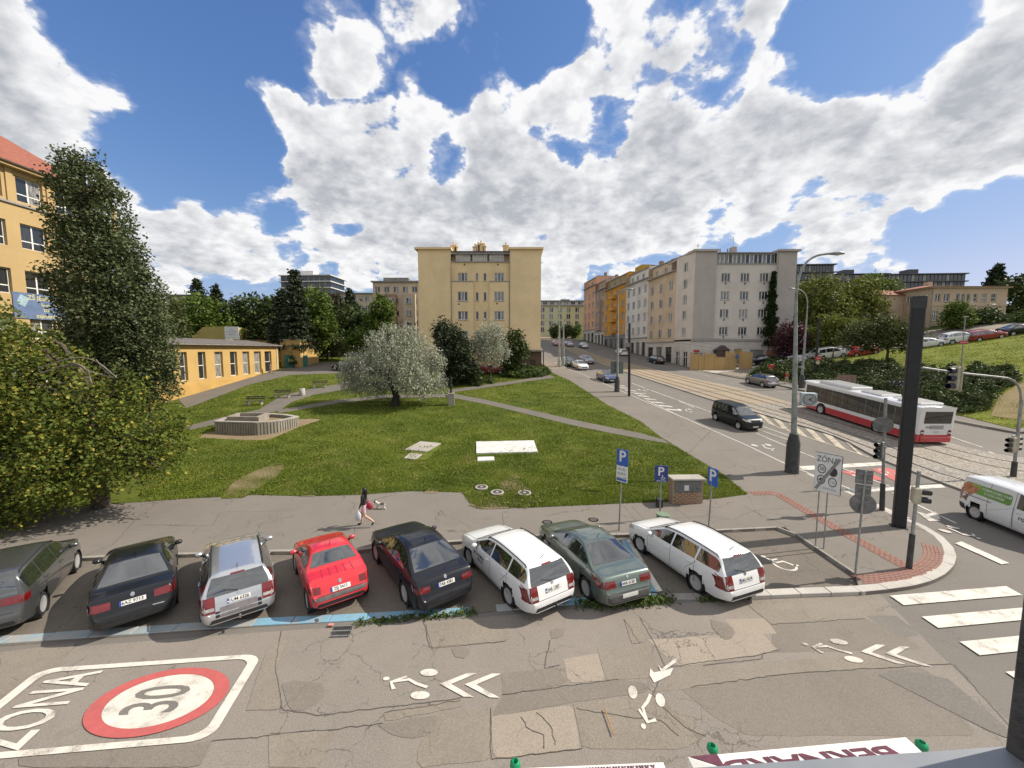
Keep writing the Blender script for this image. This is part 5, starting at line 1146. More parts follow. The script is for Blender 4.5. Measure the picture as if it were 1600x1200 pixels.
simple('young_tree', 'low yellowish shrub tree behind the parked white cars', 66, [(1290, 525, 22, 0), (1315, 520, 22, 0), (1270, 530, 18, 0), (1335, 515, 20, 0), (1300, 505, 18, 0)], L_BRIGHT, .28, 640, 1300, group=HG, sig=.35)
simple('silver_shrub', 'pale grey-green shrub under the street lamp on the hill', 75, [(1337, 498, 14, 0), (1345, 505, 11, 0)], L_SILVER, .2, 150, 1340, group=HG)
simple('plum_tree', 'purple-leaved plum at the foot of the grey corner building', 66, [(1235, 518, 17, 0), (1225, 530, 15, 0), (1248, 530, 14, 0), (1240, 543, 16, 0), (1222, 545, 12, 0)], L_PURPLE, .24, 520, 1236, sig=.3)
simple('maple_tree', 'young rounded tree in front of the villa windows', 66, [(1495, 488, 15, 0), (1488, 500, 14, 0), (1503, 500, 14, 0), (1498, 478, 8, 0)], L_MID, .24, 420, 1495, group=HG, sig=.3)
simple('garden_hedge_tree', 'dark clipped tree beside the right half of the villa', 67, [(1530, 498, 15, 0), (1545, 495, 14, 0), (1520, 503, 12, 0), (1555, 503, 12, 0)], L_DARK, .24, 420, 1538, group=HG, sig=.3)
simple('dark_tree', 'dark tree mass right of the villa at the picture edge', 80, [(1585, 470, 24, 0), (1605, 450, 22, 0), (1592, 495, 26, 0), (1620, 490, 30, 0), (1580, 445, 12, 0)], L_DARK, .4, 760, 1590, group=HG)
simple('garden_hedge_tree', 'low dark hedge right of the villa along the hill road', 68, [(1575, 503, 12, 0), (1590, 500, 13, 0), (1605, 497, 14, 0)], L_DARK, .24, 300, 1590, group=HG, sig=.3)
conifer('cedar_tree', 'dark spreading cedar behind the villa roof', 98, 1551, 413, 455, 40, L_PINE, 200, None, .45)
# small street trees at the far end
for u, lab in ((868, 'dark street tree by the pale green house, left of the two lamp posts'), (884, 'small dark street tree just behind the paired lamp posts'), (899, 'bright green street tree by the pale green house, right of the lamp posts')):
    simple('street_tree', lab, 138, [(u, 517, 7, 0), (u - 2, 522, 6, 0), (u + 3, 512, 5, 0)], L_DARK if u < 890 else L_MID, .5, 110, u, group='street trees at the far end', r0=.15)
# ivy column on the grey building
iv = thing('ivy', 'tall ivy column climbing the front of the grey corner building', 'plant', (0, Yg - .15, 0)); C = []
for v in np.arange(425, 540, .55):
    f = (v - 425) / 115; w = (2 + 9 * min(1, f * 1.15)) * (1 + .35 * math.sin(v * .33) + .2 * math.sin(v * .9)); p0 = at(1209 - 4.5 * f * (1 - f) * 2 - 4 * f, v, Yg - .15); k_ = Yg / FPX
    C.append(np.array([[p0.x + rng.uniform(-w, w) * k_, rng.uniform(-.35, .12), p0.z + rng.uniform(-.1, .1)] for _ in range(34)]))
link(bpy.data.objects.new('leaves', leaf_mesh('leaves', np.concatenate(C), .24, L_IVY, asp=1.1)), iv)
MB().tube([(xpx(1200, 540, Yg), 0, 4), (xpx(1203, 480, Yg), 0, 12), (xpx(1208, 430, Yg), 0, 21)], [.09, .06, .02], 6).build('stem', M_BARK, iv)
# hedge and shrubs in front of the yellow block
def shrub(name, label, cat, pts, h, m, leaf, per_m2, group=None, hump=.25, lean=None, sig=.12):
    """a bed of low growth over a ground polygon: uneven dome of twigs and leaves"""
    bm = poly_bm([pts], .5); A = sum(f.calc_area() for f in bm.faces); cs = [f.calc_center_median() for f in bm.faces]; ar = np.array([f.calc_area() for f in bm.faces]); bm.free()
    cx = sum(p[0] for p in pts) / len(pts); cy = sum(p[1] for p in pts) / len(pts); t = thing(name, label, cat, (cx, cy, Tz(cx, cy)), 0, group)
    N = int(A * per_m2); pick = rng.choice(len(cs), N, p=ar / ar.sum()); C = []
    poly = [Vector(p) for p in pts]; segs = list(zip(poly, poly[1:] + poly[:1]))
    P = np.array([[cs[i].x, cs[i].y] for i in pick]) + rng.uniform(-.25, .25, (N, 2))
    dist = np.full(N, 1e9)
    for a, b_ in segs:
        d = np.array(b_ - a); L2 = d @ d; tt = np.clip(((P - np.array(a)) @ d) / L2, 0, 1); dist = np.minimum(dist, np.linalg.norm(P - (np.array(a) + tt[:, None] * d), axis=1))
    hh = h * np.minimum(1, .35 + dist / .7) * (1 + hump * (np.sin(P[:, 0] * 2.1 + np.sin(P[:, 1] * 1.7) * 2) * .6 + np.sin(P[:, 1] * 3.3 + P[:, 0] * 1.3) * .5)) * (1 - .55 * rng.uniform(0, 1, N) ** 2.2)
    Z = T(P[:, 0], P[:, 1]) + hh + .1
    C = np.stack([P[:, 0] - cx, P[:, 1] - cy, Z - Tz(cx, cy)], 1)
    C = (C[:, None] + rng.normal(size=(N, 4, 3)) * sig).reshape(-1, 3)
    link(bpy.data.objects.new('leaves', leaf_mesh('leaves', C, leaf, m, asp=2.2)), t)
    mb = MB()
    for i in rng.choice(N, min(26, N), replace=False): mb.tube([(P[i, 0] - cx, P[i, 1] - cy, T(P[i, 0], P[i, 1]) - Tz(cx, cy)), (P[i, 0] - cx + .1, P[i, 1] - cy, Z[i] - Tz(cx, cy) - .1)], [.03, .015], 5)
    mb.build('twigs', M_BARKD, t); return t
shrub('hedge', 'low spreading hedge along the pavement in front of the brick shed', 'hedge', gl([(783, 589), (800, 582), (830, 577), (852, 578), (860, 585), (845, 590), (810, 592)], .13), .9, L_HEDGE, .17, 46)
shrub('shrub', 'dark round bush on the lawn left of the spreading hedge', 'shrub', gl([(733, 599), (745, 592), (757, 597), (752, 604), (738, 604)], .13), 1.5, L_DARK, .2, 70); shrub('shrub', 'small low bush between dark round bush and hedge', 'shrub', gl([(762, 598), (768, 595), (772, 598), (767, 601)], .13), .6, L_HEDGE, .14, 70)
shrub('shrub', 'dark hedge strip under the yew on the lawn edge', 'shrub', gl([(686, 598), (700, 590), (728, 590), (735, 597), (712, 603)], .13), .7, L_DARK, .18, 40)
shrub('hedge', 'dense hedge behind the green gate beside the car park', 'hedge', gl([(455, 577), (478, 568), (490, 560), (482, 556), (462, 560), (450, 570)], .1), 2.2, L_DARK, .24, 34)
# junipers on the slope by the bus stop, in beds
JG = 'juniper beds on the slope'
JB = [([(1172, 587), (1192, 576), (1215, 569), (1245, 569), (1250, 582), (1245, 596), (1210, 593)], 'juniper bed at the corner behind the grey hatchback'),
      ([(1252, 571), (1300, 572), (1330, 574), (1330, 596), (1310, 612), (1252, 601)], 'juniper bed behind the bus stop pole and clock'),
      ([(1332, 572), (1365, 571), (1400, 573), (1410, 590), (1420, 632), (1312, 612), (1332, 597)], 'juniper bed behind the front half of the bus'),
      ([(1412, 580), (1450, 584), (1500, 585), (1520, 606), (1500, 645), (1425, 632)], 'juniper bed behind the tail of the bus'),
      ([(1502, 585), (1545, 582), (1585, 585), (1592, 598), (1560, 612), (1545, 640), (1503, 648), (1522, 607)], 'juniper bed at the outer end of the slope beside bare earth')]
for pts, lab in JB: shrub('juniper', lab, 'shrub', gl(pts, .16), 1.0, L_JUN, .13, 75, JG, .55, sig=.12)
tag(drape('bare_soil', [gl([(1548, 650), (1560, 620), (1600, 596), (1640, 600), (1620, 660)], .16)], ground_mat('earth_brown', (.21, .15, .07), (.15, .13, .045), (.26, .2, .12), 2.2, .6, 0), .19, 1.0), kind='structure')
# weeds along the kerbs
def weeds(pts, n, h, m, spread=.12):
    base = resample([Vector(p) for p in gl(pts)], .05); C = []
    for i in range(n):
        p = base[int(rng.integers(len(base)))]; C.append([p.x + rng.normal() * spread, p.y + rng.normal() * spread, Tz(p.x, p.y) + .02 + rng.uniform(0, h)])
    o = link(bpy.data.objects.new('weeds', leaf_mesh('weeds', np.array(C), .055, m, asp=2.2))); o['kind'] = 'stuff'
weeds([(905, 947), (960, 945), (1050, 937)], 900, .12, L_HEDGE); weeds([(1090, 940), (1165, 936)], 160, .08, L_HEDGE, .07); weeds([(560, 975), (740, 958)], 420, .06, L_HEDGE, .07); weeds([(995, 947), (1030, 938)], 220, .1, L_HEDGE, .08); weeds([(545, 862), (556, 872)], 120, .1, L_HEDGE, .08); weeds([(683, 842), (715, 842)], 60, .05, L_HEDGE, .06)
# ---- grass blades on the lawns
def inside(P, poly):
    x, y = P[:, 0], P[:, 1]; c = np.zeros(len(P), bool); n_ = len(poly)
    for i in range(n_):
        x0, y0 = poly[i]; x1, y1 = poly[i - 1]
        with np.errstate(divide='ignore', invalid='ignore'): c ^= ((y0 > y) != (y1 > y)) & (x < (x1 - x0) * (y - y0) / (y1 - y0) + x0)
    return c
def blades(name, poly, avoid, n, h, m, ymin, ymax, xmin, xmax, k_=1.6):
    Y = ymin * (ymax / ymin) ** (rng.uniform(0, 1, n) ** 1.15); X = rng.uniform(xmin, xmax, n) * Y / ymax * 1.0
    P = np.stack([X, Y], 1); ok = inside(P, poly)
    for a in avoid: ok &= ~inside(P, a)
    P = P[ok]; N = len(P); Z = T(P[:, 0], P[:, 1]) + .12
    clump = .5 + .5 * np.sin(P[:, 0] * 1.3 + 2 * np.sin(P[:, 1] * .9)) * np.sin(P[:, 1] * 1.9 + np.sin(P[:, 0] * .7)); hh = h * (.45 + .7 * rng.uniform(0, 1, N)) * (.7 + .6 * clump)
    a = rng.uniform(0, 6.283, N); w = .012 + P[:, 1] * .0009; d = np.stack([np.cos(a), np.sin(a), np.zeros(N)], 1) * w[:, None]
    tip = np.stack([P[:, 0] + rng.normal(size=N) * hh * .6, P[:, 1] + rng.normal(size=N) * hh * .6, Z + hh], 1); B = np.stack([P[:, 0], P[:, 1], Z], 1)
    V = np.stack([B - d, B + d, tip], 1).reshape(-1, 3); me = bpy.data.meshes.new(name); me.vertices.add(3 * N); me.vertices.foreach_set('co', V.ravel().astype(np.float32)); me.loops.add(3 * N); me.loops.foreach_set('vertex_index', np.arange(3 * N, dtype=np.int32))
    me.polygons.add(N); me.polygons.foreach_set('loop_start', np.arange(0, 3 * N, 3, dtype=np.int32)); me.update(calc_edges=True); me.materials.append(m)
    o = link(bpy.data.objects.new(name, me)); o['kind'] = 'stuff'; return o
m, b_, n = base_mat('grass_blades'); M_BLADE = m
g = n.n.new('ShaderNodeNewGeometry'); r = g.outputs['Random Per Island']; P = g.outputs['Position']
c = n.mix(r, (.105, .150, .016), (.205, .235, .030)); dry = n.math('MULTIPLY', n.ramp(n.noise(P, .55, 5, .7, .3), .45, .7), n.ramp(n.math('FRACT', n.math('MULTIPLY', r, 5.7)), .3, .8))
c = n.mix(dry, c, (.30, .26, .10)); c = n.mix(n.ramp(n.noise(P, .19, 4, .6, .5), .4, .62, 0, .65), c, (.070, .118, .016))
n.put(b_.inputs['Base Color'], c); b_.inputs['Roughness'].default_value = .7; b_.inputs['Specular IOR Level'].default_value = .2
tr = n.n.new('ShaderNodeBsdfTranslucent'); n.put(tr.inputs['Color'], c); ms = n.n.new('ShaderNodeMixShader'); ms.inputs[0].default_value = .25; n.l.new(b_.outputs[0], ms.inputs[1]); n.l.new(tr.outputs[0], ms.inputs[2]); n.l.new(ms.outputs[0], n.n['Material Output'].inputs[0])
AV = []
for o in COL.objects:
    if o.name.split('.')[0] in ('footpath', 'school_lane', 'bare_soil') and o.location.length == 0:
        pass
AVP = [gl([(352, 770), (365, 752), (395, 738), (430, 722), (446, 724), (434, 745), (405, 762), (380, 778), (345, 779)], .13), gl([(310, 684), (325, 675), (470, 654), (508, 655), (470, 666), (420, 688), (385, 688)], .13), gl([(629, 717), (660, 692), (690, 695), (668, 718)], .13), gl([(742, 691), (835, 688), (842, 708), (742, 711)], .13), gl([(748, 714), (773, 714), (773, 722), (746, 722)], .13),
       gl([(276, 622), (330, 606), (430, 580), (480, 566), (600, 566), (610, 584), (542, 583), (455, 586), (390, 601), (345, 618), (292, 638)], .13)]
for up, lo in (([(290, 667), (335, 655), (405, 640), (440, 619), (480, 609), (525, 601), (552, 592)], [(297, 672), (345, 662), (437, 642), (455, 629), (490, 617), (532, 610), (568, 596)]), ([(433, 641), (530, 625), (605, 617), (700, 616)], [(437, 646), (530, 630), (605, 622), (703, 621)]),
               ([(700, 614), (760, 625), (812, 637), (900, 657), (1000, 677), (1037, 687)], [(703, 621), (755, 631), (806, 643), (895, 665), (995, 685), (1047, 694)]), ([(700, 610), (760, 601), (820, 593), (858, 586)], [(703, 614), (760, 606), (820, 597), (868, 590)])): AVP.append(gl(up, .13) + gl(lo, .13)[::-1])
PATCHB = gl([(733, 790), (740, 782), (775, 772), (790, 745), (812, 742), (818, 760), (845, 770), (842, 788), (800, 794), (752, 796)], .13)
blades('grass', lawn, AVP, 620000, .085, M_BLADE, 17.5, 66, -64, 60)
blades('grass', PATCHB, [], 16000, .06, M_BLADE, 17, 24, -4, 3)
blades('grass', AVP[0], [], 150000, .05, M_BLADE, 17, 26, -22, -8)
m2 = M_BLADE.copy(); m2.name = 'grass_blades_hill'
for n_ in m2.node_tree.nodes:
    if n_.type == 'MIX':
        for i_ in (6, 7):
            if not n_.inputs[i_].is_linked: c_ = n_.inputs[i_].default_value; n_.inputs[i_].default_value = (c_[0] * 1.22, c_[1] * 1.12, c_[2] * .7, 1)
blades('grass', hill, [gl(p_, .16) for p_, l_ in JB], 260000, .10, m2, 32, 72, 20, 105)

# tufts and weeds in the front part of the lawn
TC = []
front = gl([(300, 776), (480, 770), (560, 768), (640, 762), (735, 780), (850, 790), (960, 782), (1125, 770), (1150, 760), (1000, 720), (840, 715), (640, 725), (450, 725)], .13)
for i in range(520):
    x_, y_ = rng.uniform(-17, 10), rng.uniform(17.5, 27)
    if not inside(np.array([[x_, y_]]), lawn)[0] or math.sin(x_ * .9 + 1.3 * math.sin(y_ * .8)) + rng.normal() * .5 < .25: continue
    n_ = int(rng.integers(8, 26)); r_ = rng.uniform(.08, .28); TC.append(np.stack([x_ + rng.normal(size=n_) * r_, y_ + rng.normal(size=n_) * r_, Tz(x_, y_) + .14 + rng.uniform(0, .13, n_)], 1))
o = link(bpy.data.objects.new('weeds', leaf_mesh('weeds', np.concatenate(TC), .06, leaf_mat('leaf_weed', (.10, .15, .018), (.19, .23, .035), None, .25), asp=2.2))); o['kind'] = 'stuff'
# ================================================================== vehicles
def car_paint(name, c, metal=.0, rough=.28):
    if name in MATS: return MATS[name]
    m, b, n = base_mat(name); MATS[name] = m
    P = n.n.new('ShaderNodeTexCoord').outputs['Object']; z = n.sep(P)[2]
    dust = n.math('MULTIPLY', n.ramp(z, .75, .2, 0, .30 if max(c) > .12 else .10), n.ramp(n.noise(P, 3, 5, .7), .3, .7))
    col = n.mix(n.ramp(n.noise(P, 900, 2), .35, .65, 0, .25 if metal else 0), c, tuple(min(1, x * 1.5 + .02) for x in c))
    n.put(b.inputs['Base Color'], n.mix(dust, col, (.22, .20, .17))); b.inputs['Metallic'].default_value = metal
    n.put(b.inputs['Roughness'], n.math('ADD', rough, n.math('MULTIPLY', dust, .6))); b.inputs['Coat Weight'].default_value = 1.0 if max(c) > .05 else .4; b.inputs['Specular IOR Level'].default_value = .5 if max(c) > .05 else .25; b.inputs['Coat Roughness'].default_value = .03
    return m
PAINT = {'white': car_paint('paint_white', (.70, .71, .72)), 'black': car_paint('paint_black', (.010, .011, .014)), 'navy': car_paint('paint_midnight', (.009, .010, .016)), 'red': car_paint('paint_red', (.52, .012, .022)),
         'silver': car_paint('paint_silver', (.50, .52, .55), .75), 'green': car_paint('paint_grey_green', (.13, .165, .15), .6), 'grey': car_paint('paint_dark_grey', (.075, .077, .08), .5), 'steel': car_paint('paint_steel_grey', (.17, .165, .17), .6),
         'darkred': car_paint('paint_dark_red', (.27, .012, .02)), 'blue': car_paint('paint_blue', (.03, .05, .13), .3), 'bottle': car_paint('paint_bottle_green', (.02, .045, .04), .4), 'vanblack': car_paint('paint_van_black', (.013, .017, .017), .2)}
M_CGL = mat('car_glass', (.012, .015, .017), .02, 0, .2, .8, spec=.9, coat=.6)
for _n in M_CGL.node_tree.nodes:
    if _n.type == 'BSDF_PRINCIPLED': _n.inputs['IOR'].default_value = 1.9; _n.inputs['Coat IOR'].default_value = 1.7
M_TYRE = mat('tyre_rubber', (.016, .016, .017), .85, 0, .2, 20); M_RIM = mat('alloy_rim', (.46, .46, .47), .35, .25, .1, 4); M_HUB = mat('rim_shadow', (.03, .03, .032), .7, 0, .1, 4)
M_TRIM = mat('black_trim', (.018, .018, .02), .55, 0, .15, 6); M_GREYTRIM = mat('grey_trim', (.085, .082, .085), .6, 0, .15, 6); M_LAMP = mat('tail_lamp_red', (.15, .005, .007), .12, 0, .15, 14, coat=1); M_LAMPW = mat('lamp_clear', (.55, .55, .55), .1, .3, .2, 12, coat=1); M_ORANGE = mat('indicator_orange', (.5, .17, .02), .15, coat=1)
M_CHROME = mat('chrome', (.6, .6, .62), .12, 1.0, .05, 4); M_PLATE = mat('plate_white', (.66, .66, .64), .5, 0, .04, 4); M_PLBLUE = mat('plate_blue', (.02, .05, .35), .5); M_PLTXT = mat('plate_black', (.02, .02, .02), .6); M_SEAM = mat('panel_gap', (.02, .02, .02), .8)
SPEC = dict(
 wagon=dict(L=4.58, W=1.78, wb=2.58, fo=.92, r=.315, top=[(0, .58), (.05, .72), (.25, .83), (.6, .92), (1.18, 1.0), (1.95, 1.40), (2.35, 1.46), (2.8, 1.475), (3.6, 1.455), (4.08, 1.42), (4.18, 1.36), (4.44, .98), (4.5, .86), (4.53, .66), (4.58, .56)],
            belt=[(0, .6), (.3, .74), (1.1, .92), (2, .94), (4.2, 1.0), (4.58, .96)], ws=(1.24, 1.93), rw=(4.15, 4.425), side=[1.35, 2.42, 3.42, 4.28], roofw=.70, rails=(1.95, 4.0), lamp=((.52, .86), (.60, .98)), plate=.80, tail='tall'),
 mpv=dict(L=4.4, W=1.80, wb=2.68, fo=.86, r=.32, top=[(0, .6), (.05, .78), (.22, .92), (.5, 1.0), (1.0, 1.09), (1.75, 1.52), (2.1, 1.62), (2.6, 1.65), (3.8, 1.62), (4.02, 1.57), (4.1, 1.5), (4.28, 1.08), (4.32, .9), (4.35, .66), (4.4, .56)],
          belt=[(0, .62), (.3, .84), (1.0, 1.0), (4.4, 1.06)], ws=(1.06, 1.72), rw=(4.07, 4.27), side=[1.15, 2.3, 3.3, 4.1], roofw=.74, rails=(1.9, 3.9), lamp=((.40, .9), (.84, 1.04)), plate=.74, tail='wide'),
 sedan=dict(L=4.6, W=1.79, wb=2.70, fo=.93, r=.32, top=[(0, .56), (.05, .7), (.25, .80), (.6, .88), (1.2, .97), (2.05, 1.38), (2.4, 1.43), (2.75, 1.44), (3.05, 1.41), (3.85, 1.07), (3.95, 1.05), (4.38, 1.02), (4.46, .94), (4.53, .66), (4.6, .55)],
            belt=[(0, .58), (.3, .72), (1.15, .90), (3.9, 1.0), (4.6, .95)], ws=(1.26, 2.02), rw=(3.1, 3.82), side=[1.38, 2.5, 3.62], roofw=.68, rails=None, lamp=((.42, .87), (.74, .93)), plate=.80, tail='wide'),
 liftback=dict(L=4.84, W=1.86, wb=2.84, fo=.95, r=.335, top=[(0, .56), (.05, .72), (.25, .82), (.65, .90), (1.3, .99), (2.15, 1.40), (2.55, 1.465), (2.95, 1.47), (3.35, 1.43), (4.25, 1.10), (4.35, 1.075), (4.62, 1.03), (4.70, .93), (4.77, .66), (4.84, .54)],
            belt=[(0, .58), (.3, .74), (1.2, .93), (4.2, 1.02), (4.84, .96)], ws=(1.36, 2.12), rw=(3.4, 4.22), side=[1.5, 2.65, 3.75], roofw=.69, rails=None, lamp=((.50, .90), (.74, .90)), plate=.82, tail='wide', chrome=True),
 coupe=dict(L=3.84, W=1.67, wb=2.44, fo=.76, r=.30, top=[(0, .54), (.05, .68), (.22, .80), (.5, .87), (1.02, .96), (1.72, 1.30), (1.95, 1.36), (2.25, 1.365), (2.5, 1.33), (2.95, 1.03), (3.05, 1.01), (3.52, .95), (3.64, .86), (3.75, .64), (3.84, .52)],
            belt=[(0, .56), (.3, .72), (1.0, .90), (3.0, .95), (3.84, .9)], ws=(1.08, 1.70), rw=(2.52, 2.92), side=[1.2, 2.2, 2.72], roofw=.68, rails=None, lamp=((.52, .78), (.66, .84)), plate=.68, tail='wide'),
 hatch=dict(L=4.15, W=1.76, wb=2.58, fo=.84, r=.31, top=[(0, .56), (.05, .72), (.22, .84), (.5, .91), (1.08, 1.0), (1.85, 1.41), (2.2, 1.47), (2.7, 1.48), (3.4, 1.42), (3.62, 1.36), (3.95, .98), (4.02, .88), (4.08, .66), (4.15, .55)],
            belt=[(0, .58), (.3, .76), (1.05, .94), (4.15, 1.02)], ws=(1.14, 1.83), rw=(3.6, 3.93), side=[1.25, 2.35, 3.3], roofw=.70, rails=None, lamp=((.48, .80), (.76, .96)), plate=.70, tail='wide'),
 suv=dict(L=4.45, W=1.84, wb=2.66, fo=.88, r=.35, top=[(0, .66), (.05, .84), (.22, .96), (.55, 1.03), (1.1, 1.11), (1.85, 1.54), (2.2, 1.62), (2.7, 1.64), (3.6, 1.58), (3.85, 1.52), (4.18, 1.12), (4.28, 1.0), (4.36, .72), (4.45, .6)],
          belt=[(0, .68), (.3, .88), (1.1, 1.06), (4.45, 1.14)], ws=(1.17, 1.83), rw=(3.86, 4.16), side=[1.28, 2.4, 3.45, 3.95], roofw=.71, rails=(1.9, 3.6), lamp=((.46, .86), (.82, 1.0)), plate=.74, tail='wide'),
 minivan=dict(L=4.42, W=1.86, wb=2.78, fo=.88, r=.325, top=[(0, .66), (.05, .88), (.22, 1.04), (.5, 1.10), (.95, 1.18), (1.65, 1.68), (1.95, 1.81), (2.4, 1.85), (4.1, 1.82), (4.25, 1.76), (4.33, 1.2), (4.36, .9), (4.38, .68), (4.42, .58)],
          belt=[(0, .68), (.3, .95), (.95, 1.10), (4.42, 1.14)], ws=(1.0, 1.62), rw=(4.255, 4.325), side=[1.1, 2.15, 3.2, 4.15], roofw=.80, rails=None, lamp=((.74, .9), (.9, 1.35)), plate=.8, tail='tall'),
 delivery=dict(L=4.42, W=1.72, wb=2.72, fo=.82, r=.33, top=[(0, .62), (.05, .85), (.22, 1.02), (.5, 1.08), (.85, 1.18), (1.55, 1.68), (1.9, 1.82), (2.4, 1.86), (4.1, 1.84), (4.24, 1.78), (4.33, 1.2), (4.36, .9), (4.38, .62), (4.42, .52)],
          belt=[(0, .68), (.3, .95), (.9, 1.08), (4.42, 1.12)], ws=(.92, 1.54), rw=(4.255, 4.325), side=[1.02, 2.02], roofw=.84, rails=None, lamp=((.72, .84), (.7, 1.25)), plate=.8, tail='tall'))
def polyline(pts, x, sm=.07):
    p = np.array(pts); xs_ = np.linspace(x - sm, x + sm, 7); return float(np.mean(np.interp(xs_, p[:, 0], p[:, 1])))
class Car:
    def __init__(s, kind):
        s.k = kind; s.q = SPEC[kind]; q = s.q; L = q['L']; s.L = L; s.hw = q['W'] / 2
        s.x0 = q['fo'] + q['wb'] / 2
        st = sorted(set([0, .02, .05, .1, .16, .24, .34] + list(np.arange(.44, L - .5, .085)) + [L - .45, L - .38, L - .31, L - .25, L - .2, L - .15, L - .11, L - .07, L - .04, L - .015, L]))
        rings = [s.section(x) for x in st]; n = len(rings[0])
        bm = bmesh.new(); V = []
        for r in rings: V.append([bm.verts.new(p) for p in r] + [bm.verts.new((p[0], -p[1], p[2])) for p in r[-2:0:-1]])
        m_ = len(V[0])
        for a, b_ in zip(V[:-1], V[1:]):
            for j in range(m_): bm.faces.new((a[j], b_[j], b_[(j + 1) % m_], a[(j + 1) % m_]))
        bm.faces.new(V[0][::-1]); bm.faces.new(V[-1]); bmesh.ops.recalc_face_normals(bm, faces=bm.faces[:])
        s.bvh = BVHTree.FromBMesh(bm)
        # wheel arches
        ra = q['r'] + .055
        for xc in (q['wb'] / 2, -q['wb'] / 2):
            kill = []
            for v in bm.verts:
                d = math.hypot(v.co.x - xc, v.co.z - q['r'])
                if abs(v.co.y) > s.hw * .80 and ra - .035 < d < ra + .05 and v.co.z > .1:
                    f = ra / d; v.co.x = xc + (v.co.x - xc) * f; v.co.z = q['r'] + (v.co.z - q['r']) * f
            for f in bm.faces:
                c = f.calc_center_median()
                if abs(c.y) > s.hw * .62 and math.hypot(c.x - xc, c.z - q['r']) < ra - .004: kill.append(f)
            bmesh.ops.delete(bm, geom=kill, context='FACES')
        me = bpy.data.meshes.new('body'); bm.to_mesh(me); bm.free(); me.materials.append(None); sharp(me, 40); s.body = me
        s.parts = []
        s.make()
    def section(s, x):
        q = s.q; L = s.L; zt = polyline(q['top'], x, .06 if .1 < x < L - .1 else .015); zb = min(polyline(q['belt'], x), zt - .012)
        W_ = s.hw; fr = np.interp(x, [0, .04, .12, .3, .65, 1.1], [.66, .76, .86, .945, .985, 1]); re = np.interp(L - x, [0, .03, .10, .25, .6, 1.0], [.76, .83, .90, .955, .99, 1.0]); w = W_ * fr * re
        g = max(0.0, min(1.0, (zt - zb - .05) / .38)); we = w * .93 * (1 - g) + min(W_ * q['roofw'], w * .9) * g
        lo = .20 + .06 * np.interp(x, [0, .25], [1, 0]) + .10 * np.interp(L - x, [0, .4], [1, 0]); H = zb - lo; dr = .055 * g + .02
        X = s.x0 - x
        return [(X, 0, lo), (X, w * .86, lo), (X, w * .955, lo + .05), (X, w * .992, lo + .30 * H), (X, w, lo + .62 * H), (X, w * .99, lo + .86 * H), (X, w * .962, zb), (X, (w * .95) * .5 + we * .5, zb + (zt - dr - zb) * .52), (X, we, zt - dr), (X, we * .90, zt - dr * .38), (X, we * .6, zt - .006), (X, we * .3, zt), (X, 0, zt)]
    def hw_at(s, x): return s.section(x)[8][1]
    def proj(s, name, polys, m, axis, off=.006, cell=.10, parent='body', lift=None):
        """flat outline pressed onto the body: axis 'l'/'r' sides (s, z), 'b' rear (y, z), 'f' front (y, z), 't' top (s, y)"""
        bm = poly_bm(polys, cell); mp = {'l': lambda p: ((s.x0 - p.x, 2, p.y), (0, -1, 0)), 'r': lambda p: ((s.x0 - p.x, -2, p.y), (0, 1, 0)), 'b': lambda p: ((s.x0 - s.L - 1, p.x, p.y), (1, 0, 0)), 'f': lambda p: ((s.x0 + 1, p.x, p.y), (-1, 0, 0)), 't': lambda p: ((s.x0 - p.x, p.y, 4), (0, 0, -1))}[axis]
        for v in bm.verts:
            o_, d_ = mp(v.co); h = s.bvh.ray_cast(Vector(o_), Vector(d_))
            if h[0] is None: h = s.bvh.find_nearest(Vector(o_) + Vector(d_) * (2 - s.hw if axis in 'lr' else 1))
            nn = h[1] if h[1].dot(Vector(d_)) < 0 else -h[1]
            v.co = h[0] + nn * off
        D_ = -Vector(mp(Vector((0, 0, 0)))[1])
        for f in bm.faces:
            f.normal_update()
            if f.normal.dot(D_) < 0: f.normal_flip()
        me = bpy.data.meshes.new(name); bm.to_mesh(me); bm.free(); me.materials.append(m); me.polygons.foreach_set('use_smooth', np.ones(len(me.polygons), bool)); s.parts.append((name, me, (0, 0, 0), [])); return len(s.parts) - 1
    def add(s, name, mb, m, loc=(0, 0, 0), smooth=30, subs=(), bevel=0):
        s.parts.append((name, mb.mesh(name, m, smooth, bevel), loc, list(subs)))
    def edge_z(s, x): r = s.section(x); return r[6][2], r[8][2]
    def make(s):
        q = s.q; L = s.L
        # glass
        P = q['ws']; xs_ = np.linspace(P[0], P[1], 7); s.proj('windscreen', [[(x, s.hw_at(x) - .07) for x in xs_] + [(x, -s.hw_at(x) + .07) for x in xs_[::-1]]], M_CGL, 't')
        P = q['rw']; xs_ = np.linspace(P[0], P[1], 7)
        if P[1] - P[0] > .35: s.proj('rear_window', [[(x, s.hw_at(x) - .085) for x in xs_] + [(x, -s.hw_at(x) + .085) for x in xs_[::-1]]], M_CGL, 't')
        else: s.proj('rear_window', [[(s.hw_at(x) - .075, polyline(q['top'], x, .02) - .03) for x in xs_] + [(-s.hw_at(x) + .075, polyline(q['top'], x, .02) - .03) for x in xs_[::-1]]], M_CGL, 'b', cell=.08)
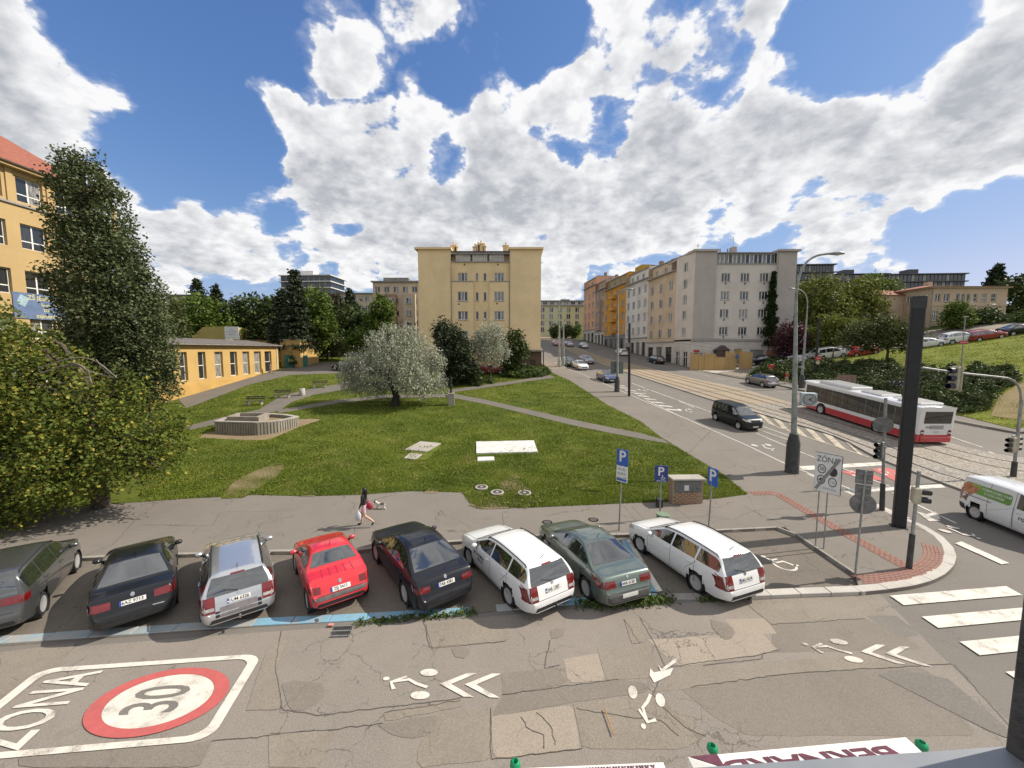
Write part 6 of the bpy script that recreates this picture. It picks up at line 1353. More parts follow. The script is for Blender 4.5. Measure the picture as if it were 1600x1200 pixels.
        for sd_ in 'lr':
            for a, b_ in zip(q['side'][:-1], q['side'][1:]):
                up, lo = [], []
                for x in np.linspace(a + .035, b_ - .035, 12):
                    zb, zt = s.edge_z(x)
                    if zt - .035 > zb + .06: up.append((x, zt - .03)); lo.append((x, zb + .04))
                if len(up) > 2:
                    s.proj('side_window', [lo + up[::-1]], M_CGL, sd_, cell=.12)
                    if q.get('chrome'): s.proj('window_trim', [strip([Vector(p) for p in lo], .022)], M_CHROME, sd_, .010, 0)
            # door gaps
            zs0 = .30
            for x in q['side'][:-1] if len(q['side']) > 2 else [1.05, 2.05]:
                zb, zt = s.edge_z(x); s.proj('door_gap', [[(x - .006, zs0), (x + .006, zs0), (x + .006, zb + .02), (x - .006, zb + .02)]], M_SEAM, sd_, .003, .12)
            xe = q['side'][min(2, len(q['side']) - 1)]; zb, zt = s.edge_z(xe); xr = L - s.x0 * 0 - (L - q['fo'] - q['wb']) - .42
            s.proj('door_gap', [[(xr - .004, zs0 + .28), (xr + .008, zs0 + .28), (xe + .06, zb), (xe + .048, zb)]], M_SEAM, sd_, .003, .12)
            s.proj('door_gap', [[(q['fo'] + .45, zs0 - .006), (xr, zs0 - .006), (xr, zs0 + .006), (q['fo'] + .45, zs0 + .006)]], M_SEAM, sd_, .003, .12)
            sg = 1 if sd_ == 'l' else -1
            for x in ([q['side'][1] - .16, q['side'][2] - .18] if len(q['side']) > 2 else [1.86]):
                zb, _ = s.edge_z(x); mb = MB(); mb.box((0, 0, 0), (.19, .035, .032)); s.add('door_handle', mb, None, (s.x0 - x, sg * (s.section(x)[5][1] + .012), zb - .10), 30, (), .008)
            xm = q['side'][0] + .16; zb, _ = s.edge_z(xm); mb = MB(); mb.box((0, 0, 0), (.13, .20, .14)); s.add('wing_mirror', mb, None, (s.x0 - xm, sg * (s.hw + .06), zb + .06), 40, (), .045)
            mb = MB(); mb.box((0, 0, 0), (.05, .10, .04)); s.add('mirror_arm', mb, M_TRIM, (s.x0 - xm, sg * (s.hw - .05), zb + .01))
            # tail lamps: rear face and round the corner
            (y0, y1), (z0, z1) = q['lamp']
            s.proj('tail_lamp', [[(sg * y0, z0), (sg * y1, z0), (sg * y1, z1), (sg * y0, z1 - (.02 if q['tail'] == 'wide' else 0))]], M_LAMP, 'b', .008, .07)
            xl = L - .30 if q['tail'] == 'wide' else L - .22; sm = lambda zz: max(x for x in np.linspace(L - .6, L - .03, 80) if polyline(q['top'], x, .01) - .03 > zz) - .035
            e1, e2, e0 = sm(z1 - .02), sm((z0 + z1) / 2), sm(z0); s.proj('tail_lamp', [[(e1 - .15, z1 - .02), (e1, z1 - .02), (e2, (z0 + z1) / 2), (e0, z0), (e0 - .12, z0 + .02)]], M_LAMP, sd_, .012, .035)
            if q['tail'] == 'tall': s.proj('reversing_lamp', [[(sg * (y0 + .02), z0 + .14), (sg * (y1 - .04), z0 + .14), (sg * (y1 - .04), z0 + .06), (sg * (y0 + .02), z0 + .06)]], M_LAMPW, 'b', .011, .07)
            hz_ = polyline(q['top'], .2) - .06; s.proj('headlamp', [[(.10, hz_ - .13), (.52, hz_ - .02), (.50, hz_ + .06), (.16, hz_ + .03)]], M_LAMPW, sd_, .008, .07)
            s.proj('headlamp', [[(sg * .42, hz_ - .14), (sg * .78, hz_ - .12), (sg * .76, hz_ + .02), (sg * .46, hz_ - .02)]], M_LAMPW, 'f', .008, .07)
            if q['rails']:
                a, b_ = q['rails']; pts = []
                for x in np.linspace(a, b_, 9): r = s.section(x); pts.append((s.x0 - x, sg * (r[8][1] - .02), r[8][2] + .055))
                pts = [(pts[0][0] + .06, pts[0][1], pts[0][2] - .06)] + pts + [(pts[-1][0] - .06, pts[-1][1], pts[-1][2] - .06)]; mb = MB(); mb.tube(pts, .018, 6); s.add('roof_rail', mb, M_TRIM)
        # tailgate gap, bumpers, plates
        zp = q['plate']; hwid = .58
        s.proj('number_plate', [[(-.26, zp - .055), (.26, zp - .055), (.26, zp + .055), (-.26, zp + .055)]], M_PLATE, 'b', .014, .13); s.plate = len(s.parts) - 1
        s.proj('plate_band', [[(.22, zp - .055), (.26, zp - .055), (.26, zp + .055), (.22, zp + .055)]], M_PLBLUE, 'b', .017, 0)
        bz = .60 if s.k not in ('mpv', 'suv', 'minivan', 'delivery') else .64
        s.proj('bumper_gap', [[(-.80, bz - .006), (.80, bz - .006), (.80, bz + .006), (-.80, bz + .006)]], M_SEAM, 'b', .004, .2)
        s.proj('bumper_skirt', [[(-.66, .33), (.66, .33), (.60, .43), (-.60, .43)]], M_TRIM, 'b', .006, .12)
        if s.k in ('coupe',): s.proj('bumper_strip', [[(-.74, .50), (.74, .50), (.74, .585), (-.74, .585)]], M_GREYTRIM, 'b', .012, .08)
        s.proj('badge', [ell(0, zp + .15, .045, .045, 14)], M_CHROME, 'b', .012, 0)
        s.proj('grille', [[(-.42, .42), (.42, .42), (.42, .60), (-.42, .60)]], M_TRIM, 'f', .008, .1); s.proj('front_plate', [[(-.26, .36), (.26, .36), (.26, .47), (-.26, .47)]], M_PLATE, 'f', .016, .1)
        s.proj('bonnet_gap', [[(q['ws'][0] - .10, -.68), (q['ws'][0] - .10, .68), (q['ws'][0] - .03, .66), (q['ws'][0] - .03, -.66)]], M_TRIM, 't', .003, .1)
        for y in (.69, -.69): s.proj('bonnet_gap', [[(.30, y - .006), (.30, y + .006), (q['ws'][0] - .1, y + .006), (q['ws'][0] - .1, y - .006)]], M_SEAM, 't', .003, .1)
        xr = q['rw']; mb = MB(); za = polyline(q['top'], xr[0] - .22); mb.tube([(0, 0, 0), (-.14, 0, .16)], [.012, .006], 5)
        if s.k not in ('delivery', 'minivan'): s.add('aerial', mb, M_TRIM, (s.x0 - xr[0] + .22, 0, za))
        if xr[1] - xr[0] < .35:
            x = (xr[0] + xr[1]) / 2 + .06; z_ = polyline(q['top'], x, .02); s.proj('rear_wiper', [[(-.02, z_ - .12), (.02, z_ - .14), (.34, z_ - .05), (.33, z_ - .03)]], M_TRIM, 'b', .016, .1)
            s.proj('brake_light', [[(-.16, polyline(q['top'], xr[0] - .01) - .005), (.16, polyline(q['top'], xr[0] - .01) - .005), (.16, polyline(q['top'], xr[0]) - .03), (-.16, polyline(q['top'], xr[0]) - .03)]], M_LAMP, 'b', .012, 0)
        # wheels
        r = q['r']; W_ = wheel_meshes(r)
        for xc in (q['wb'] / 2, -q['wb'] / 2):
            for sg in (1, -1):
                s.parts.append(('wheel', W_[0], (xc, sg * (s.hw - .115), r), [('rim', W_[1], (0, 0, 0))], 0 if sg > 0 else math.pi))
                mb = MB(); mb.lathe([(r + .05, -.20), (r + .05, .02)], 20, (0, 0, 0), 'y'); mb.f = mb.f[:-2] + [mb.f[-2 if sg > 0 else -1]]; mb.m = mb.m[:-1]; s.add('wheel_arch', mb, M_TRIM, (xc, sg * (s.hw - .02) if sg > 0 else -s.hw + .20, r))
WHM = {}
def wheel_meshes(r):
    if r in WHM: return WHM[r]
    t = MB(); t.lathe([(r * .66, -.09), (r * .9, -.10), (r * .985, -.08), (r, -.05), (r, .05), (r * .985, .08), (r * .9, .10), (r * .66, .085)], 28, (0, 0, 0), 'y')
    t.lathe([(0, .02), (r * .66, .02), (r * .66, -.09), (0, -.09)], 20, (0, 0, 0), 'y')
    rim = MB(); rim.lathe([(r * .66, .086), (r * .69, .092), (r * .60, .085), (r * .60, .03), (r * .66, .03)], 28, (0, 0, 0), 'y')
    for i in range(5):
        for dd in (-.16, .16):
            a = 2 * math.pi * i / 5 + dd; c, sn = math.cos(a), math.sin(a); m_ = Matrix.Rotation(-a, 3, 'Y'); rim.box((c * r * .35, .062, sn * r * .35), (r * .56, .03, .042), 0, m_)
    rim.lathe([(0, .075), (r * .17, .075), (r * .19, .05), (0, .04)], 14, (0, 0, 0), 'y')
    WHM[r] = (t.mesh('wheel', M_TYRE, 35), rim.mesh('rim', M_RIM, 35)); return WHM[r]
CARS = {}
SMALL_SKIP = {'door_gap', 'bumper_gap', 'bonnet_gap', 'badge', 'plate_band', 'rear_wiper', 'brake_light', 'aerial', 'reversing_lamp', 'mirror_arm', 'door_handle', 'window_trim', 'bumper_skirt'}
def car(kind, paint, label, pos, fwd, group=None, detail=2, plate=None, name='parked_car', pitch=None):
    if kind not in CARS: CARS[kind] = Car(kind)
    C = CARS[kind]; t = thing(name, label, 'van' if kind == 'delivery' else 'car', pos, math.atan2(fwd[1], fwd[0]), group)
    # follow the slope
    f = Vector((fwd[0], fwd[1])).normalized(); zz = [Tz(pos[0] + f.x * d, pos[1] + f.y * d) for d in (-1.3, 1.3)]; rl = [Tz(pos[0] - f.y * d, pos[1] + f.x * d) for d in (-.8, .8)]
    t.rotation_euler = (math.atan2(rl[1] - rl[0], 1.6), -math.atan2(zz[1] - zz[0], 2.6), math.atan2(f.y, f.x))
    pm = PAINT[paint]; b_ = inst('body', C.body, t); b_.material_slots[0].link = 'OBJECT'; b_.material_slots[0].material = pm
    for p in C.parts:
        if detail < 2 and p[0] in SMALL_SKIP: continue
        o = inst(p[0], p[1], t, p[2], (0, 0, p[4] if len(p) > 4 else 0))
        if p[0] in ('door_handle', 'wing_mirror') : o.data.materials.append(pm) if not o.data.materials else None; 
        if p[0] in ('door_handle', 'wing_mirror'): o.material_slots[0].link = 'OBJECT'; o.material_slots[0].material = pm
        for s_ in p[3]: inst(s_[0], s_[1], o, s_[2])
        if p[0] == 'number_plate' and plate:
            def fn(x_, y_):
                h = C.bvh.ray_cast(Vector((C.x0 - C.L - 1, -x_ * .105 - .0, C.q['plate'] + y_ * .105)), Vector((1, 0, 0))); return tuple(h[0] + h[1] * .019) if h[0] else (C.x0 - C.L, 0, 1)
            lettering('plate_text', plate, M_PLTXT, o, fn, .01)
    return t
def wheels_at(A, B, kind):
    """left wheels of a car touch the ground at pixels A (front) and B (rear)"""
    a, b_ = Vector(g2(*A)), Vector(g2(*B)); f = (a - b_).normalized(); m_ = (a + b_) / 2; l_ = Vector((-f.y, f.x)); return (m_ - l_ * (SPEC[kind]['W'] / 2 - .02)), f
PG = 'cars parked at an angle in the bay'
def parked(kind, paint, label, A, B, plate):
    p, f = wheels_at(A, B, kind); return car(kind, paint, label, (p.x, p.y, .012), f, PG, 2, plate)
c8 = parked('wagon', 'white', 'white estate car with roof rails, last of the row beside the empty wheelchair bay', (999, 863), (1086, 926), '6AU 4214')
c7 = parked('sedan', 'green', 'grey-green saloon car parked between two white estate cars', (851, 865), (917, 938), '4AR 6120')
c6 = parked('wagon', 'white', 'white estate car with dark lettering on its door, between black liftback and grey-green saloon', (730, 881), (797, 951), '5AE 1207')
c5 = parked('liftback', 'navy', 'dark midnight-blue liftback with chrome window line beside the red coupe', (587, 878), (632, 945), '7AB 4381')
c4 = parked('coupe', 'red', 'small bright red coupe with ribbed boot lid', (461, 893), (480, 955), '2SJ 3413')
def by_rear(kind, paint, label, rl, rr, fr, plate, zb=.35):
    """rear bumper corners (pixels, at height zb) and a point under the front centre"""
    a, b_ = Vector(g2(*rl, zb)), Vector(g2(*rr, zb)); rear = (a + b_) / 2; n_ = Vector((-(b_ - a).y, (b_ - a).x)).normalized(); fv = (Vector(g2(*fr, .5)) - rear).normalized() if fr else n_
    f = (n_ * .5 + fv * .5).normalized(); q = SPEC[kind]; p = rear + f * (q['L'] - q['fo'] - q['wb'] / 2 - .05); return car(kind, paint, label, (p.x, p.y, .012), f, PG, 2, plate)
c3 = by_rear('wagon', 'silver', 'silver estate car with grey bumper panel and tow bar, left of the red coupe', (326, 977), (421, 944), (378, 850), '1UM 6326')
c2 = by_rear('sedan', 'black', 'glossy black saloon car between the silver estate and the dark grey people carrier', (148, 985), (266, 948), (220, 858), '6AZ 9713')
a, b_ = Vector(g2(122, 892)), Vector(g2(71, 959)); f = (a - b_).normalized(); r_ = Vector((f.y, -f.x)); p = (a + b_) / 2 - r_ * .88
c1 = car('mpv', 'grey', 'dark grey people carrier with silver roof rails, cut by the picture edge', (p.x, p.y, .012), f, PG, 2, '4A2 5561')
# details that only some of them have
def extra(t, kind, name, polys, m, axis, off=.012, cell=.1):
    C = CARS[kind]; n0 = len(C.parts); C.proj(name, polys, m, axis, off, cell); p = C.parts.pop(); return inst(p[0], p[1], t)
extra(c3, 'wagon', 'tailgate_panel', [[(-.40, .47), (.42, .47), (.42, .70), (-.40, .70)]], mat('lilac_grey_plastic', (.17, .155, .17), .7), 'b', .010)
extra(c3, 'wagon', 'bumper_cut', [[(-.50, .47), (-.41, .47), (-.41, .66), (-.50, .66)]], M_TRIM, 'b', .010); extra(c3, 'wagon', 'bumper_cut', [[(.43, .47), (.52, .47), (.52, .62), (.43, .62)]], M_TRIM, 'b', .010)
MB().tube([(-2.42, 0, .38), (-2.53, 0, .38), (-2.55, 0, .47)], .025, 6).build('tow_bar', M_CHROME, c3); MB().tube([(-2.34, 0, .36), (-2.44, 0, .36), (-2.46, 0, .44)], .022, 6).build('tow_bar', M_TRIM, c6)
for i in range(5): extra(c4, 'coupe', 'boot_rib', [[(3.05, -.40 + i * .2 - .008), (3.46, -.42 + i * .21 - .008), (3.46, -.42 + i * .21 + .008), (3.05, -.40 + i * .2 + .008)]], mat('paint_red_groove', (.26, .006, .01), .35), 't', .003)
MB().tube([(-1.92, .42, .27), (-2.06, .42, .27)], .035, 8).build('exhaust', M_CHROME, c4)
M_DEC = mat('door_decal', (.10, .10, .11), .6)
def side_text(t, kind, name, txt, s0, z0, size, m, side='l', bold=.01, off=.008):
    C = CARS[kind]; sg = 1 if side == 'l' else -1
    def fn(x_, y_):
        h = C.bvh.ray_cast(Vector((C.x0 - s0 - sg * 0 + (-x_ if side == 'l' else x_) * size, sg * 2, z0 + y_ * size)), Vector((0, -sg, 0))); return tuple(h[0] + h[1] * off) if h[0] else (0, sg * .9, z0)
    return lettering(name, txt, m, t, fn, bold)
side_text(c6, 'wagon', 'door_lettering', 'BOHEMIA', 1.72, .72, .16, M_DEC); side_text(c6, 'wagon', 'door_lettering', 'SERVIS', 1.80, .58, .13, M_DEC)
side_text(c2, 'sedan', 'boot_lettering', '', 1, 1, .1, M_CHROME) if False else None
for t_, kd in ((c8, 'wagon'), (c7, 'sedan'), (c6, 'wagon')): pass
extra(c7, 'sedan', 'bumper_strip', [[(-.78, .36), (.78, .36), (.80, .60), (-.80, .60)]], M_GREYTRIM, 'b', .010)
extra(c7, 'sedan', 'number_plate', [[(-.26, .45), (.26, .45), (.26, .56), (-.26, .56)]], M_PLATE, 'b', .02, .13)
extra(c2, 'sedan', 'chrome_strip', [[(-.62, .545), (-.38, .555), (-.38, .575), (-.62, .565)]], M_CHROME, 'b', .014)
# ---- moving and parked cars in the street
def street_car(kind, paint, label, u, v, tow, group=None, detail=1, name='car', dz=0.0):
    p = G(u, v, dz); f = Vector(tow); return car(kind, paint, label, (p.x, p.y, p.z - dz + .02 + dz), f, group, detail, None, name)
down = Vector((.22, -1)).normalized(); up_ = Vector((-.16, 1)).normalized()
p = G(1141, 668); a_, b_ = Vector(g2(1161, 678)), Vector(g2(1105, 659)); street_car('minivan', 'vanblack', 'black passenger van driving down the near lane', 1148, 663, (a_ - b_) * .5 + Vector((.0, -1.2)), None, 2, 'moving_van')
street_car('suv', 'steel', 'grey hatchback driving up the far lane past the junipers', 1188, 602, (-.14, 1), None, 1, 'moving_car')
SG = 'cars parked along the main street kerb'
street_car('hatch', 'blue', 'dark blue car parked at the kerb nearest the lamp post', 947, 595, (.13, -1), SG); street_car('sedan', 'white', 'pale cream saloon parked behind the dark bottle-green car', 906, 576, (.16, -1), SG); street_car('hatch', 'bottle', 'dark bottle-green car at the far end of the kerb row by the paired lamp posts', 889, 571, (.16, -1), SG)
street_car('sedan', 'steel', 'grey saloon driving down the lane beside the parked cars', 916, 567, (.15, -1), None, 1, 'moving_car')
street_car('hatch', 'white', 'white car on the far lane behind the first lamp post', 971, 555, (-.13, 1), None, 1, 'moving_car'); street_car('wagon', 'black', 'black estate car on the far lane before the shop fronts', 1024, 567, (-.13, 1), None, 1, 'moving_car')
street_car('hatch', 'silver', 'silver car far up the street near the pink house', 911, 543.5, (-.1, 1), None, 1, 'moving_car'); street_car('hatch', 'steel', 'small grey car far up the street left of the silver one', 889, 541.5, (.1, -1), None, 1, 'moving_car'); street_car('hatch', 'darkred', 'small dark red car at the very end of the street', 869.5, 540, (.1, -1), None, 1, 'moving_car')
HGc = 'cars parked along the hill road'
hd_ = Vector(HN[6]) - Vector(HN[3]); hd_.normalize()
def hill_car(kind, paint, label, u, v, rev=False, row=0):
    d = rayd(u, v); best = None
    p = G(u, v, .05); return car(kind, paint, label, (p.x, p.y, p.z), hd_ * (-1 if rev else 1), HGc, 1, None, 'parked_car')
hill_car('sedan', 'black', 'black saloon parked by the ochre yard wall', 1188, 568, True); hill_car('hatch', 'blue', 'dark blue car parked half hidden by the lamp posts', 1238, 558, True); hill_car('wagon', 'white', 'white estate car in front of the blue one behind the lamp posts', 1234, 571, True)
hill_car('sedan', 'white', 'white saloon parked left of the white open van', 1268, 559, True); hill_car('minivan', 'white', 'white van with open side door under the yellow-green trees', 1297, 559); hill_car('hatch', 'white', 'white car just right of the open white van', 1318, 556)
hill_car('hatch', 'red', 'red car parked left of the thorn tree', 1348, 554); hill_car('hatch', 'white', 'white car mostly hidden behind the black pylon', 1447, 542); hill_car('suv', 'white', 'white car parked left of the dark red car', 1497, 534.5, False); hill_car('wagon', 'darkred', 'dark red estate car on the hill road before the villa hedge', 1539, 530, False); hill_car('sedan', 'black', 'black saloon at the top of the hill road by the picture edge', 1592, 521)
car('hatch', 'darkred', 'red car parked behind the trees in front of the yellow block', (*g2(768, 584, .13), G(768, 584).z + .14), (1, .05), None, 1, None, 'parked_car'); car('hatch', 'black', 'dark car parked at the pavilion beside the large silvery tree', (*g2(540, 579, .13), G(540, 579).z + .14), (-.9, .3), None, 1, None, 'parked_car')
# ---- white delivery van turning at the right edge
ar = Vector(g2(1522, 812)); p2 = Vector(g2(1640, 862)); f = (p2 - ar).normalized(); l_ = Vector((f.y, -f.x))
pv = ar + f * (SPEC['delivery']['wb'] / 2) - l_ * (SPEC['delivery']['W'] / 2 - .03)
dv = car('delivery', 'white', 'white delivery van with green banner on its side turning at the junction', (pv.x, pv.y, .012), f, None, 2, None, 'delivery_van')
C = CARS['delivery']; side = 'r'
extra(dv, 'delivery', 'side_banner', [[(4.10, 1.16), (4.16, 1.40), (4.05, 1.56), (2.28, 1.56), (2.20, 1.50), (2.20, 1.20), (2.28, 1.13)]], mat('banner_green', (.16, .34, .06), .5, 0, .12, 3), side, .010)
extra(dv, 'delivery', 'banner_picture', [[(4.16, 1.10), (4.22, 1.40), (4.05, 1.54), (3.70, 1.54), (3.45, 1.36), (3.62, 1.18), (3.80, 1.02)]], mat('banner_orange', (.50, .235, .12), .5, 0, .35, 7, col2=(.30, .10, .05)), side, .014)
extra(dv, 'delivery', 'banner_picture', [ell(3.62, 1.46, .20, .08, 14)], mat('banner_salad', (.42, .38, .10), .5, 0, .4, 16, col2=(.12, .2, .03)), side, .017)
side_text(dv, 'delivery', 'banner_lettering', 'POMÁHÁME VÁM', 2.80, 1.43, .15, M_PLATE, side, .012, .018); side_text(dv, 'delivery', 'banner_lettering', 'S NÁKUPEM', 2.86, 1.27, .15, M_PLATE, side, .012, .018)
side_text(dv, 'delivery', 'door_lettering', 'rohlik', 1.55, .80, .26, mat('lettering_grey', (.13, .11, .13), .6), side, .012, .012)
extra(dv, 'delivery', 'slide_rail', [[(2.9, .985), (4.15, .985), (4.15, 1.01), (2.9, 1.01)]], M_TRIM, side, .006); extra(dv, 'delivery', 'door_gap', [[(3.05, .4), (3.065, .4), (3.065, 1.75), (3.05, 1.75)]], M_SEAM, side, .004); extra(dv, 'delivery', 'door_gap', [[(2.07, .35), (2.085, .35), (2.085, 1.75), (2.07, 1.75)]], M_SEAM, side, .004)
extra(dv, 'delivery', 'bumper', [[(3.98, .30), (4.40, .30), (4.41, .56), (4.05, .54)]], M_TRIM, side, .012); extra(dv, 'delivery', 'bumper', [[(-.78, .32), (.78, .32), (.78, .55), (-.78, .55)]], M_TRIM, 'b', .014)
# ---- city bus
busA = Vector(g2(1432, 690, .28)); busB = Vector(g2(1268, 637, .3)); busC = Vector(g2(1499, 692, .28))
fb = (busB - busA).normalized(); fb = (fb + Vector((-.02, 1)) * .6).normalized(); LB, WB, HB = 12.0, 2.55, 2.95
rg = Vector((fb.y, -fb.x)); pb = busA + fb * (LB / 2) + rg * (WB / 2)
bus = thing('city_bus', 'white and red city bus seen from behind beside the tram track', 'bus', (pb.x, pb.y, Tz(pb.x, pb.y) + .02), 0)
za, zb_ = Tz(*(pb - fb * 3)), Tz(*(pb + fb * 3)); bus.rotation_euler = (0, -math.atan2(zb_ - za, 6), math.atan2(fb.y, fb.x)); bus.location.z = (za + zb_) / 2 + .02
M_BW2 = car_paint('paint_bus_white', (.66, .66, .66)); M_BR = car_paint('paint_bus_red', (.47, .018, .03)); M_BGL = mat('bus_glass', (.016, .019, .021), .04, 0, .3, .9, spec=.9)
hl, hw2 = LB / 2, WB / 2
def shell(z0, z1, ins=0.0, x0=-hl, x1=hl, ch=.12):
    m_ = MB(); pts = [(x0 + ch * .6, -hw2 + ins), (x1 - ch * 2, -hw2 + ins), (x1 - .02, -hw2 + ch * 3), (x1, 0), (x1 - .02, hw2 - ch * 3), (x1 - ch * 2, hw2 - ins), (x0 + ch * .6, hw2 - ins), (x0, hw2 - ch * 1.5), (x0, -hw2 + ch * 1.5)]; m_.prism(pts, z0, z1); return m_
shell(.28, .86).build('red_skirt', M_BR, bus); shell(.862, HB - .16).build('body', M_BW2, bus)
m_ = MB()
sec = [(-hw2, HB - .16), (-hw2 + .04, HB - .06), (-hw2 + .22, HB), (0, HB + .03), (hw2 - .22, HB), (hw2 - .04, HB - .06), (hw2, HB - .16)]
vs = [(xx, y, z) for xx in (-hl + .02, hl - .05) for y, z in sec]; n_ = len(sec); m_.add(vs, [(i, i + 1, n_ + i + 1, n_ + i) for i in range(n_ - 1)] + [tuple(range(n_))[::-1], tuple(range(n_, 2 * n_))]); m_.build('roof', M_BW2, bus, 40)
for nm, x0, x1, w_, h_ in (('roof_unit', .6, 4.4, 1.9, .26), ('roof_unit', -2.2, -.2, 1.7, .16), ('roof_unit', -5.4, -3.6, 1.8, .20), ('roof_hatch', -3.2, -2.6, .7, .08)):
    MB().bx(x0, x1, -w_ / 2, w_ / 2, HB - .01, HB + h_).build(nm, M_BW2, bus, None, .06)
wx = [5.55, 4.35, 2.95, 1.55, .45, -.75, -2.05, -3.35, -4.65]
for sg in (1, -1):
    for a, b_ in zip(wx[:-1], wx[1:]):
        MB().bx(b_ + .02, a - .02, sg * hw2 - (.012 if sg < 0 else -.002), sg * hw2 + (.012 if sg > 0 else -.002), 1.18, HB - .36).build('side_window', M_BGL, bus)
    for a, b_ in zip(wx[1:-1], wx[2:]): MB().bx(a - .03, a + .03, sg * hw2 - .013, sg * hw2 + .013, 1.16, HB - .34).build('window_pillar', M_TRIM, bus)
    for xw in (3.35, -2.75):
        mb = MB(); mb.lathe([(.60, -.02), (.60, .006)], 22, (0, 0, 0), 'y'); mb.lathe([(0, .006), (.60, .006)], 22, (0, 0, 0), 'y'); o = mb.build('wheel_arch', M_TRIM, bus); o.location = (xw, sg * (hw2 + .002), .50); o.rotation_euler = (0, 0, 0 if sg > 0 else math.pi)
        W_ = wheel_meshes(.48); o = inst('wheel', W_[0], bus, (xw, sg * (hw2 - .08), .48), (0, 0, 0 if sg > 0 else math.pi), (1, 1.4, 1)); inst('rim', W_[1], o)
MB().bx(hl - .004, hl + .012, -1.1, 1.1, 1.05, 2.6).build('windscreen', M_BGL, bus); MB().bx(-hl - .014, -hl + .004, -1.0, 1.0, 1.72, 2.62).build('rear_window', M_BGL, bus)
MB().bx(-hl - .10, -hl + .02, -1.12, 1.12, .30, .72).build('rear_bumper', M_BR, bus, None, .05)
for sg in (1, -1):
    MB().bx(-hl - .02, -hl + .004, sg * 1.0 - .12, sg * 1.0 + .12, .80, 1.22).build('tail_lamp', M_LAMP, bus); MB().bx(-hl - .024, -hl + .004, sg * 1.0 - .11, sg * 1.0 + .11, .97, 1.06).build('reversing_lamp', M_PLATE, bus)
MB().bx(-hl - .012, -hl + .004, -.26, .26, 1.02, 1.14).build('number_plate', M_PLATE, bus)
lettering('plate_text', '4AD 7381', M_PLTXT, bus, lambda x_, y_: (-hl - .015, -x_ * .10, 1.08 + y_ * .10), .01); lettering('fleet_number', '3902', M_PLTXT, bus, lambda x_, y_: (-hl - .006, .62 - x_ * .22, 1.42 + y_ * .22), .012)
for i in range(5): MB().bx(-hl - .012, -hl + .003, -.5, .5, 1.30 + .06 * i, 1.325 + .06 * i).build('vent_slat', M_GREYTRIM, bus)
# passengers seen through the glass read as pale shapes: seats and grab rails stand inside
for i, xx in enumerate((4.9, 3.6, 2.2, 1.0, -1.4, -2.7, -4.0)): MB().tube([(xx, hw2 + .016, 1.3), (xx, hw2 + .016, HB - .45)], .018, 5).build('grab_rail', mat('rail_yellow_green', (.20, .26, .16), .5), bus)
# ================================================================== street furniture
M_GALV = mat('galvanised_steel', (.30, .31, .31), .5, .5, .15, 5); M_LAMPPOST = mat('lamp_post_paint', (.27, .29, .28), .6, .1, .2, 2.5); M_DARKPOLE = mat('dark_pole', (.055, .055, .055), .6, .2, .2, 3); M_BLACKMAST = mat('black_mast', (.010, .011, .014), .55, .0, .1, 2)
M_SBLUE = mat('sign_blue', (.025, .10, .42), .45, 0, .05, 3); M_SDBLUE = mat('sign_dark_blue', (.022, .045, .19), .45, 0, .05, 3); M_SWHITE = mat('sign_white', (.62, .63, .63), .45, 0, .05, 3); M_SBACK = mat('sign_back', (.20, .205, .205), .55, .5, .2, 4); M_SBLK = mat('sign_black', (.03, .03, .033), .5); M_SGREY = mat('sign_grey', (.22, .22, .225), .5); M_SRED = mat('sign_red_face', (.5, .03, .03), .45); M_SIGCR = mat('signal_cream', (.42, .39, .29), .6, 0, .12, 5); M_SIGBL = mat('signal_black', (.02, .02, .022), .5)
M_GRN2 = mat('green_plastic', (.01, .30, .13), .35, 0, .1, 4)
def rotz(v, a): return Vector((v[0] * math.cos(a) - v[1] * math.sin(a), v[0] * math.sin(a) + v[1] * math.cos(a), v[2]))
def lamp(label, base, top_pts, r0, r1, shoe=None, group='street lamps', m=None, head=True, name='street_lamp', head_len=.75):
    """pole to the first point of top_pts, then the arm"""
    t = thing(name, label, 'street lamp', base, 0, group); rel = [Vector(p) - Vector(base) for p in top_pts]; m = m or M_LAMPPOST
    z0 = 0
    if shoe: MB().lathe([(shoe[0] * 1.05, 0), (shoe[0], .05), (shoe[0] * .95, shoe[1] * .75), (shoe[0] * .62, shoe[1]), (r0, shoe[1] + .02)], 14).build('base_shoe', M_DARKPOLE if shoe[2] else m, t, 40); z0 = shoe[1] * .9
    MB().tube([(0, 0, z0), tuple(Vector((0, 0, z0)).lerp(rel[0], .5)), tuple(rel[0])], [r0, (r0 + r1) / 2, r1], 12).build('pole', m, t, 60)
    if len(rel) > 1: MB().tube([tuple(p) for p in smoothline(rel, 2)], r1 * .8, 8).build('arm', m, t, 60)
    if head:
        a = rel[-1]; d = (rel[-1] - rel[-2]).normalized(); d.z = max(min(d.z, .15), -.15); rz = math.atan2(d.y, d.x); L = head_len
        mb = MB(); mb.lathe([(0, -.02), (.07, 0), (.12, L * .3), (.16, L * .6), (.10, L * .93), (0, L)], 12, (0, 0, 0), 'x'); o = mb.build('lantern', M_GALV, t, 50); o.location = a; o.rotation_euler = (0, 0, rz); o.scale = (1, 1.1, .7)
        mb = MB(); mb.lathe([(0, -.05), (.10, -.04), (.125, 0), (.125, .01)], 12); g_ = mb.build('lamp_glass', M_LAMPW, o, 50); g_.location = (L * .6, 0, -.10)
    return t
bl_ = G(1237, 738, .12); Yl = bl_.y
lmp = lamp('tallest grey street lamp at the kerb, carrying a square clock', bl_, [at(1244, 470, Yl), at(1246, 440, Yl - .1), at(1256, 412, Yl - .2), at(1275, 399, Yl - .3), at(1293, 396.5, Yl - .4)], .16, .075, (.36, 2.3, True), head_len=.85)
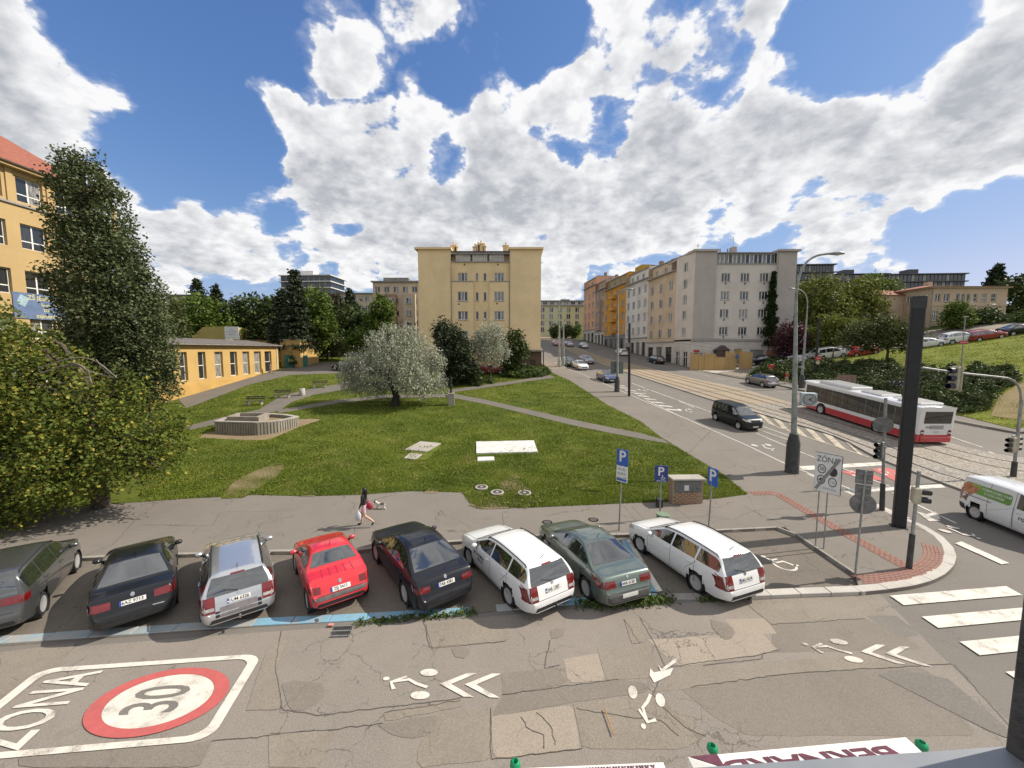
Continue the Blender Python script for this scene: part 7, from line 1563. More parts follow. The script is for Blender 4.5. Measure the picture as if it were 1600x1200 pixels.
for f in (.40, .62): MB().lathe([(.15, 0), (.15, .06)], 12, (.25 * f, 0, (at(1244, 470, Yl).z - bl_.z) * f)).build('clamp', M_GALV, lmp)
# clock on a bracket
ck = thing('clock', 'square white street clock fixed to the tall lamp post in front of the bus', 'clock', at(1262, 633, Yl), R(-24))
cs = .72; MB().bx(-cs / 2, cs / 2, -cs / 2 * .8, cs / 2 * .8, 0, cs).build('case', mat('clock_case', (.42, .50, .53), .5, 0, .06, 3), ck, None, .02)
for nm, rz_ in (('clock_face', 0), ('clock_face', math.pi / 2)):
    d_ = -cs / 2 * .8 - .004 if rz_ == 0 else -cs / 2 - .004
    f_ = MB(); f_.lathe([(0, 0), (cs * .45, 0)], 32, (0, 0, 0), 'y'); o = f_.build(nm, M_SWHITE, ck); o.location = (Matrix.Rotation(rz_, 3, 'Z') @ Vector((0, d_, cs / 2))); o.rotation_euler = (0, 0, rz_)
    rg_ = MB()
    for i in range(32):
        a0, a1 = 2 * math.pi * i / 32, 2 * math.pi * (i + 1) / 32; rg_.poly([(r_ * math.cos(a_), -.004, r_ * math.sin(a_)) for r_, a_ in ((cs * .45, a0), (cs * .45, a1), (cs * .41, a1), (cs * .41, a0))])
    for i in range(12):
        a_ = 2 * math.pi * i / 12; c_, s_ = math.cos(a_), math.sin(a_); rg_.poly([(c_ * r_ * cs - s_ * w_, -.004, s_ * r_ * cs + c_ * w_) for r_, w_ in ((.39, -.012), (.39, .012), (.32, .012), (.32, -.012))])
    rg_.build('dial_marks', M_SBLK, o)
    for nm2, an, ln, w_ in (('hour_hand', R(90 - 55), .24, .035), ('minute_hand', R(90 - 128), .30, .026)):
        c_, s_ = math.cos(an), math.sin(an); hb = MB(); hb.poly([(c_ * r_ * cs - s_ * w_, -.008 if nm2[0] == 'h' else -.010, s_ * r_ * cs + c_ * w_) for r_, w_ in ((-.06, -w_), (-.06, w_), (ln, w_ * .6), (ln, -w_ * .6))]); hb.build(nm2, M_SBLK, o)
for zz in (.1, cs - .1): MB().tube([(-cs / 2 - .3, .1, zz), (-cs / 2 + .01, 0, zz)], .025, 6).build('bracket', M_GALV, ck)
b2 = G(1252, 606, .17); lamp('grey street lamp across the road by the junipers, arm towards the tracks', b2, [at(1261, 490, b2.y), at(1262, 470, b2.y), at(1258, 458, b2.y), at(1249, 452, b2.y), at(1242, 451, b2.y)], .15, .08, (.34, 1.7, True), head_len=.8)
b3 = G(964, 612, .12); l3 = lamp('grey street lamp on the near pavement with a board mounted across it', b3, [at(965.5, 470, b3.y), at(966, 460, b3.y), at(969, 455, b3.y), at(975, 452.5, b3.y), at(979, 452, b3.y)], .15, .08, (.32, 1.8, True), head_len=.8)
brd = thing('sign_board', 'grey-green back of a traffic board fixed to the lamp post on the near pavement', 'sign', (b3.x, b3.y + .25, b3.z), R(4)); z0_ = at(964, 584, b3.y).z - b3.z; z1_ = at(964, 565, b3.y).z - b3.z
MB().bx(-.78, .78, -.02, .02, z0_, z1_).build('panel', mat('board_back', (.14, .17, .16), .6, .2, .2, 3), brd)
for zz in (z0_ + .25, z1_ - .25): MB().bx(-.7, .7, -.06, -.021, zz - .04, zz + .04).build('brace', M_SBACK, brd)
for u, v, vt, lab in ((874, 573, 474, 'left one of the paired grey lamp posts far down the pavement'), (880.5, 572, 505, 'right, shorter one of the paired grey posts far down the pavement')):
    b_ = G(u, v, .12); lamp(lab, b_, [at(u, vt, b_.y), at(u + 1, vt - 4, b_.y), at(u + 4, vt - 6, b_.y)], .16, .09, (.3, 1.6, False), 'street lamps', None, vt < 480)
b4 = G(983, 619, .12); t = thing('trolley_pole', 'slim black overhead-wire pole next to the lamp with the board', 'pole', b4, 0); MB().tube([(0, 0, 0), at(983.5, 505, b4.y) - b4], [.15, .13], 12).build('pole', M_BLACKMAST, t, 60); MB().bx(-.42, -.12, -.15, .15, 5.6, 6.1).build('junction_box', M_SGREY, t)
b5 = G(1273, 592, .17); t = thing('stop_pole', 'slim black pole with red stop sign and round pale disc by the bus stop', 'pole', b5, 0); MB().tube([(0, 0, 0), at(1280, 497, b5.y) - b5], [.17, .13], 10).build('pole', M_BLACKMAST, t, 60)
zz = at(1277, 560, b5.y) - b5; MB().bx(zz.x - .45, zz.x + .45, -.22, -.18, zz.z - .25, zz.z + .3).build('stop_panel', M_SRED, t); mb = MB(); mb.lathe([(0, -.24), (.28, -.24), (.28, -.2)], 20, (zz.x - .05, 0, zz.z - .55), 'y'); mb.build('stop_disc', mat('disc_cream', (.55, .5, .36), .5), t)
lettering('lettering', 'BUS', M_SWHITE, t, lambda x_, y_: (zz.x + x_ * .3, -.224, zz.z + y_ * .3))
b6 = at(1503, 566, 47.0); b6.z = Tz(b6.x, 47) + .16; t = thing('stop_pole', 'slender grey post with a flat red name board on the grass slope', 'pole', b6, 0); MB().tube([(0, 0, 0), at(1508, 497, 47) - b6], [.06, .05], 8).build('pole', M_GALV, t); zz = at(1504.5, 535, 47) - b6; MB().bx(zz.x - .5, zz.x + .5, -.1, -.06, zz.z - .2, zz.z + .2).build('name_board', M_SRED, t); lettering('lettering', 'HARTIGOVA', M_SWHITE, t, lambda x_, y_: (zz.x + x_ * .16, -.104, zz.z + y_ * .2)); MB().lathe([(.05, 0), (.3, .1), (.3, .16), (.05, .2)], 12, tuple(at(1508, 497, 47) - b6)).build('lantern', M_GALV, t, 40)
b7 = at(1325, 505, 74); b7.z = Tz(b7.x, 74); lamp('small grey street lamp among the trees on the hill road', b7, [at(1325, 478, 74), at(1326, 473, 74), at(1332, 471, 74), at(1338, 470.5, 74)], .1, .06, None)
b8 = at(1541, 515, 66); b8.z = Tz(b8.x, 66); lamp('grey street lamp in front of the right part of the villa', b8, [at(1542, 482, 66), at(1543, 478, 66), at(1549, 476, 66)], .09, .05, None)
# black mast
pm_ = Vector(g2(1404, 823, .12)); mast = thing('mast', 'tall square black mast standing on the corner pavement', 'mast', (pm_.x, pm_.y, .12), R(-33)); hm = at(1440, 462, pm_.y).z - .12
MB().bx(-.205, .205, -.17, .17, .02, hm).build('shaft', M_BLACKMAST, mast, None, .035); MB().bx(-.21, .21, -.175, .175, hm * .455, hm * .455 + .012).build('joint', M_SBLK, mast); MB().bx(-.26, .26, -.19, .19, 0, .03).build('foot_plate', M_SBLK, mast); MB().bx(-.21, .21, -.178, -.171, hm - .5, hm - .08).build('lens', M_SBLK, mast)
# traffic lights
def head(t, c, rz, n, s=.30, vis=.24, back=M_SIGCR, vm=M_SIGBL, dome=False):
    """signal head with n round lights facing +x of rz"""
    o = MB().bx(-.10, .10, -s / 2, s / 2, 0, n * s).build('signal_head', back, t, None, .03); o.location = c; o.rotation_euler = (0, 0, rz)
    for i in range(n):
        zc = (i + .5) * s; mb = MB(); mb.lathe([(s * .36, .10), (s * .38, .10 + vis * .5), (s * .36, .10 + vis), (s * .33, .10 + vis), (s * .33, .12), (0, .12)], 14, (0, 0, zc), 'x'); mb.build('visor', vm, o, 50)
        if dome: mb = MB(); mb.lathe([(s * .44, -.10), (s * .40, -.17), (s * .25, -.22), (0, -.235)], 14, (0, 0, zc), 'x'); mb.build('back_shell', back, o, 50)
    return o
TG = 'traffic lights at the junction'
def post(name, label, cat, base, top, r, sleeve=None, group=None, m=None):
    t = thing(name, label, cat, base, 0, group); rel = Vector(top) - Vector(base); MB().tube([(0, 0, 0), tuple(rel)], r, 10).build('pole', m or M_GALV, t, 60)
    if sleeve: MB().tube([(0, 0, 0), tuple(rel * (sleeve / rel.length))], [r * 1.75, r * 1.6], 10).build('base_sleeve', M_DARKPOLE, t, 60)
    return t
q = G(1420, 888, .12); t1 = post('traffic_light', 'pedestrian signal with two black lights on the corner pavement', 'traffic light', q, at(1436, 736, q.y), .05, 1.2, TG); c = at(1430, 786, q.y) - q; head(t1, (c.x, 0, c.z), R(-25), 2, .27, .26); 
q = G(1378, 797, .12); t2 = post('traffic_light', 'three-light signal on the kerb left of the black mast, with a grey disc sign above', 'traffic light', q, at(1384, 622, q.y), .06, 1.25, TG); c = at(1375, 717, q.y) - q; head(t2, (c.x - .05, 0, c.z), R(205), 3, .27, .24, M_SBACK); c = at(1377, 663, q.y) - q
mb = MB(); mb.lathe([(0, 0), (.36, 0), (.36, .02), (0, .02)], 24, (0, 0, 0), 'y'); o = mb.build('sign_disc', M_SBACK, t2); o.location = (c.x, -.09, c.z); o.rotation_euler = (0, 0, R(-28))
mb = MB(); mb.lathe([(.08, 0), (.11, .05), (.08, .10)], 10, tuple(at(1376, 700, q.y) - q + Vector((.14, 0, 0)))); mb.build('bracket', M_SBACK, t2)
# mast arm signal at the right edge
q = G(1583, 745, .05); t3 = post('traffic_light', 'curved mast-arm signal post at the right edge reaching over the road', 'traffic light', q, at(1596, 625, q.y), .075, .9, TG)
pts = [at(1595.5, 628, q.y), at(1594, 606, q.y), at(1582, 592, q.y - .1), at(1560, 589, q.y - .3), at(1500, 583, q.y - .8), at(1441, 574.5, q.y - 1.3)]; MB().tube([tuple(p - q) for p in smoothline(pts, 2)], .055, 8).build('arm', M_GALV, t3, 60)
c = at(1490, 609, q.y - .9) - q; head(t3, tuple(c), R(192), 3, .42, .34, M_SIGCR, mat('visor_dark_blue', (.02, .025, .05), .5), True); MB().bx(c.x + .10, c.x + .16, c.y - .25, c.y + .25, -.05 + c.z, 1.3 + c.z).build('backing_plate', M_SIGCR, t3)
c = at(1581, 707, q.y) - q; head(t3, (c.x - .12, -.05, c.z), R(190), 3, .30, .26, M_SIGCR); head(t3, (c.x + .22, .08, c.z + .05), R(5), 3, .30, .26, M_SIGCR)
c = at(1590, 665, q.y) - q; mb = MB(); mb.lathe([(0, 0), (.33, 0), (.33, .02), (0, .02)], 22, (0, 0, 0), 'y'); o = mb.build('sign_disc', M_SBACK, t3); o.location = (c.x, -.1, c.z); o.rotation_euler = (0, 0, R(30))
# zone sign on two posts
qa, qb = G(1274, 853, .12), G(1285, 858, .12); zs = thing('traffic_sign', 'large end-of-zone sign board on two steel posts', 'sign', ((qa.x + qb.x) / 2, (qa.y + qb.y) / 2, .12), R(-58)); zs.scale = (.75, 1, 1); 
c0 = at(1289, 739, zs.location.y); pz = c0.z - .12; wz, hz2 = 1.06, 1.42; cxz = 0.10
for s_ in (-.17, .17): MB().tube([(s_, .05, 0), (s_, .05, pz + .3)], .03, 8).build('post', M_GALV, zs)
dx = .14 
MB().bx(dx - wz / 2 - .02, dx + wz / 2 + .02, 0.0, .05, pz - hz2 / 2 - .02, pz + hz2 / 2 + .02).build('frame', M_SBLK, zs, None, .02); MB().bx(dx - wz / 2, dx + wz / 2, -.012, .0, pz - hz2 / 2, pz + hz2 / 2).build('panel', M_SWHITE, zs)
SP_ = lambda x_, y_, o_=-.016: (dx + x_, o_, pz + y_)
def flat(name, pts, m, t, o_=-.016): mb = MB(); mb.poly([SP_(x_, y_, o_) for x_, y_ in pts]); return mb.build(name, m, t)
lettering('lettering', 'ZÓNA', M_SBLK, zs, lambda x_, y_: SP_(-.03 + x_ * .30, .50 + y_ * .30), .0)
for cx_, cy_, r_ in ((-.24, .14, .17), (.22, .10, .17), (-.24, -.26, .17), (.22, -.28, .17)):
    b_ = MB(); n_ = 28; o_ = ell(cx_, cy_, r_, r_, n_); i_ = ell(cx_, cy_, r_ * .8, r_ * .8, n_)
    for i in range(n_): b_.poly([SP_(*o_[i]), SP_(*o_[(i + 1) % n_]), SP_(*i_[(i + 1) % n_]), SP_(*i_[i])])
    b_.build('ring', M_SBLK if cx_ < 0 or cy_ < 0 else M_SBLK, zs)
lettering('lettering', '30', M_SBLK, zs, lambda x_, y_: SP_(-.24 + x_ * .2, .14 + y_ * .2), .01); flat('disc', ell(.22, .10, .135, .135), M_SBLK, zs); flat('car_symbol', [(-.34, -.30), (-.34, -.25), (-.30, -.24), (-.27, -.19), (-.19, -.19), (-.15, -.25), (-.14, -.30)], M_SBLK, zs); lettering('lettering', '12t', M_SBLK, zs, lambda x_, y_: SP_(.22 + x_ * .14, -.28 + y_ * .14))
flat('bar', [(-.50, -.62), (-.38, -.66), (.50, .58), (.40, .64)], M_SGREY, zs, -.020); lettering('lettering', 'MIMO BUS', M_SGREY, zs, lambda x_, y_: SP_(.12 + x_ * .11, -.56 + y_ * .11))
# sign seen from behind
q = G(1336, 898, .12); sb_ = post('traffic_sign', 'signpost seen from behind with two square plates above a round disc', 'sign', q, at(1353, 736, q.y), .03)
for nm, u0, u1, v0, v1 in (('plate', 1341, 1364, 735, 757), ('plate', 1340, 1361, 758, 778)):
    c = (at(u0, v1, q.y) - q); e = (at(u1, v0, q.y) - q); o = MB().bx(-(e.x - c.x) / 2, (e.x - c.x) / 2, -.01, .01, 0, e.z - c.z).build(nm, M_SBACK, sb_, None, .004); o.location = ((c.x + e.x) / 2, .05, c.z); o.rotation_euler = (0, 0, R(-30))
    for k_ in (.25, .75): b_ = MB().bx(-(e.x - c.x) / 2 + .03, (e.x - c.x) / 2 - .03, -.03, -.011, (e.z - c.z) * k_ - .015, (e.z - c.z) * k_ + .015).build('rail', M_GALV, o)
c = at(1350, 788, q.y) - q; mb = MB(); mb.lathe([(0, 0), (.325, 0), (.34, .01), (.325, .02), (0, .02)], 32, (0, 0, 0), 'y'); o = mb.build('disc', M_SBACK, sb_, 30); o.location = (c.x, .04, c.z); o.rotation_euler = (0, 0, R(-30))
# blue parking signs
def p_sign(label, base, top, ang, w, panels, text=None):
    t = post('parking_sign', label, 'sign', base, top, .03); rel = Vector(top) - Vector(base)
    for (z0, z1, m, kind) in panels:
        o = MB().bx(-w / 2, w / 2, -.012, .012, 0, z1 - z0).build('panel', m, t, None, .006); f_ = z0 / rel.z; o.location = (rel.x * (z0 + z1) / 2 / rel.z + .0, -.045, z0); o.rotation_euler = (0, 0, ang); h = z1 - z0
        if kind == 'P': lettering('letter', 'P', M_SWHITE, o, lambda x_, y_: (x_ * h * .95, -.016, h * .55 + y_ * h * .95), .02)
        if kind == 'Pw':
            lettering('letter', 'P', M_SWHITE, o, lambda x_, y_: (x_ * h * .72 - .02, -.016, h * .62 + y_ * h * .72), .02); lettering('plate_text', '4AB 3344', M_SWHITE, o, lambda x_, y_: (x_ * .10, -.016, h * .07 + y_ * .09), .005)
            for P_ in (ell(.05, h * .40, .025, .025, 12), strip([Vector((.05, h * .36)), Vector((.06, h * .28)), Vector((.13, h * .27)), Vector((.16, h * .19))], .03), strip([Vector((.06 + .06 * math.cos(a), h * .24 + .06 * math.sin(a))) for a in np.linspace(2.2, 5.8, 9)], .02)):
                mb = MB(); mb.add([(x_, -.016, y_) for x_, y_ in P_], [tuple(range(len(P_)))]); mb.build('wheelchair_symbol', M_SWHITE, o)
        if kind == 'txt':
            for i in range(3): lettering('lettering', ('Po-Pá', '8-20 h', 'zóna P3')[i], M_SBLK, o, lambda x_, y_: (x_ * .13, -.016, h * (.8 - .28 * i) + y_ * .13), .0)
            mb = MB(); mb.poly([(-w / 2 + .02, -.015, .04), (w / 2 - .02, -.015, .04), (w / 2 - .02, -.015, h * .2), (-w / 2 + .02, -.015, h * .2)]); mb.build('blue_band', M_SBLUE, o)
    return t
q = G(967, 829, .12); tp = at(973, 702, q.y); H_ = tp.z - q.z; p_sign('blue parking sign with white supplementary plate by the grey-green saloon', q, tp, R(-48), .5, [(H_ - .66, H_, M_SBLUE, 'P'), (H_ - 1.32, H_ - .68, M_SWHITE, 'txt')])
q = G(1031, 811, .12); tp = at(1033, 727, q.y); H_ = tp.z - q.z; p_sign('dark blue wheelchair parking sign facing the street beside the brick cabinet', q, tp, R(-8), .55, [(H_ - .72, H_, M_SDBLUE, 'Pw')])
q = G(1107, 826, .12); tp = at(1114, 731, q.y); H_ = tp.z - q.z; p_sign('narrow-looking blue parking sign turned edge-on right of the brick cabinet', q, tp, R(-72), .5, [(H_ - .74, H_, M_SBLUE, 'P')])
# brick cabinet with metal doors
q = G(1074, 787, .12); cb = thing('utility_cabinet', 'brick electricity cabinet with grey metal doors and concrete cap on the lawn edge', 'cabinet', q, R(2)); wc, hc_ = 1.45, 1.12
core = MB().bx(-wc / 2 + .03, wc / 2 - .03, .03, .47, -.05, hc_).build('core', M_CONC, cb); M_BRK = mat('brick_tan', (.36, .25, .17), .9, 0, .25, 14, .4, 60, col2=(.25, .15, .10)); BM = MB().bx(-.135, .135, -.03, .03, -.04, .04).mesh('brick', M_BRK); BS = MB().bx(-.03, .03, -.11, .11, -.04, .04).mesh('brick', M_BRK)
for r_ in range(12):
    for i in range(6):
        x_ = -wc / 2 + .12 + i * .285 - (.14 if r_ % 2 else 0)
        if abs(x_) > wc / 2 - .1: continue
        if r_ > 5 and abs(x_) < .62: continue
        inst('brick', BM, cb, (x_, random.uniform(-.004, .004), .05 + r_ * .092))
    for i in range(2): inst('brick', BS, cb, (-wc / 2 + .01, .12 + i * .235, .05 + r_ * .092)); inst('brick', BS, cb, (wc / 2 - .01, .12 + i * .235, .05 + r_ * .092))
MB().bx(-wc / 2 - .08, wc / 2 + .08, -.12, .58, hc_ + .02, hc_ + .12).build('cap', M_CONC, cb, None, .02)
for i in range(3): o = MB().bx(-.61 + i * .41, -.61 + i * .41 + .40, -.05, -.035, .57, hc_ - .02).build('metal_door', mat('cabinet_grey', (.17, .175, .18), .55, .2, .15, 4), cb, None, .005)
MB().bx(-.20, .02, -.056, -.051, .66, .92).build('sticker', M_SWHITE, cb); MB().bx(.40, .44, -.07, -.051, .72, .80).build('lock', M_SBLK, cb)
q = G(1030, 792, .12); MB().bx(-.14, .14, -.12, .12, 0, .42).build('box', M_SBLK, thing('ground_box', 'small black box on the lawn edge behind the wheelchair parking sign', 'box', q), None, .02)
q = G(1032, 811, .12); gb = thing('litter_bin', 'small green litter bin at the foot of the wheelchair sign', 'bin', (q.x - .12, q.y - .55, .12)); MB().lathe([(.20, 0), (.24, .1), (.25, .42), (.22, .46), (.20, .46), (.20, .12), (0, .1)], 16).build('barrel', mat('bin_green', (.09, .15, .09), .6, 0, .15, 5), gb, 40); MB().lathe([(.26, .40), (.27, .45), (.26, .48)], 16).build('rim', mat('bin_green_light', (.17, .23, .15), .6), gb, 40)
# covers, slabs, grates
def cover(label, u, v, r, dz, m, cat='manhole cover', group=None):
    q = G(u, v, dz); t = thing('manhole_cover', label, cat, (q.x, q.y, q.z), 0, group); sl_ = math.atan2(Tz(q.x, q.y + .5) - Tz(q.x, q.y - .5), 1); t.rotation_euler = (sl_, 0, 0)
    mb = MB(); mb.lathe([(r * 1.35, 0), (r * 1.33, .05), (r, .055), (r, .03)], 24); mb.build('collar', M_CONC, t, 40); mb = MB(); mb.lathe([(0, .045), (r * .97, .045), (r * .97, 0)], 24); o = mb.build('lid', m, t, 40)
    mb = MB(); mb.lathe([(0, .058), (r * .3, .058), (r * .32, .046)], 16); mb.build('boss', M_CONC, t, 40)
    for i in range(8): a = i * math.pi / 4; mb = MB(); mb.box((math.cos(a) * r * .65, math.sin(a) * r * .65, .05), (r * .5, .04, .014), a); mb.build('rib', m, t)
    return t
M_IRON = mat('cast_iron', (.10, .095, .09), .7, .3, .2, 6); MG = 'manhole covers in the worn turf'
for u, v, lab in ((752.5, 762, 'leftmost of three concrete-ringed manholes in the worn turf'), (777, 770, 'middle, lowest-lying of three concrete-ringed manholes in the worn turf'), (819.5, 771, 'rightmost of three concrete-ringed manholes in the worn turf')): cover(lab, u, v, .25, .16, M_IRON, 'manhole cover', MG)
for u, v, lab in ((855, 816, 'small iron cover in the pavement ahead of the grey-green saloon'), (927, 812, 'small iron cover in the pavement right of the other small one')):
    q = G(u, v, .122); t = thing('utility_cover', lab, 'manhole cover', q); MB().lathe([(0, .006), (.17, .006), (.17, 0)], 18).build('lid', M_IRON, t); MB().lathe([(.18, .003), (.22, .003)], 18).build('collar', M_SEAL, t)
def slab(label, pts, h, m, name='concrete_slab', dz=LAWNZ):
    P_ = gl(pts, .13); cx_ = sum(p[0] for p in P_) / len(P_); cy_ = sum(p[1] for p in P_) / len(P_); o = MB(); n_ = len(P_); o.add([(x_ - cx_, y_ - cy_, Tz(x_, y_) - Tz(cx_, cy_) + z_) for z_ in (-.1, h) for x_, y_ in P_], [tuple(range(n_))[::-1], tuple(range(n_, 2 * n_))] + [(i, (i + 1) % n_, (i + 1) % n_ + n_, i + n_) for i in range(n_)])
    b_ = o.build(name, m, None, None, .015); b_.location = (cx_, cy_, Tz(cx_, cy_) + dz); return tag(b_, label, 'slab')
M_WSLAB = mat('white_stone', (.60, .59, .57), .8, 0, .12, 2.5, .3, 30, col2=(.46, .45, .43))
slab('large white rectangular slab lying in the lawn', [(744, 710), (840, 707.5), (834, 690), (744, 692)], .10, M_WSLAB); slab('small white slab in front of the large white one', [(746, 721.5), (772.5, 720.5), (772, 714.5), (746, 715.5)], .07, M_WSLAB); slab('larger grey concrete slab left of the white one', [(632, 704), (666, 707), (689, 694), (657, 691)], .08, M_CONC); slab('smaller pale concrete slab in front of the larger grey one', [(631, 717), (649, 719), (660, 711), (640, 709)], .06, M_CONC)
dg = thing('drain_grate', 'iron drain grate in the gutter below the red coupe', 'drain', (*g2(533, 988), .006), 0); gp = [Vector((*p, 0)) - Vector(g2(533, 988)).to_3d() for p in gl([(516, 996), (545, 995), (551, 980), (522, 981)])]
mb = MB(); mb.poly([(p.x, p.y, .003) for p in gp]); mb.build('pit', M_SBLK, dg)
for i in range(8): f = (i + .5) / 8; a, b_ = gp[0].lerp(gp[1], f), gp[3].lerp(gp[2], f); mb = MB(); mb.tube([(a.x, a.y, .02), (b_.x, b_.y, .02)], .016, 4); mb.build('bar', M_IRON, dg)
for i in range(3): f = i / 2; a, b_ = gp[0].lerp(gp[3], f), gp[1].lerp(gp[2], f); mb = MB(); mb.tube([(a.x, a.y, .026), (b_.x, b_.y, .026)], .022, 4); mb.build('frame', M_GALV, dg)
st_ = gl([(944, 1110), (959, 1152)]); sk = thing('stick', 'thin orange-brown wooden stick lying on the road', 'stick', (*st_[0], .06)); MB().tube([(0, 0, 0), (st_[1][0] - st_[0][0], st_[1][1] - st_[0][1], 0)], .012, 5).build('wood', mat('stick_wood', (.42, .24, .08), .7), sk)
lt = MB().box((0, 0, 0), (.14, .09, .04)).build('litter_paper', mat('litter_pink', (.55, .22, .2), .7), None, None, .01); lt.location = (*g2(517, 979), .05); tag(lt, 'scrap of pink litter by the drain grate', 'litter')
# concrete planter basin on the lawn
pl = [(336, 661), (401, 664.5), (418, 663), (436, 660), (456, 654), (466, 650), (448, 645), (424, 642), (352, 652)]
PW = [Vector(g2(u, v, .13 + .78)) for u, v in pl]; cpl = sum(PW, Vector((0, 0))) / len(PW); zp0 = Tz(*cpl) + LAWNZ; fn_ = thing('planter', 'ribbed concrete basin filled with gravel on the lawn, with a raised inner trough', 'planter', (cpl.x, cpl.y, zp0)); M_PLC = ground_mat('planter_concrete', (.30, .27, .225), (.21, .19, .16), (.12, .11, .095), 1.4, .4, 0, speck=.2)
loc = [(p - cpl) for p in PW]; loc = loc if sum(a.cross(b_) for a, b_ in zip(loc, loc[1:] + loc[:1])) > 0 else loc[::-1]
inn = [p * .86 for p in loc]; mb = MB(); n_ = len(loc); mb.add([(p.x, p.y, -.4) for p in loc] + [(p.x, p.y, .74) for p in loc] + [(p.x, p.y, .74) for p in inn] + [(p.x, p.y, .3) for p in inn], [(k_ * n_ + i, k_ * n_ + (i + 1) % n_, (k_ + 1) * n_ + (i + 1) % n_, (k_ + 1) * n_ + i) for k_ in range(3) for i in range(n_)]); mb.build('wall', M_PLC, fn_)
mb = MB(); mb.add([(p.x * 1.03, p.y * 1.03, .742) for p in loc] + [(p.x * 1.03, p.y * 1.03, .83) for p in loc] + [(p.x * .98, p.y * .98, .83) for p in inn] + [(p.x * .98, p.y * .98, .742) for p in inn], [(k_ * n_ + i, k_ * n_ + (i + 1) % n_, ((k_ + 1) % 4) * n_ + (i + 1) % n_, ((k_ + 1) % 4) * n_ + i) for k_ in range(4) for i in range(n_)]); mb.build('coping', M_CONC, fn_)
RB = MB().bx(-.07, .07, -.06, .0, -.35, .72).mesh('rib', M_PLC, None, .015)
rp = resample([p.to_3d() for p in loc + loc[:1]], .22)
for a, b_ in zip(rp[:-1], rp[1:]):
    d_ = b_ - a
    if d_.length > .1: inst('rib', RB, fn_, tuple((a + b_) / 2), (0, 0, math.atan2(d_.y, d_.x)))
mb = MB(); mb.poly([(p.x, p.y, .55) for p in inn]); mb.build('gravel', M_DIRT, fn_); tr_ = [Vector(g2(u, v, .13 + 1.1)) - cpl for u, v in ((354, 652), (404, 654), (420, 643), (372, 642))]
mb = MB(); ti = [p.lerp(sum(tr_, Vector((0, 0))) / 4, .2) for p in tr_]; mb.add([(p.x, p.y, .4) for p in tr_] + [(p.x, p.y, 1.1) for p in tr_] + [(p.x, p.y, 1.1) for p in ti] + [(p.x, p.y, .75) for p in ti], [(k_ * 4 + i, k_ * 4 + (i + 1) % 4, (k_ + 1) * 4 + (i + 1) % 4, (k_ + 1) * 4 + i) for k_ in range(3) for i in range(4)] + [(12, 13, 14, 15)]); mb.build('inner_trough', M_PLC, fn_)
# benches, concrete bin, statue
def bench(label, u, v, rz):
    q = G(u, v, .13); t = thing('park_bench', label, 'bench', q, rz, 'weathered park benches'); w_ = 1.7; M_WD = mat('weathered_wood', (.13, .105, .08), .9, 0, .25, 8)
    for i in range(3): MB().bx(-w_ / 2, w_ / 2, -.22 + i * .14, -.11 + i * .14, .42, .46).build('seat_slat', M_WD, t)
    for i in range(2): MB().bx(-w_ / 2, w_ / 2, .24 + i * .03, .28 + i * .03, .58 + i * .17, .70 + i * .17).build('back_slat', M_WD, t)
    for s_ in (-.6, .6): MB().bx(s_ - .06, s_ + .06, -.22, .22, 0, .415).build('leg', M_CONC, t); MB().tube([(s_, .2, .3), (s_, .32, .9)], .03, 5).build('back_post', M_SBLK, t)
    return t
bench('weathered bench nearest the planter by the footpath', 398, 633, R(10)); bench('weathered bench between the planter and the concrete bin', 441, 622, R(14)); bench('farthest weathered bench under the edge of the silvery tree', 500, 606, R(20))
q = G(472, 618, .13); cbn = thing('litter_bin', 'pale cylindrical concrete bin on the lawn beside the footpath', 'bin', q); MB().lathe([(.30, -.05), (.32, .0), (.32, .78), (.29, .82), (.22, .82), (.22, .3), (0, .3)], 18).build('drum', mat('bin_concrete', (.44, .42, .38), .85, 0, .12, 4), cbn, 40); MB().lathe([(.22, .80), (.22, .84), (.2, .84)], 18).build('liner', M_SBLK, cbn, 40)
# ================================================================== people, dog, things by the window
def skin_mesh(name, verts, edges, radii, sub=2, root=0):
    me = bpy.data.meshes.new(name); me.from_pydata(verts, edges, []); o = bpy.data.objects.new(name, me); COL.objects.link(o)
    m_ = o.modifiers.new('skin', 'SKIN'); m_.use_smooth_shade = True; m_.branch_smoothing = .6
    for i, r_ in enumerate(radii): sv = me.skin_vertices[0].data[i]; sv.radius = (r_, r_) if not isinstance(r_, tuple) else r_; sv.use_root = (i == root)
    s_ = o.modifiers.new('sub', 'SUBSURF'); s_.levels = sub; s_.render_levels = sub
    dg = bpy.context.evaluated_depsgraph_get(); dg.update(); out = bpy.data.meshes.new_from_object(o.evaluated_get(dg)); bpy.data.objects.remove(o); out.name = name
    out.polygons.foreach_set('use_smooth', np.ones(len(out.polygons), bool)); return out
M_SKIN = mat('skin', (.50, .32, .24), .55, 0, .06, 6); M_JKT = mat('jacket_black', (.014, .013, .016), .8, 0, .2, 10); M_HAIR = mat('hair_black', (.008, .007, .008), .5, 0, .3, 30); M_SHOE = mat('shoe_black', (.012, .012, .014), .6)
M_SHORT = mat('shorts_pink', (.42, .15, .22), .85, 0, .4, 22, col2=(.62, .50, .52))
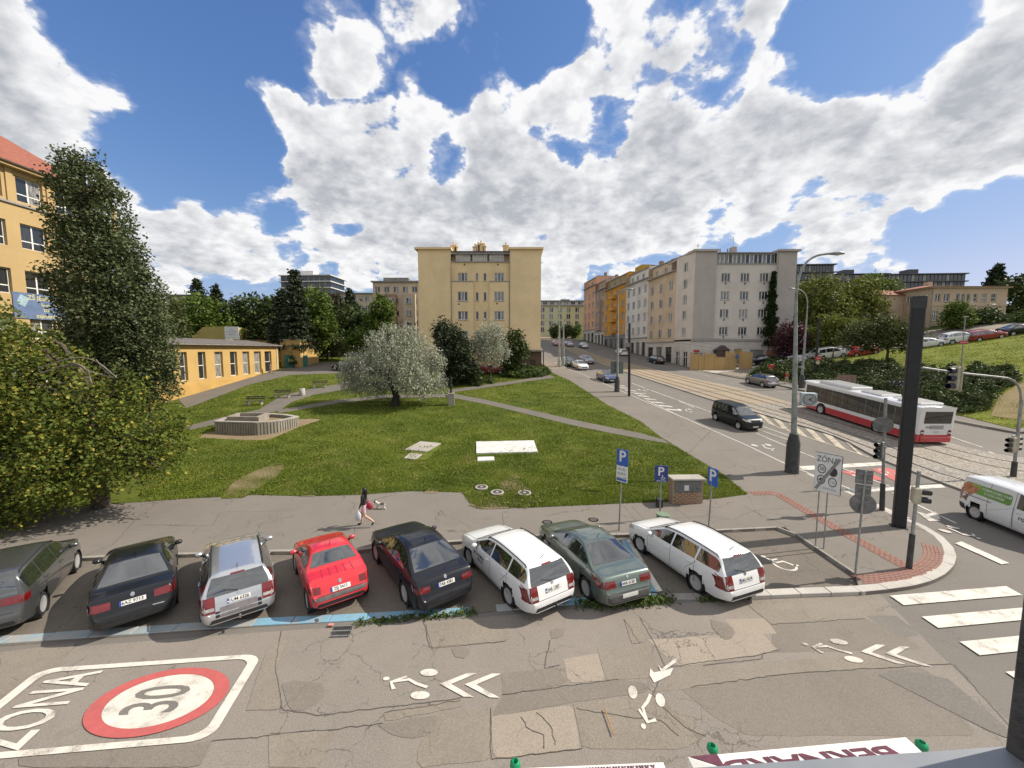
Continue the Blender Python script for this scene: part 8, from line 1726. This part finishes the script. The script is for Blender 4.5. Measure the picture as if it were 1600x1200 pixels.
def person(label, pos, face, H=1.68, stride=.0, cols=None, detail=True, arms=(.1, -.1), sit=False, group=None):
    """one body mesh: joints -> skin; materials by zone. local x = walking direction"""
    t = thing('person', label, 'person', pos, face, group); k_ = H / 1.70
    J = {'pelvis': (0, 0, .93), 'waist': (0, 0, 1.08), 'chest': (.01, 0, 1.30), 'neck0': (0, 0, 1.44), 'neck': (.01, 0, 1.50), 'head': (.02, 0, 1.58), 'crown': (.015, 0, 1.66)}
    for s_, nm in ((1, 'l'), (-1, 'r')):
        st = stride * (1 if nm == 'r' else -1); front = st > 0
        hip = (0, s_ * .09, .90); 
        if front or stride == 0: knee = (st * .32 + .02, s_ * .09, .50); ank = (st * .42, s_ * .09, .09); toe = (st * .42 + .17, s_ * .10, .035)
        else: knee = (st * .12, s_ * .09, .50); ank = (st * .95, s_ * .09, .26); toe = (st * .95 + .09, s_ * .10, .10)
        J.update({nm + 'hip': hip, nm + 'knee': knee, nm + 'calf': tuple(np.array(knee) * .55 + np.array(ank) * .45 - np.array((.02, 0, 0))), nm + 'ank': ank, nm + 'toe': toe})
        sw = arms[0 if nm == 'l' else 1]; J.update({nm + 'sh': (0, s_ * .17, 1.40), nm + 'el': (sw * .6 - .03, s_ * .23, 1.13), nm + 'wr': (sw * 1.3 + .05, s_ * .21, .88), nm + 'hand': (sw * 1.4 + .07, s_ * .205, .79), nm + 'th': (sw * 1.35 + .10, s_ * .19, .83)})
    names = list(J); idx = {n_: i for i, n_ in enumerate(names)}
    E_ = [('pelvis', 'waist'), ('waist', 'chest'), ('chest', 'neck0'), ('neck0', 'neck'), ('neck', 'head'), ('head', 'crown')]
    for nm in 'lr': E_ += [('pelvis', nm + 'hip'), (nm + 'hip', nm + 'knee'), (nm + 'knee', nm + 'calf'), (nm + 'calf', nm + 'ank'), (nm + 'ank', nm + 'toe'), ('chest', nm + 'sh'), (nm + 'sh', nm + 'el'), (nm + 'el', nm + 'wr'), (nm + 'wr', nm + 'hand'), (nm + 'wr', nm + 'th')]
    rad = {'pelvis': .135, 'waist': .115, 'chest': .135, 'neck0': .07, 'neck': .055, 'head': .095, 'crown': .06}
    for nm in 'lr': rad.update({nm + 'hip': .095, nm + 'knee': .058, nm + 'calf': .056, nm + 'ank': .040, nm + 'toe': .038, nm + 'sh': .062, nm + 'el': .045, nm + 'wr': .030, nm + 'hand': .026, nm + 'th': .014})
    me = skin_mesh('body', [tuple(c * k_ for c in J[n_]) for n_ in names], [(idx[a], idx[b_]) for a, b_ in E_], [rad[n_] * k_ for n_ in names], 2 if detail else 1)
    c = dict(top=M_JKT, legs=M_SHORT, shin=M_SKIN, shoe=M_SHOE); c.update(cols or {})
    for m_ in (M_SKIN, c['top'], c['legs'], c['shin'], c['shoe']): me.materials.append(m_)
    hem = c.get('hem', .72) * k_
    segs = [(np.array(J[a]) * k_, np.array(J[b_]) * k_, a) for a, b_ in E_]
    for p in me.polygons:
        q_ = np.array(p.center); best = min(segs, key=lambda s_: np.linalg.norm(q_ - (s_[0] + np.clip(np.dot(q_ - s_[0], s_[1] - s_[0]) / max(np.dot(s_[1] - s_[0], s_[1] - s_[0]), 1e-6), 0, 1) * (s_[1] - s_[0]))))[2]
        if best in ('neck', 'head', 'neck0') and q_[2] > 1.46 * k_: p.material_index = 0
        elif best[1:] in ('wr', 'hand'): p.material_index = 0
        elif best in ('waist', 'chest', 'neck0') or best[1:] in ('sh', 'el') or q_[2] > .98 * k_: p.material_index = 1
        elif best[1:] == 'ank' or q_[2] < .10 * k_: p.material_index = 4
        elif q_[2] > hem: p.material_index = 2
        else: p.material_index = 3
    link(bpy.data.objects.new('body', me), t)
    hm = MB(); hc = c.get('hair', M_HAIR); L = c.get('hairlen', .06)
    hm.lathe([(0, 1.705 * k_), (.06, 1.695 * k_), (.10, 1.65 * k_), (.112, 1.59 * k_), (.105, 1.53 * k_), (.10, (1.50 - L) * k_), (.05, (1.47 - L) * k_), (0, (1.47 - L) * k_)], 14, (0, 0, 0)); ho = hm.build('hair', hc, t, 60); ho.location = (-.035 * k_, 0, 0); ho.scale = (.95, .92, 1)
    if detail:
        nb = MB(); nb.lathe([(0, 0), (.012, .01), (.016, .03), (.004, .05)], 8, (.112 * k_, 0, 1.555 * k_)); nb.build('nose', M_SKIN, t, 60)
        for s_ in (1, -1): e_ = MB(); e_.lathe([(0, -.008), (.008, 0), (0, .008)], 8, (.106 * k_, s_ * .035, 1.60 * k_)); e_.build('eye', M_SBLK, t); e_ = MB(); e_.lathe([(0, -.03), (.018, 0), (0, .03)], 8, (.01, s_ * .098 * k_, 1.58 * k_)); e_.build('ear', M_SKIN, t, 60)
        mo = MB().bx(.098 * k_, .106 * k_, -.025, .025, 1.525 * k_, 1.535 * k_).build('mouth', mat('lips', (.4, .13, .12), .5), t)
    return t
q = G(570, 822, .12); wm_ = person('woman with long black hair, black jacket and pink shorts walking her dog', (q.x, q.y, .12), R(176), 1.66, .46, dict(hairlen=.24, hem=.66), True, (.05, .16))
bg_ = thing('plastic_bag', 'white plastic carrier bag hanging from the hand of the woman', 'bag', (q.x - .17, q.y - .24, .12 + .36)); mb = MB(); mb.lathe([(0, 0), (.09, .01), (.13, .10), (.125, .26), (.06, .36), (.02, .42), (.015, .47)], 12); o = mb.build('sack', mat('bag_white', (.56, .57, .62), .5, 0, .15, 14), bg_, 60); o.scale = (1, .6, 1)
rb_ = thing('handbag', 'dark red shoulder bag behind the back of the woman', 'bag', (q.x + .15, q.y + .12, .12 + .86), R(20)); mb = MB(); mb.lathe([(0, -.20), (.10, -.19), (.14, -.05), (.13, .10), (.07, .19), (0, .20)], 12); o = mb.build('pouch', mat('bag_red', (.28, .02, .045), .5, 0, .15, 8), rb_, 60); o.scale = (.9, .5, 1); o.rotation_euler = (0, R(-30), 0); MB().tube([(0, 0, .15), (-.12, 0, .42), (-.2, .02, .55)], .012, 5).build('strap', M_SHOE, rb_)
# small dog trotting left
dq = G(596, 795, .12); dg_ = thing('dog', 'small white and brown dog on the pavement behind the woman', 'dog', (dq.x, dq.y, .12), R(174))
DV = [(0, 0, .27), (.15, 0, .28), (.24, 0, .33), (.31, 0, .37), (.39, 0, .355), (-.16, 0, .28), (-.24, 0, .33), (-.29, 0, .40)]; DR = [.075, .08, .055, .055, .028, .07, .025, .014]; DE = [(0, 1), (1, 2), (2, 3), (3, 4), (0, 5), (5, 6), (6, 7)]
for s_ in (1, -1):
    o_ = len(DV); DV += [(.17, s_ * .05, .20), (.19 + .03 * s_, s_ * .05, .10), (.20 + .05 * s_, s_ * .05, .02), (-.15, s_ * .05, .20), (-.12 - .03 * s_, s_ * .05, .13), (-.20 - .04 * s_, s_ * .05, .08), (-.18 - .05 * s_, s_ * .05, .02)]; DR += [.045, .024, .02, .05, .03, .022, .02]; DE += [(1, o_), (o_, o_ + 1), (o_ + 1, o_ + 2), (5, o_ + 3), (o_ + 3, o_ + 4), (o_ + 4, o_ + 5), (o_ + 5, o_ + 6)]
    o_ = len(DV); DV += [(.285, s_ * .045, .42), (.27, s_ * .055, .47)]; DR += [.018, .007]; DE += [(3, o_), (o_, o_ + 1)]
me = skin_mesh('body', DV, DE, DR, 2); me.materials.append(mat('fur_white', (.55, .52, .47), .9, 0, .1, 20)); me.materials.append(mat('fur_brown', (.11, .075, .055), .9, 0, .2, 20))
for p in me.polygons: p.material_index = 1 if (p.center.x > .26 and p.center.z > .30 and p.center.x < .37) or (-.16 < p.center.x < .03 and p.center.z > .27) else 0
link(bpy.data.objects.new('body', me), dg_); MB().lathe([(0, 0), (.014, .01), (0, .03)], 8, (.415, 0, .345)).build('nose', M_SBLK, dg_)
ld = MB(); a_ = Vector((q.x + .05, q.y + .22, .95)); b_ = Vector((dq.x - .2, dq.y, .12 + .33)); ld.tube([tuple(a_), tuple(a_.lerp(b_, .5) - Vector((0, 0, .12))), tuple(b_)], .006, 4); tag(ld.build('leash', M_SHOE), 'thin dark leash from the woman to her small dog', 'leash')
# distant people
def col(n_, c): return mat('cloth_' + n_, c, .85, 0, .15, 8)
def far_person(label, u, v, face, dz=.14, cols=None, stride=.4, H=1.72): qq = G(u, v, dz); return person(label, (qq.x, qq.y, qq.z), face, H, stride, cols, False, (.1, -.1))
far_person('person in dark clothes walking past the ochre yard wall at the street corner', 1102, 574, R(10), .1, dict(legs=M_JKT, shin=col('denim', (.06, .07, .10)), hem=.3)); far_person('person in red shirt and pale trousers by the bus stop pole', 1229, 600, R(200), .17, dict(top=col('red', (.42, .06, .05)), legs=col('pale', (.45, .38, .32)), shin=col('pale', (.45, .38, .32)), hair=mat('hair_fair', (.35, .27, .16), .6)), .25)
far_person('person in dark grey coat by the shop fronts of the corner building', 1060, 567, R(100), .1, dict(top=col('grey', (.07, .08, .08)), legs=col('grey', (.07, .08, .08)), shin=col('grey', (.07, .08, .08))), .3); far_person('person in light clothes at the corner of the low school wing', 423, 584, R(60), .14, dict(top=col('rose', (.40, .24, .2)), legs=col('beige', (.42, .36, .28)), shin=M_SKIN), .2); far_person('person in brown jacket standing at the open white van on the hill road', 1301, 564, R(150), .08, dict(top=col('brown', (.2, .12, .08)), legs=col('grey', (.07, .08, .08)), shin=col('grey', (.07, .08, .08))), .3)
# bits by the bus stop, hand rail on the near pavement, meter box
q = G(1204, 588, .17); o = thing('ticket_box', 'red ticket box on a post at the juniper bed', 'box', q); MB().tube([(0, 0, 0), (0, 0, 1.0)], .06, 8).build('post', M_SBLK, o); MB().bx(-.28, .28, -.2, .2, .85, 1.75).build('case', M_SRED, o, None, .03)
q = at(1322, 600, 47.0); q.z = Tz(q.x, q.y) + .17; o = thing('info_board', 'pinkish-brown notice board standing in the junipers behind the bus', 'board', q, R(-20)); zt_ = at(1322, 586, 47).z - q.z; MB().bx(-.95, .95, -.04, .04, zt_ - 1.05, zt_).build('panel', mat('board_brown', (.26, .17, .13), .7, 0, .3, 5, col2=(.12, .08, .07)), o)
for s_ in (-.8, .8): MB().bx(s_ - .04, s_ + .04, -.04, .04, -.1, zt_ - 1.051).build('leg', M_SBLK, o)
q = at(1404, 606, 44.0); q.z = Tz(q.x, q.y) + .17; o = thing('advert_board', 'dark board with scattered white pattern, half hidden by the black mast', 'board', q, R(-30)); zt_ = at(1404, 594, 44).z - q.z; MB().bx(-1.0, 1.0, -.04, .04, zt_ - 1.7, zt_).build('panel', M_SBLK, o); MB().bx(-.1, .1, -.04, .04, -.1, zt_ - 1.701).build('post', M_SBLK, o)
mb = MB()
for i in range(60): x_, z_ = random.uniform(-.9, .9), random.uniform(zt_ - 1.6, zt_ - .1); a = random.uniform(0, 3); mb.poly([(x_ + math.cos(a + b_) * .07 * r_, -.044 - .0002 * i, z_ + math.sin(a + b_) * .07 * r_) for b_, r_ in ((0, 1.4), (1.6, .5), (3.1, 1.3), (4.7, .6))])
mb.build('print', M_SWHITE, o)
q = G(912, 590, .12); o = thing('hand_rail', 'short white-painted guard rail at the kerb ahead of the pale cream saloon', 'railing', q, R(-75))
for s_ in (-.6, .6): MB().tube([(s_, 0, 0), (s_, 0, 1.0)], .035, 8).build('post', M_SWHITE, o)
MB().tube([(-.6, 0, .98), (.6, 0, .98)], .035, 8).build('top_rail', M_SWHITE, o); MB().tube([(-.6, 0, .5), (.6, 0, .5)], .03, 8).build('middle_rail', M_SWHITE, o)
q = G(1150, 578, .1); o = thing('sign_post', 'thin grey signpost with blue parking plate at the side-road corner', 'sign', q); MB().tube([(0, 0, 0), (0, 0, 2.6)], .03, 8).build('post', M_GALV, o); MB().bx(-.22, .22, -.05, -.03, 1.9, 2.55).build('panel', M_SBLUE, o)
q = G(1226, 556, .2); o = thing('sign_post', 'pale signpost with blue and white plates beside the purple plum', 'sign', q); MB().tube([(0, 0, 0), (0, 0, 4.2)], .05, 8).build('post', M_GALV, o); MB().bx(-.35, .35, -.08, -.05, 2.9, 3.9).build('panel', M_SBLUE, o); MB().bx(-.35, .35, -.08, -.05, 1.6, 2.7).build('lower_panel', M_SWHITE, o)
# slender statue on its plinth
q = G(705, 633, .13); st = thing('statue', 'slender dark bird-headed sculpture on a square stone plinth among the footpaths', 'statue', q, R(8)); MB().bx(-.34, .34, -.34, .34, -.05, 1.25).build('plinth', ground_mat('plinth_stone', (.33, .30, .26), (.26, .235, .205), (.19, .17, .15), 1.5, .3, 0), st, None, .03); M_BRZ = mat('bronze_dark', (.045, .045, .042), .5, .4, .25, 8)
SV = [(0, 0, 1.2), (0, 0, 1.55), (.03, 0, 1.95), (-.02, 0, 2.3), (.05, 0, 2.6), (.02, 0, 2.8), (.20, 0, 2.84), (-.10, .10, 2.1), (-.14, .10, 1.75)]; me = skin_mesh('figure', SV, [(0, 1), (1, 2), (2, 3), (3, 4), (4, 5), (5, 6), (3, 7), (7, 8)], [.17, .11, .14, .16, .08, .09, .02, .06, .04], 2); me.materials.append(M_BRZ); link(bpy.data.objects.new('figure', me), st)
# overhead wires of the tram
wr = thing('overhead_wire', 'thin tram wires strung above the track bed', 'wire', (0, 0, 0))
for t_ in (.24, .72):
    pts = [p for p in midline(t_)[::6] if p.y > 6 and p.y < 190]; MB().tube([(p.x, p.y, Tz(p.x, p.y) + 5.6) for p in pts], .012, 4).build('contact_wire', M_SBLK, wr)
sp_ = [(b4 + Vector((0, 0, 6.6)), b2 + Vector((0, 0, 6.8))), (bl_ + Vector((0, 0, 7.6)), b2 + Vector((0, 0, 7.0))), (G(880.5, 572, .12) + Vector((0, 0, 6.5)), Vector((22, 80, Tz(22, 80) + 8)))]
for a, b_ in sp_: MB().tube([tuple(a), tuple(a.lerp(b_, .5) - Vector((0, 0, .25))), tuple(b_)], .011, 4).build('span_wire', M_SBLK, wr)
# ---- café parasols below the window and green-capped posts
M_CANV = mat('parasol_canvas', (.72, .70, .66), .85, 0, .05, 2, .15, 40); M_BURG = mat('parasol_print', (.13, .035, .065), .8, 0, .15, 8); M_PWOOD = mat('parasol_wood', (.47, .37, .22), .7, 0, .15, 6)
def parasol(label, c1, c2, z, depth, rise, txt, art=False):
    """c1, c2: ends of the far eave; canopy slopes up towards the house"""
    a, b_ = Vector((*c1, z)), Vector((*c2, z)); ctr = (a + b_) / 2; dirx = (b_ - a).normalized(); dn = Vector((dirx.y, -dirx.x, 0)); w = (b_ - a).length; base = ctr + dn * depth / 2
    t = thing('parasol', label, 'parasol', (base.x, base.y, 0), math.atan2(dirx.y, dirx.x)); apex = (0, 0, z + rise); P_ = [(-w / 2, depth / 2, z), (w / 2, depth / 2, z), (w / 2, -depth / 2, z), (-w / 2, -depth / 2, z)]
    mb = MB()
    for i in range(4): mb.poly([P_[i], P_[(i + 1) % 4], apex])
    mb.build('canopy', M_CANV, t); mb = MB()
    for i in range(4): p_, q_ = P_[i], P_[(i + 1) % 4]; mb.poly([p_, q_, (q_[0] * 1.005, q_[1] * 1.005, z - .24), (p_[0] * 1.005, p_[1] * 1.005, z - .24)])
    mb.build('valance', M_CANV, t); MB().tube([(0, 0, 0), (0, 0, z + rise + .08)], .03, 8).build('pole', M_PWOOD, t); MB().lathe([(0, 0), (.06, .0), (.05, .12), (0, .14)], 10, (0, 0, z + rise + .03)).build('finial', M_PWOOD, t)
    MB().bx(-.3, .3, -.3, .3, .13, .23).build('base', M_CONC, t, None, .02)
    def on(x_, y_): return (-x_, depth / 2 - y_ * depth / 2, z + y_ * rise + .008)
    if txt: lettering('lettering', txt, M_BURG, t, lambda x_, y_: on(x_ * .50 + .05, .17 + y_ * .26), .025)
    for i in range(4):
        p_ = Vector(P_[i]); MB().tube([tuple(p_ + Vector((0, 0, -.02))), tuple(Vector(apex) * .98 + Vector((0, 0, -.05)))], .012, 5).build('rib', M_PWOOD, t)
    return t, on, w
def hz_pt(u, v, z): d = rayd(u, v); s_ = (z - EYE) / d.z; return (d.x * s_, d.y * s_)
t, on, w = parasol('white café parasol with burgundy brewery lettering, seen from above at the lower edge', hz_pt(1075, 1183, 2.5), hz_pt(1415, 1152, 2.5), 2.5, 2.8, .55, 'BERNARD')
MB().add([on(w / 2 - .02, .0), on(w / 2 - .02 - .35, .0), on(w / 2 * .78, .17)], [(0, 1, 2)]).build('corner_print', M_BURG, t)
t, on, w = parasol('white café parasol with burgundy ornament at its corner, cut by the lower picture edge', hz_pt(690, 1206, 2.5), hz_pt(1036, 1191, 2.5), 2.5, 2.8, .55, None)
for i in range(26): x_ = -w / 2 + .12 + i * .035; h_ = .03 + .09 * random.random(); MB().add([on(x_, .03), on(x_ + .025, .03), on(x_ + .02 + random.uniform(-.02, .02), .03 + h_)], [(0, 1, 2)]).build('ornament', M_BURG, t)
for u, v, lab in ((1440, 1166, 'post with green plastic cap at the right end of the parasols'), (1113, 1171, 'post with green plastic cap between the two parasols'), (805, 1196, 'post with green plastic cap at the far left of the parasols')):
    x_, y_ = hz_pt(u, v, 1.0); t = thing('bollard', lab, 'bollard', (x_, y_, .0), 0, 'posts with green caps'); MB().tube([(0, 0, 0), (0, 0, .98)], .035, 8).build('post', M_GALV, t); mb = MB(); mb.lathe([(.02, .97), (.07, .97), (.085, 1.0), (.08, 1.05), (.045, 1.08), (.035, 1.05), (.03, 1.02), (0, 1.02)], 18); mb.build('cap', M_GRN2, t, 50)
# own window: metal sill outside and the stone reveal to the right
wd = thing('window_ledge', 'grey sheet-metal window ledge and dark stone reveal at the lower right corner', 'window', (0, 0, 0)); zl = EYE - .5; A, B_ = Vector((*hz_pt(1080, 1200, zl), zl)), Vector((*hz_pt(1572, 1166, zl), zl)); dx_ = (B_ - A).normalized(); bk = Vector((dx_.y, -dx_.x, 0)); A = A - dx_ * .8; B_ = B_ + dx_ * .3
M_LEDGE = mat('ledge_sheet', (.22, .235, .255), .45, .3, .06, 3); mb = MB(); mb.add([tuple(A), tuple(B_), tuple(B_ + bk * .30 + Vector((0, 0, .02))), tuple(A + bk * .30 + Vector((0, 0, .02))), tuple(A - Vector((0, 0, .03))), tuple(B_ - Vector((0, 0, .03)))], [(0, 1, 2, 3), (4, 5, 1, 0)]); mb.build('ledge', M_LEDGE, wd)
c0 = hz_pt(1568, 1180, zl); Yr = c0[1] - .01; xr_ = at(1577, 1080, Yr + .02).x; mb = MB(); mb.bx(xr_, xr_ + .5, Yr - .03, Yr + .02, zl - .35, EYE + 1.2); mb.build('reveal', mat('reveal_stone', (.085, .08, .078), .9, 0, .25, 30, .6, 120), wd, None, .004)
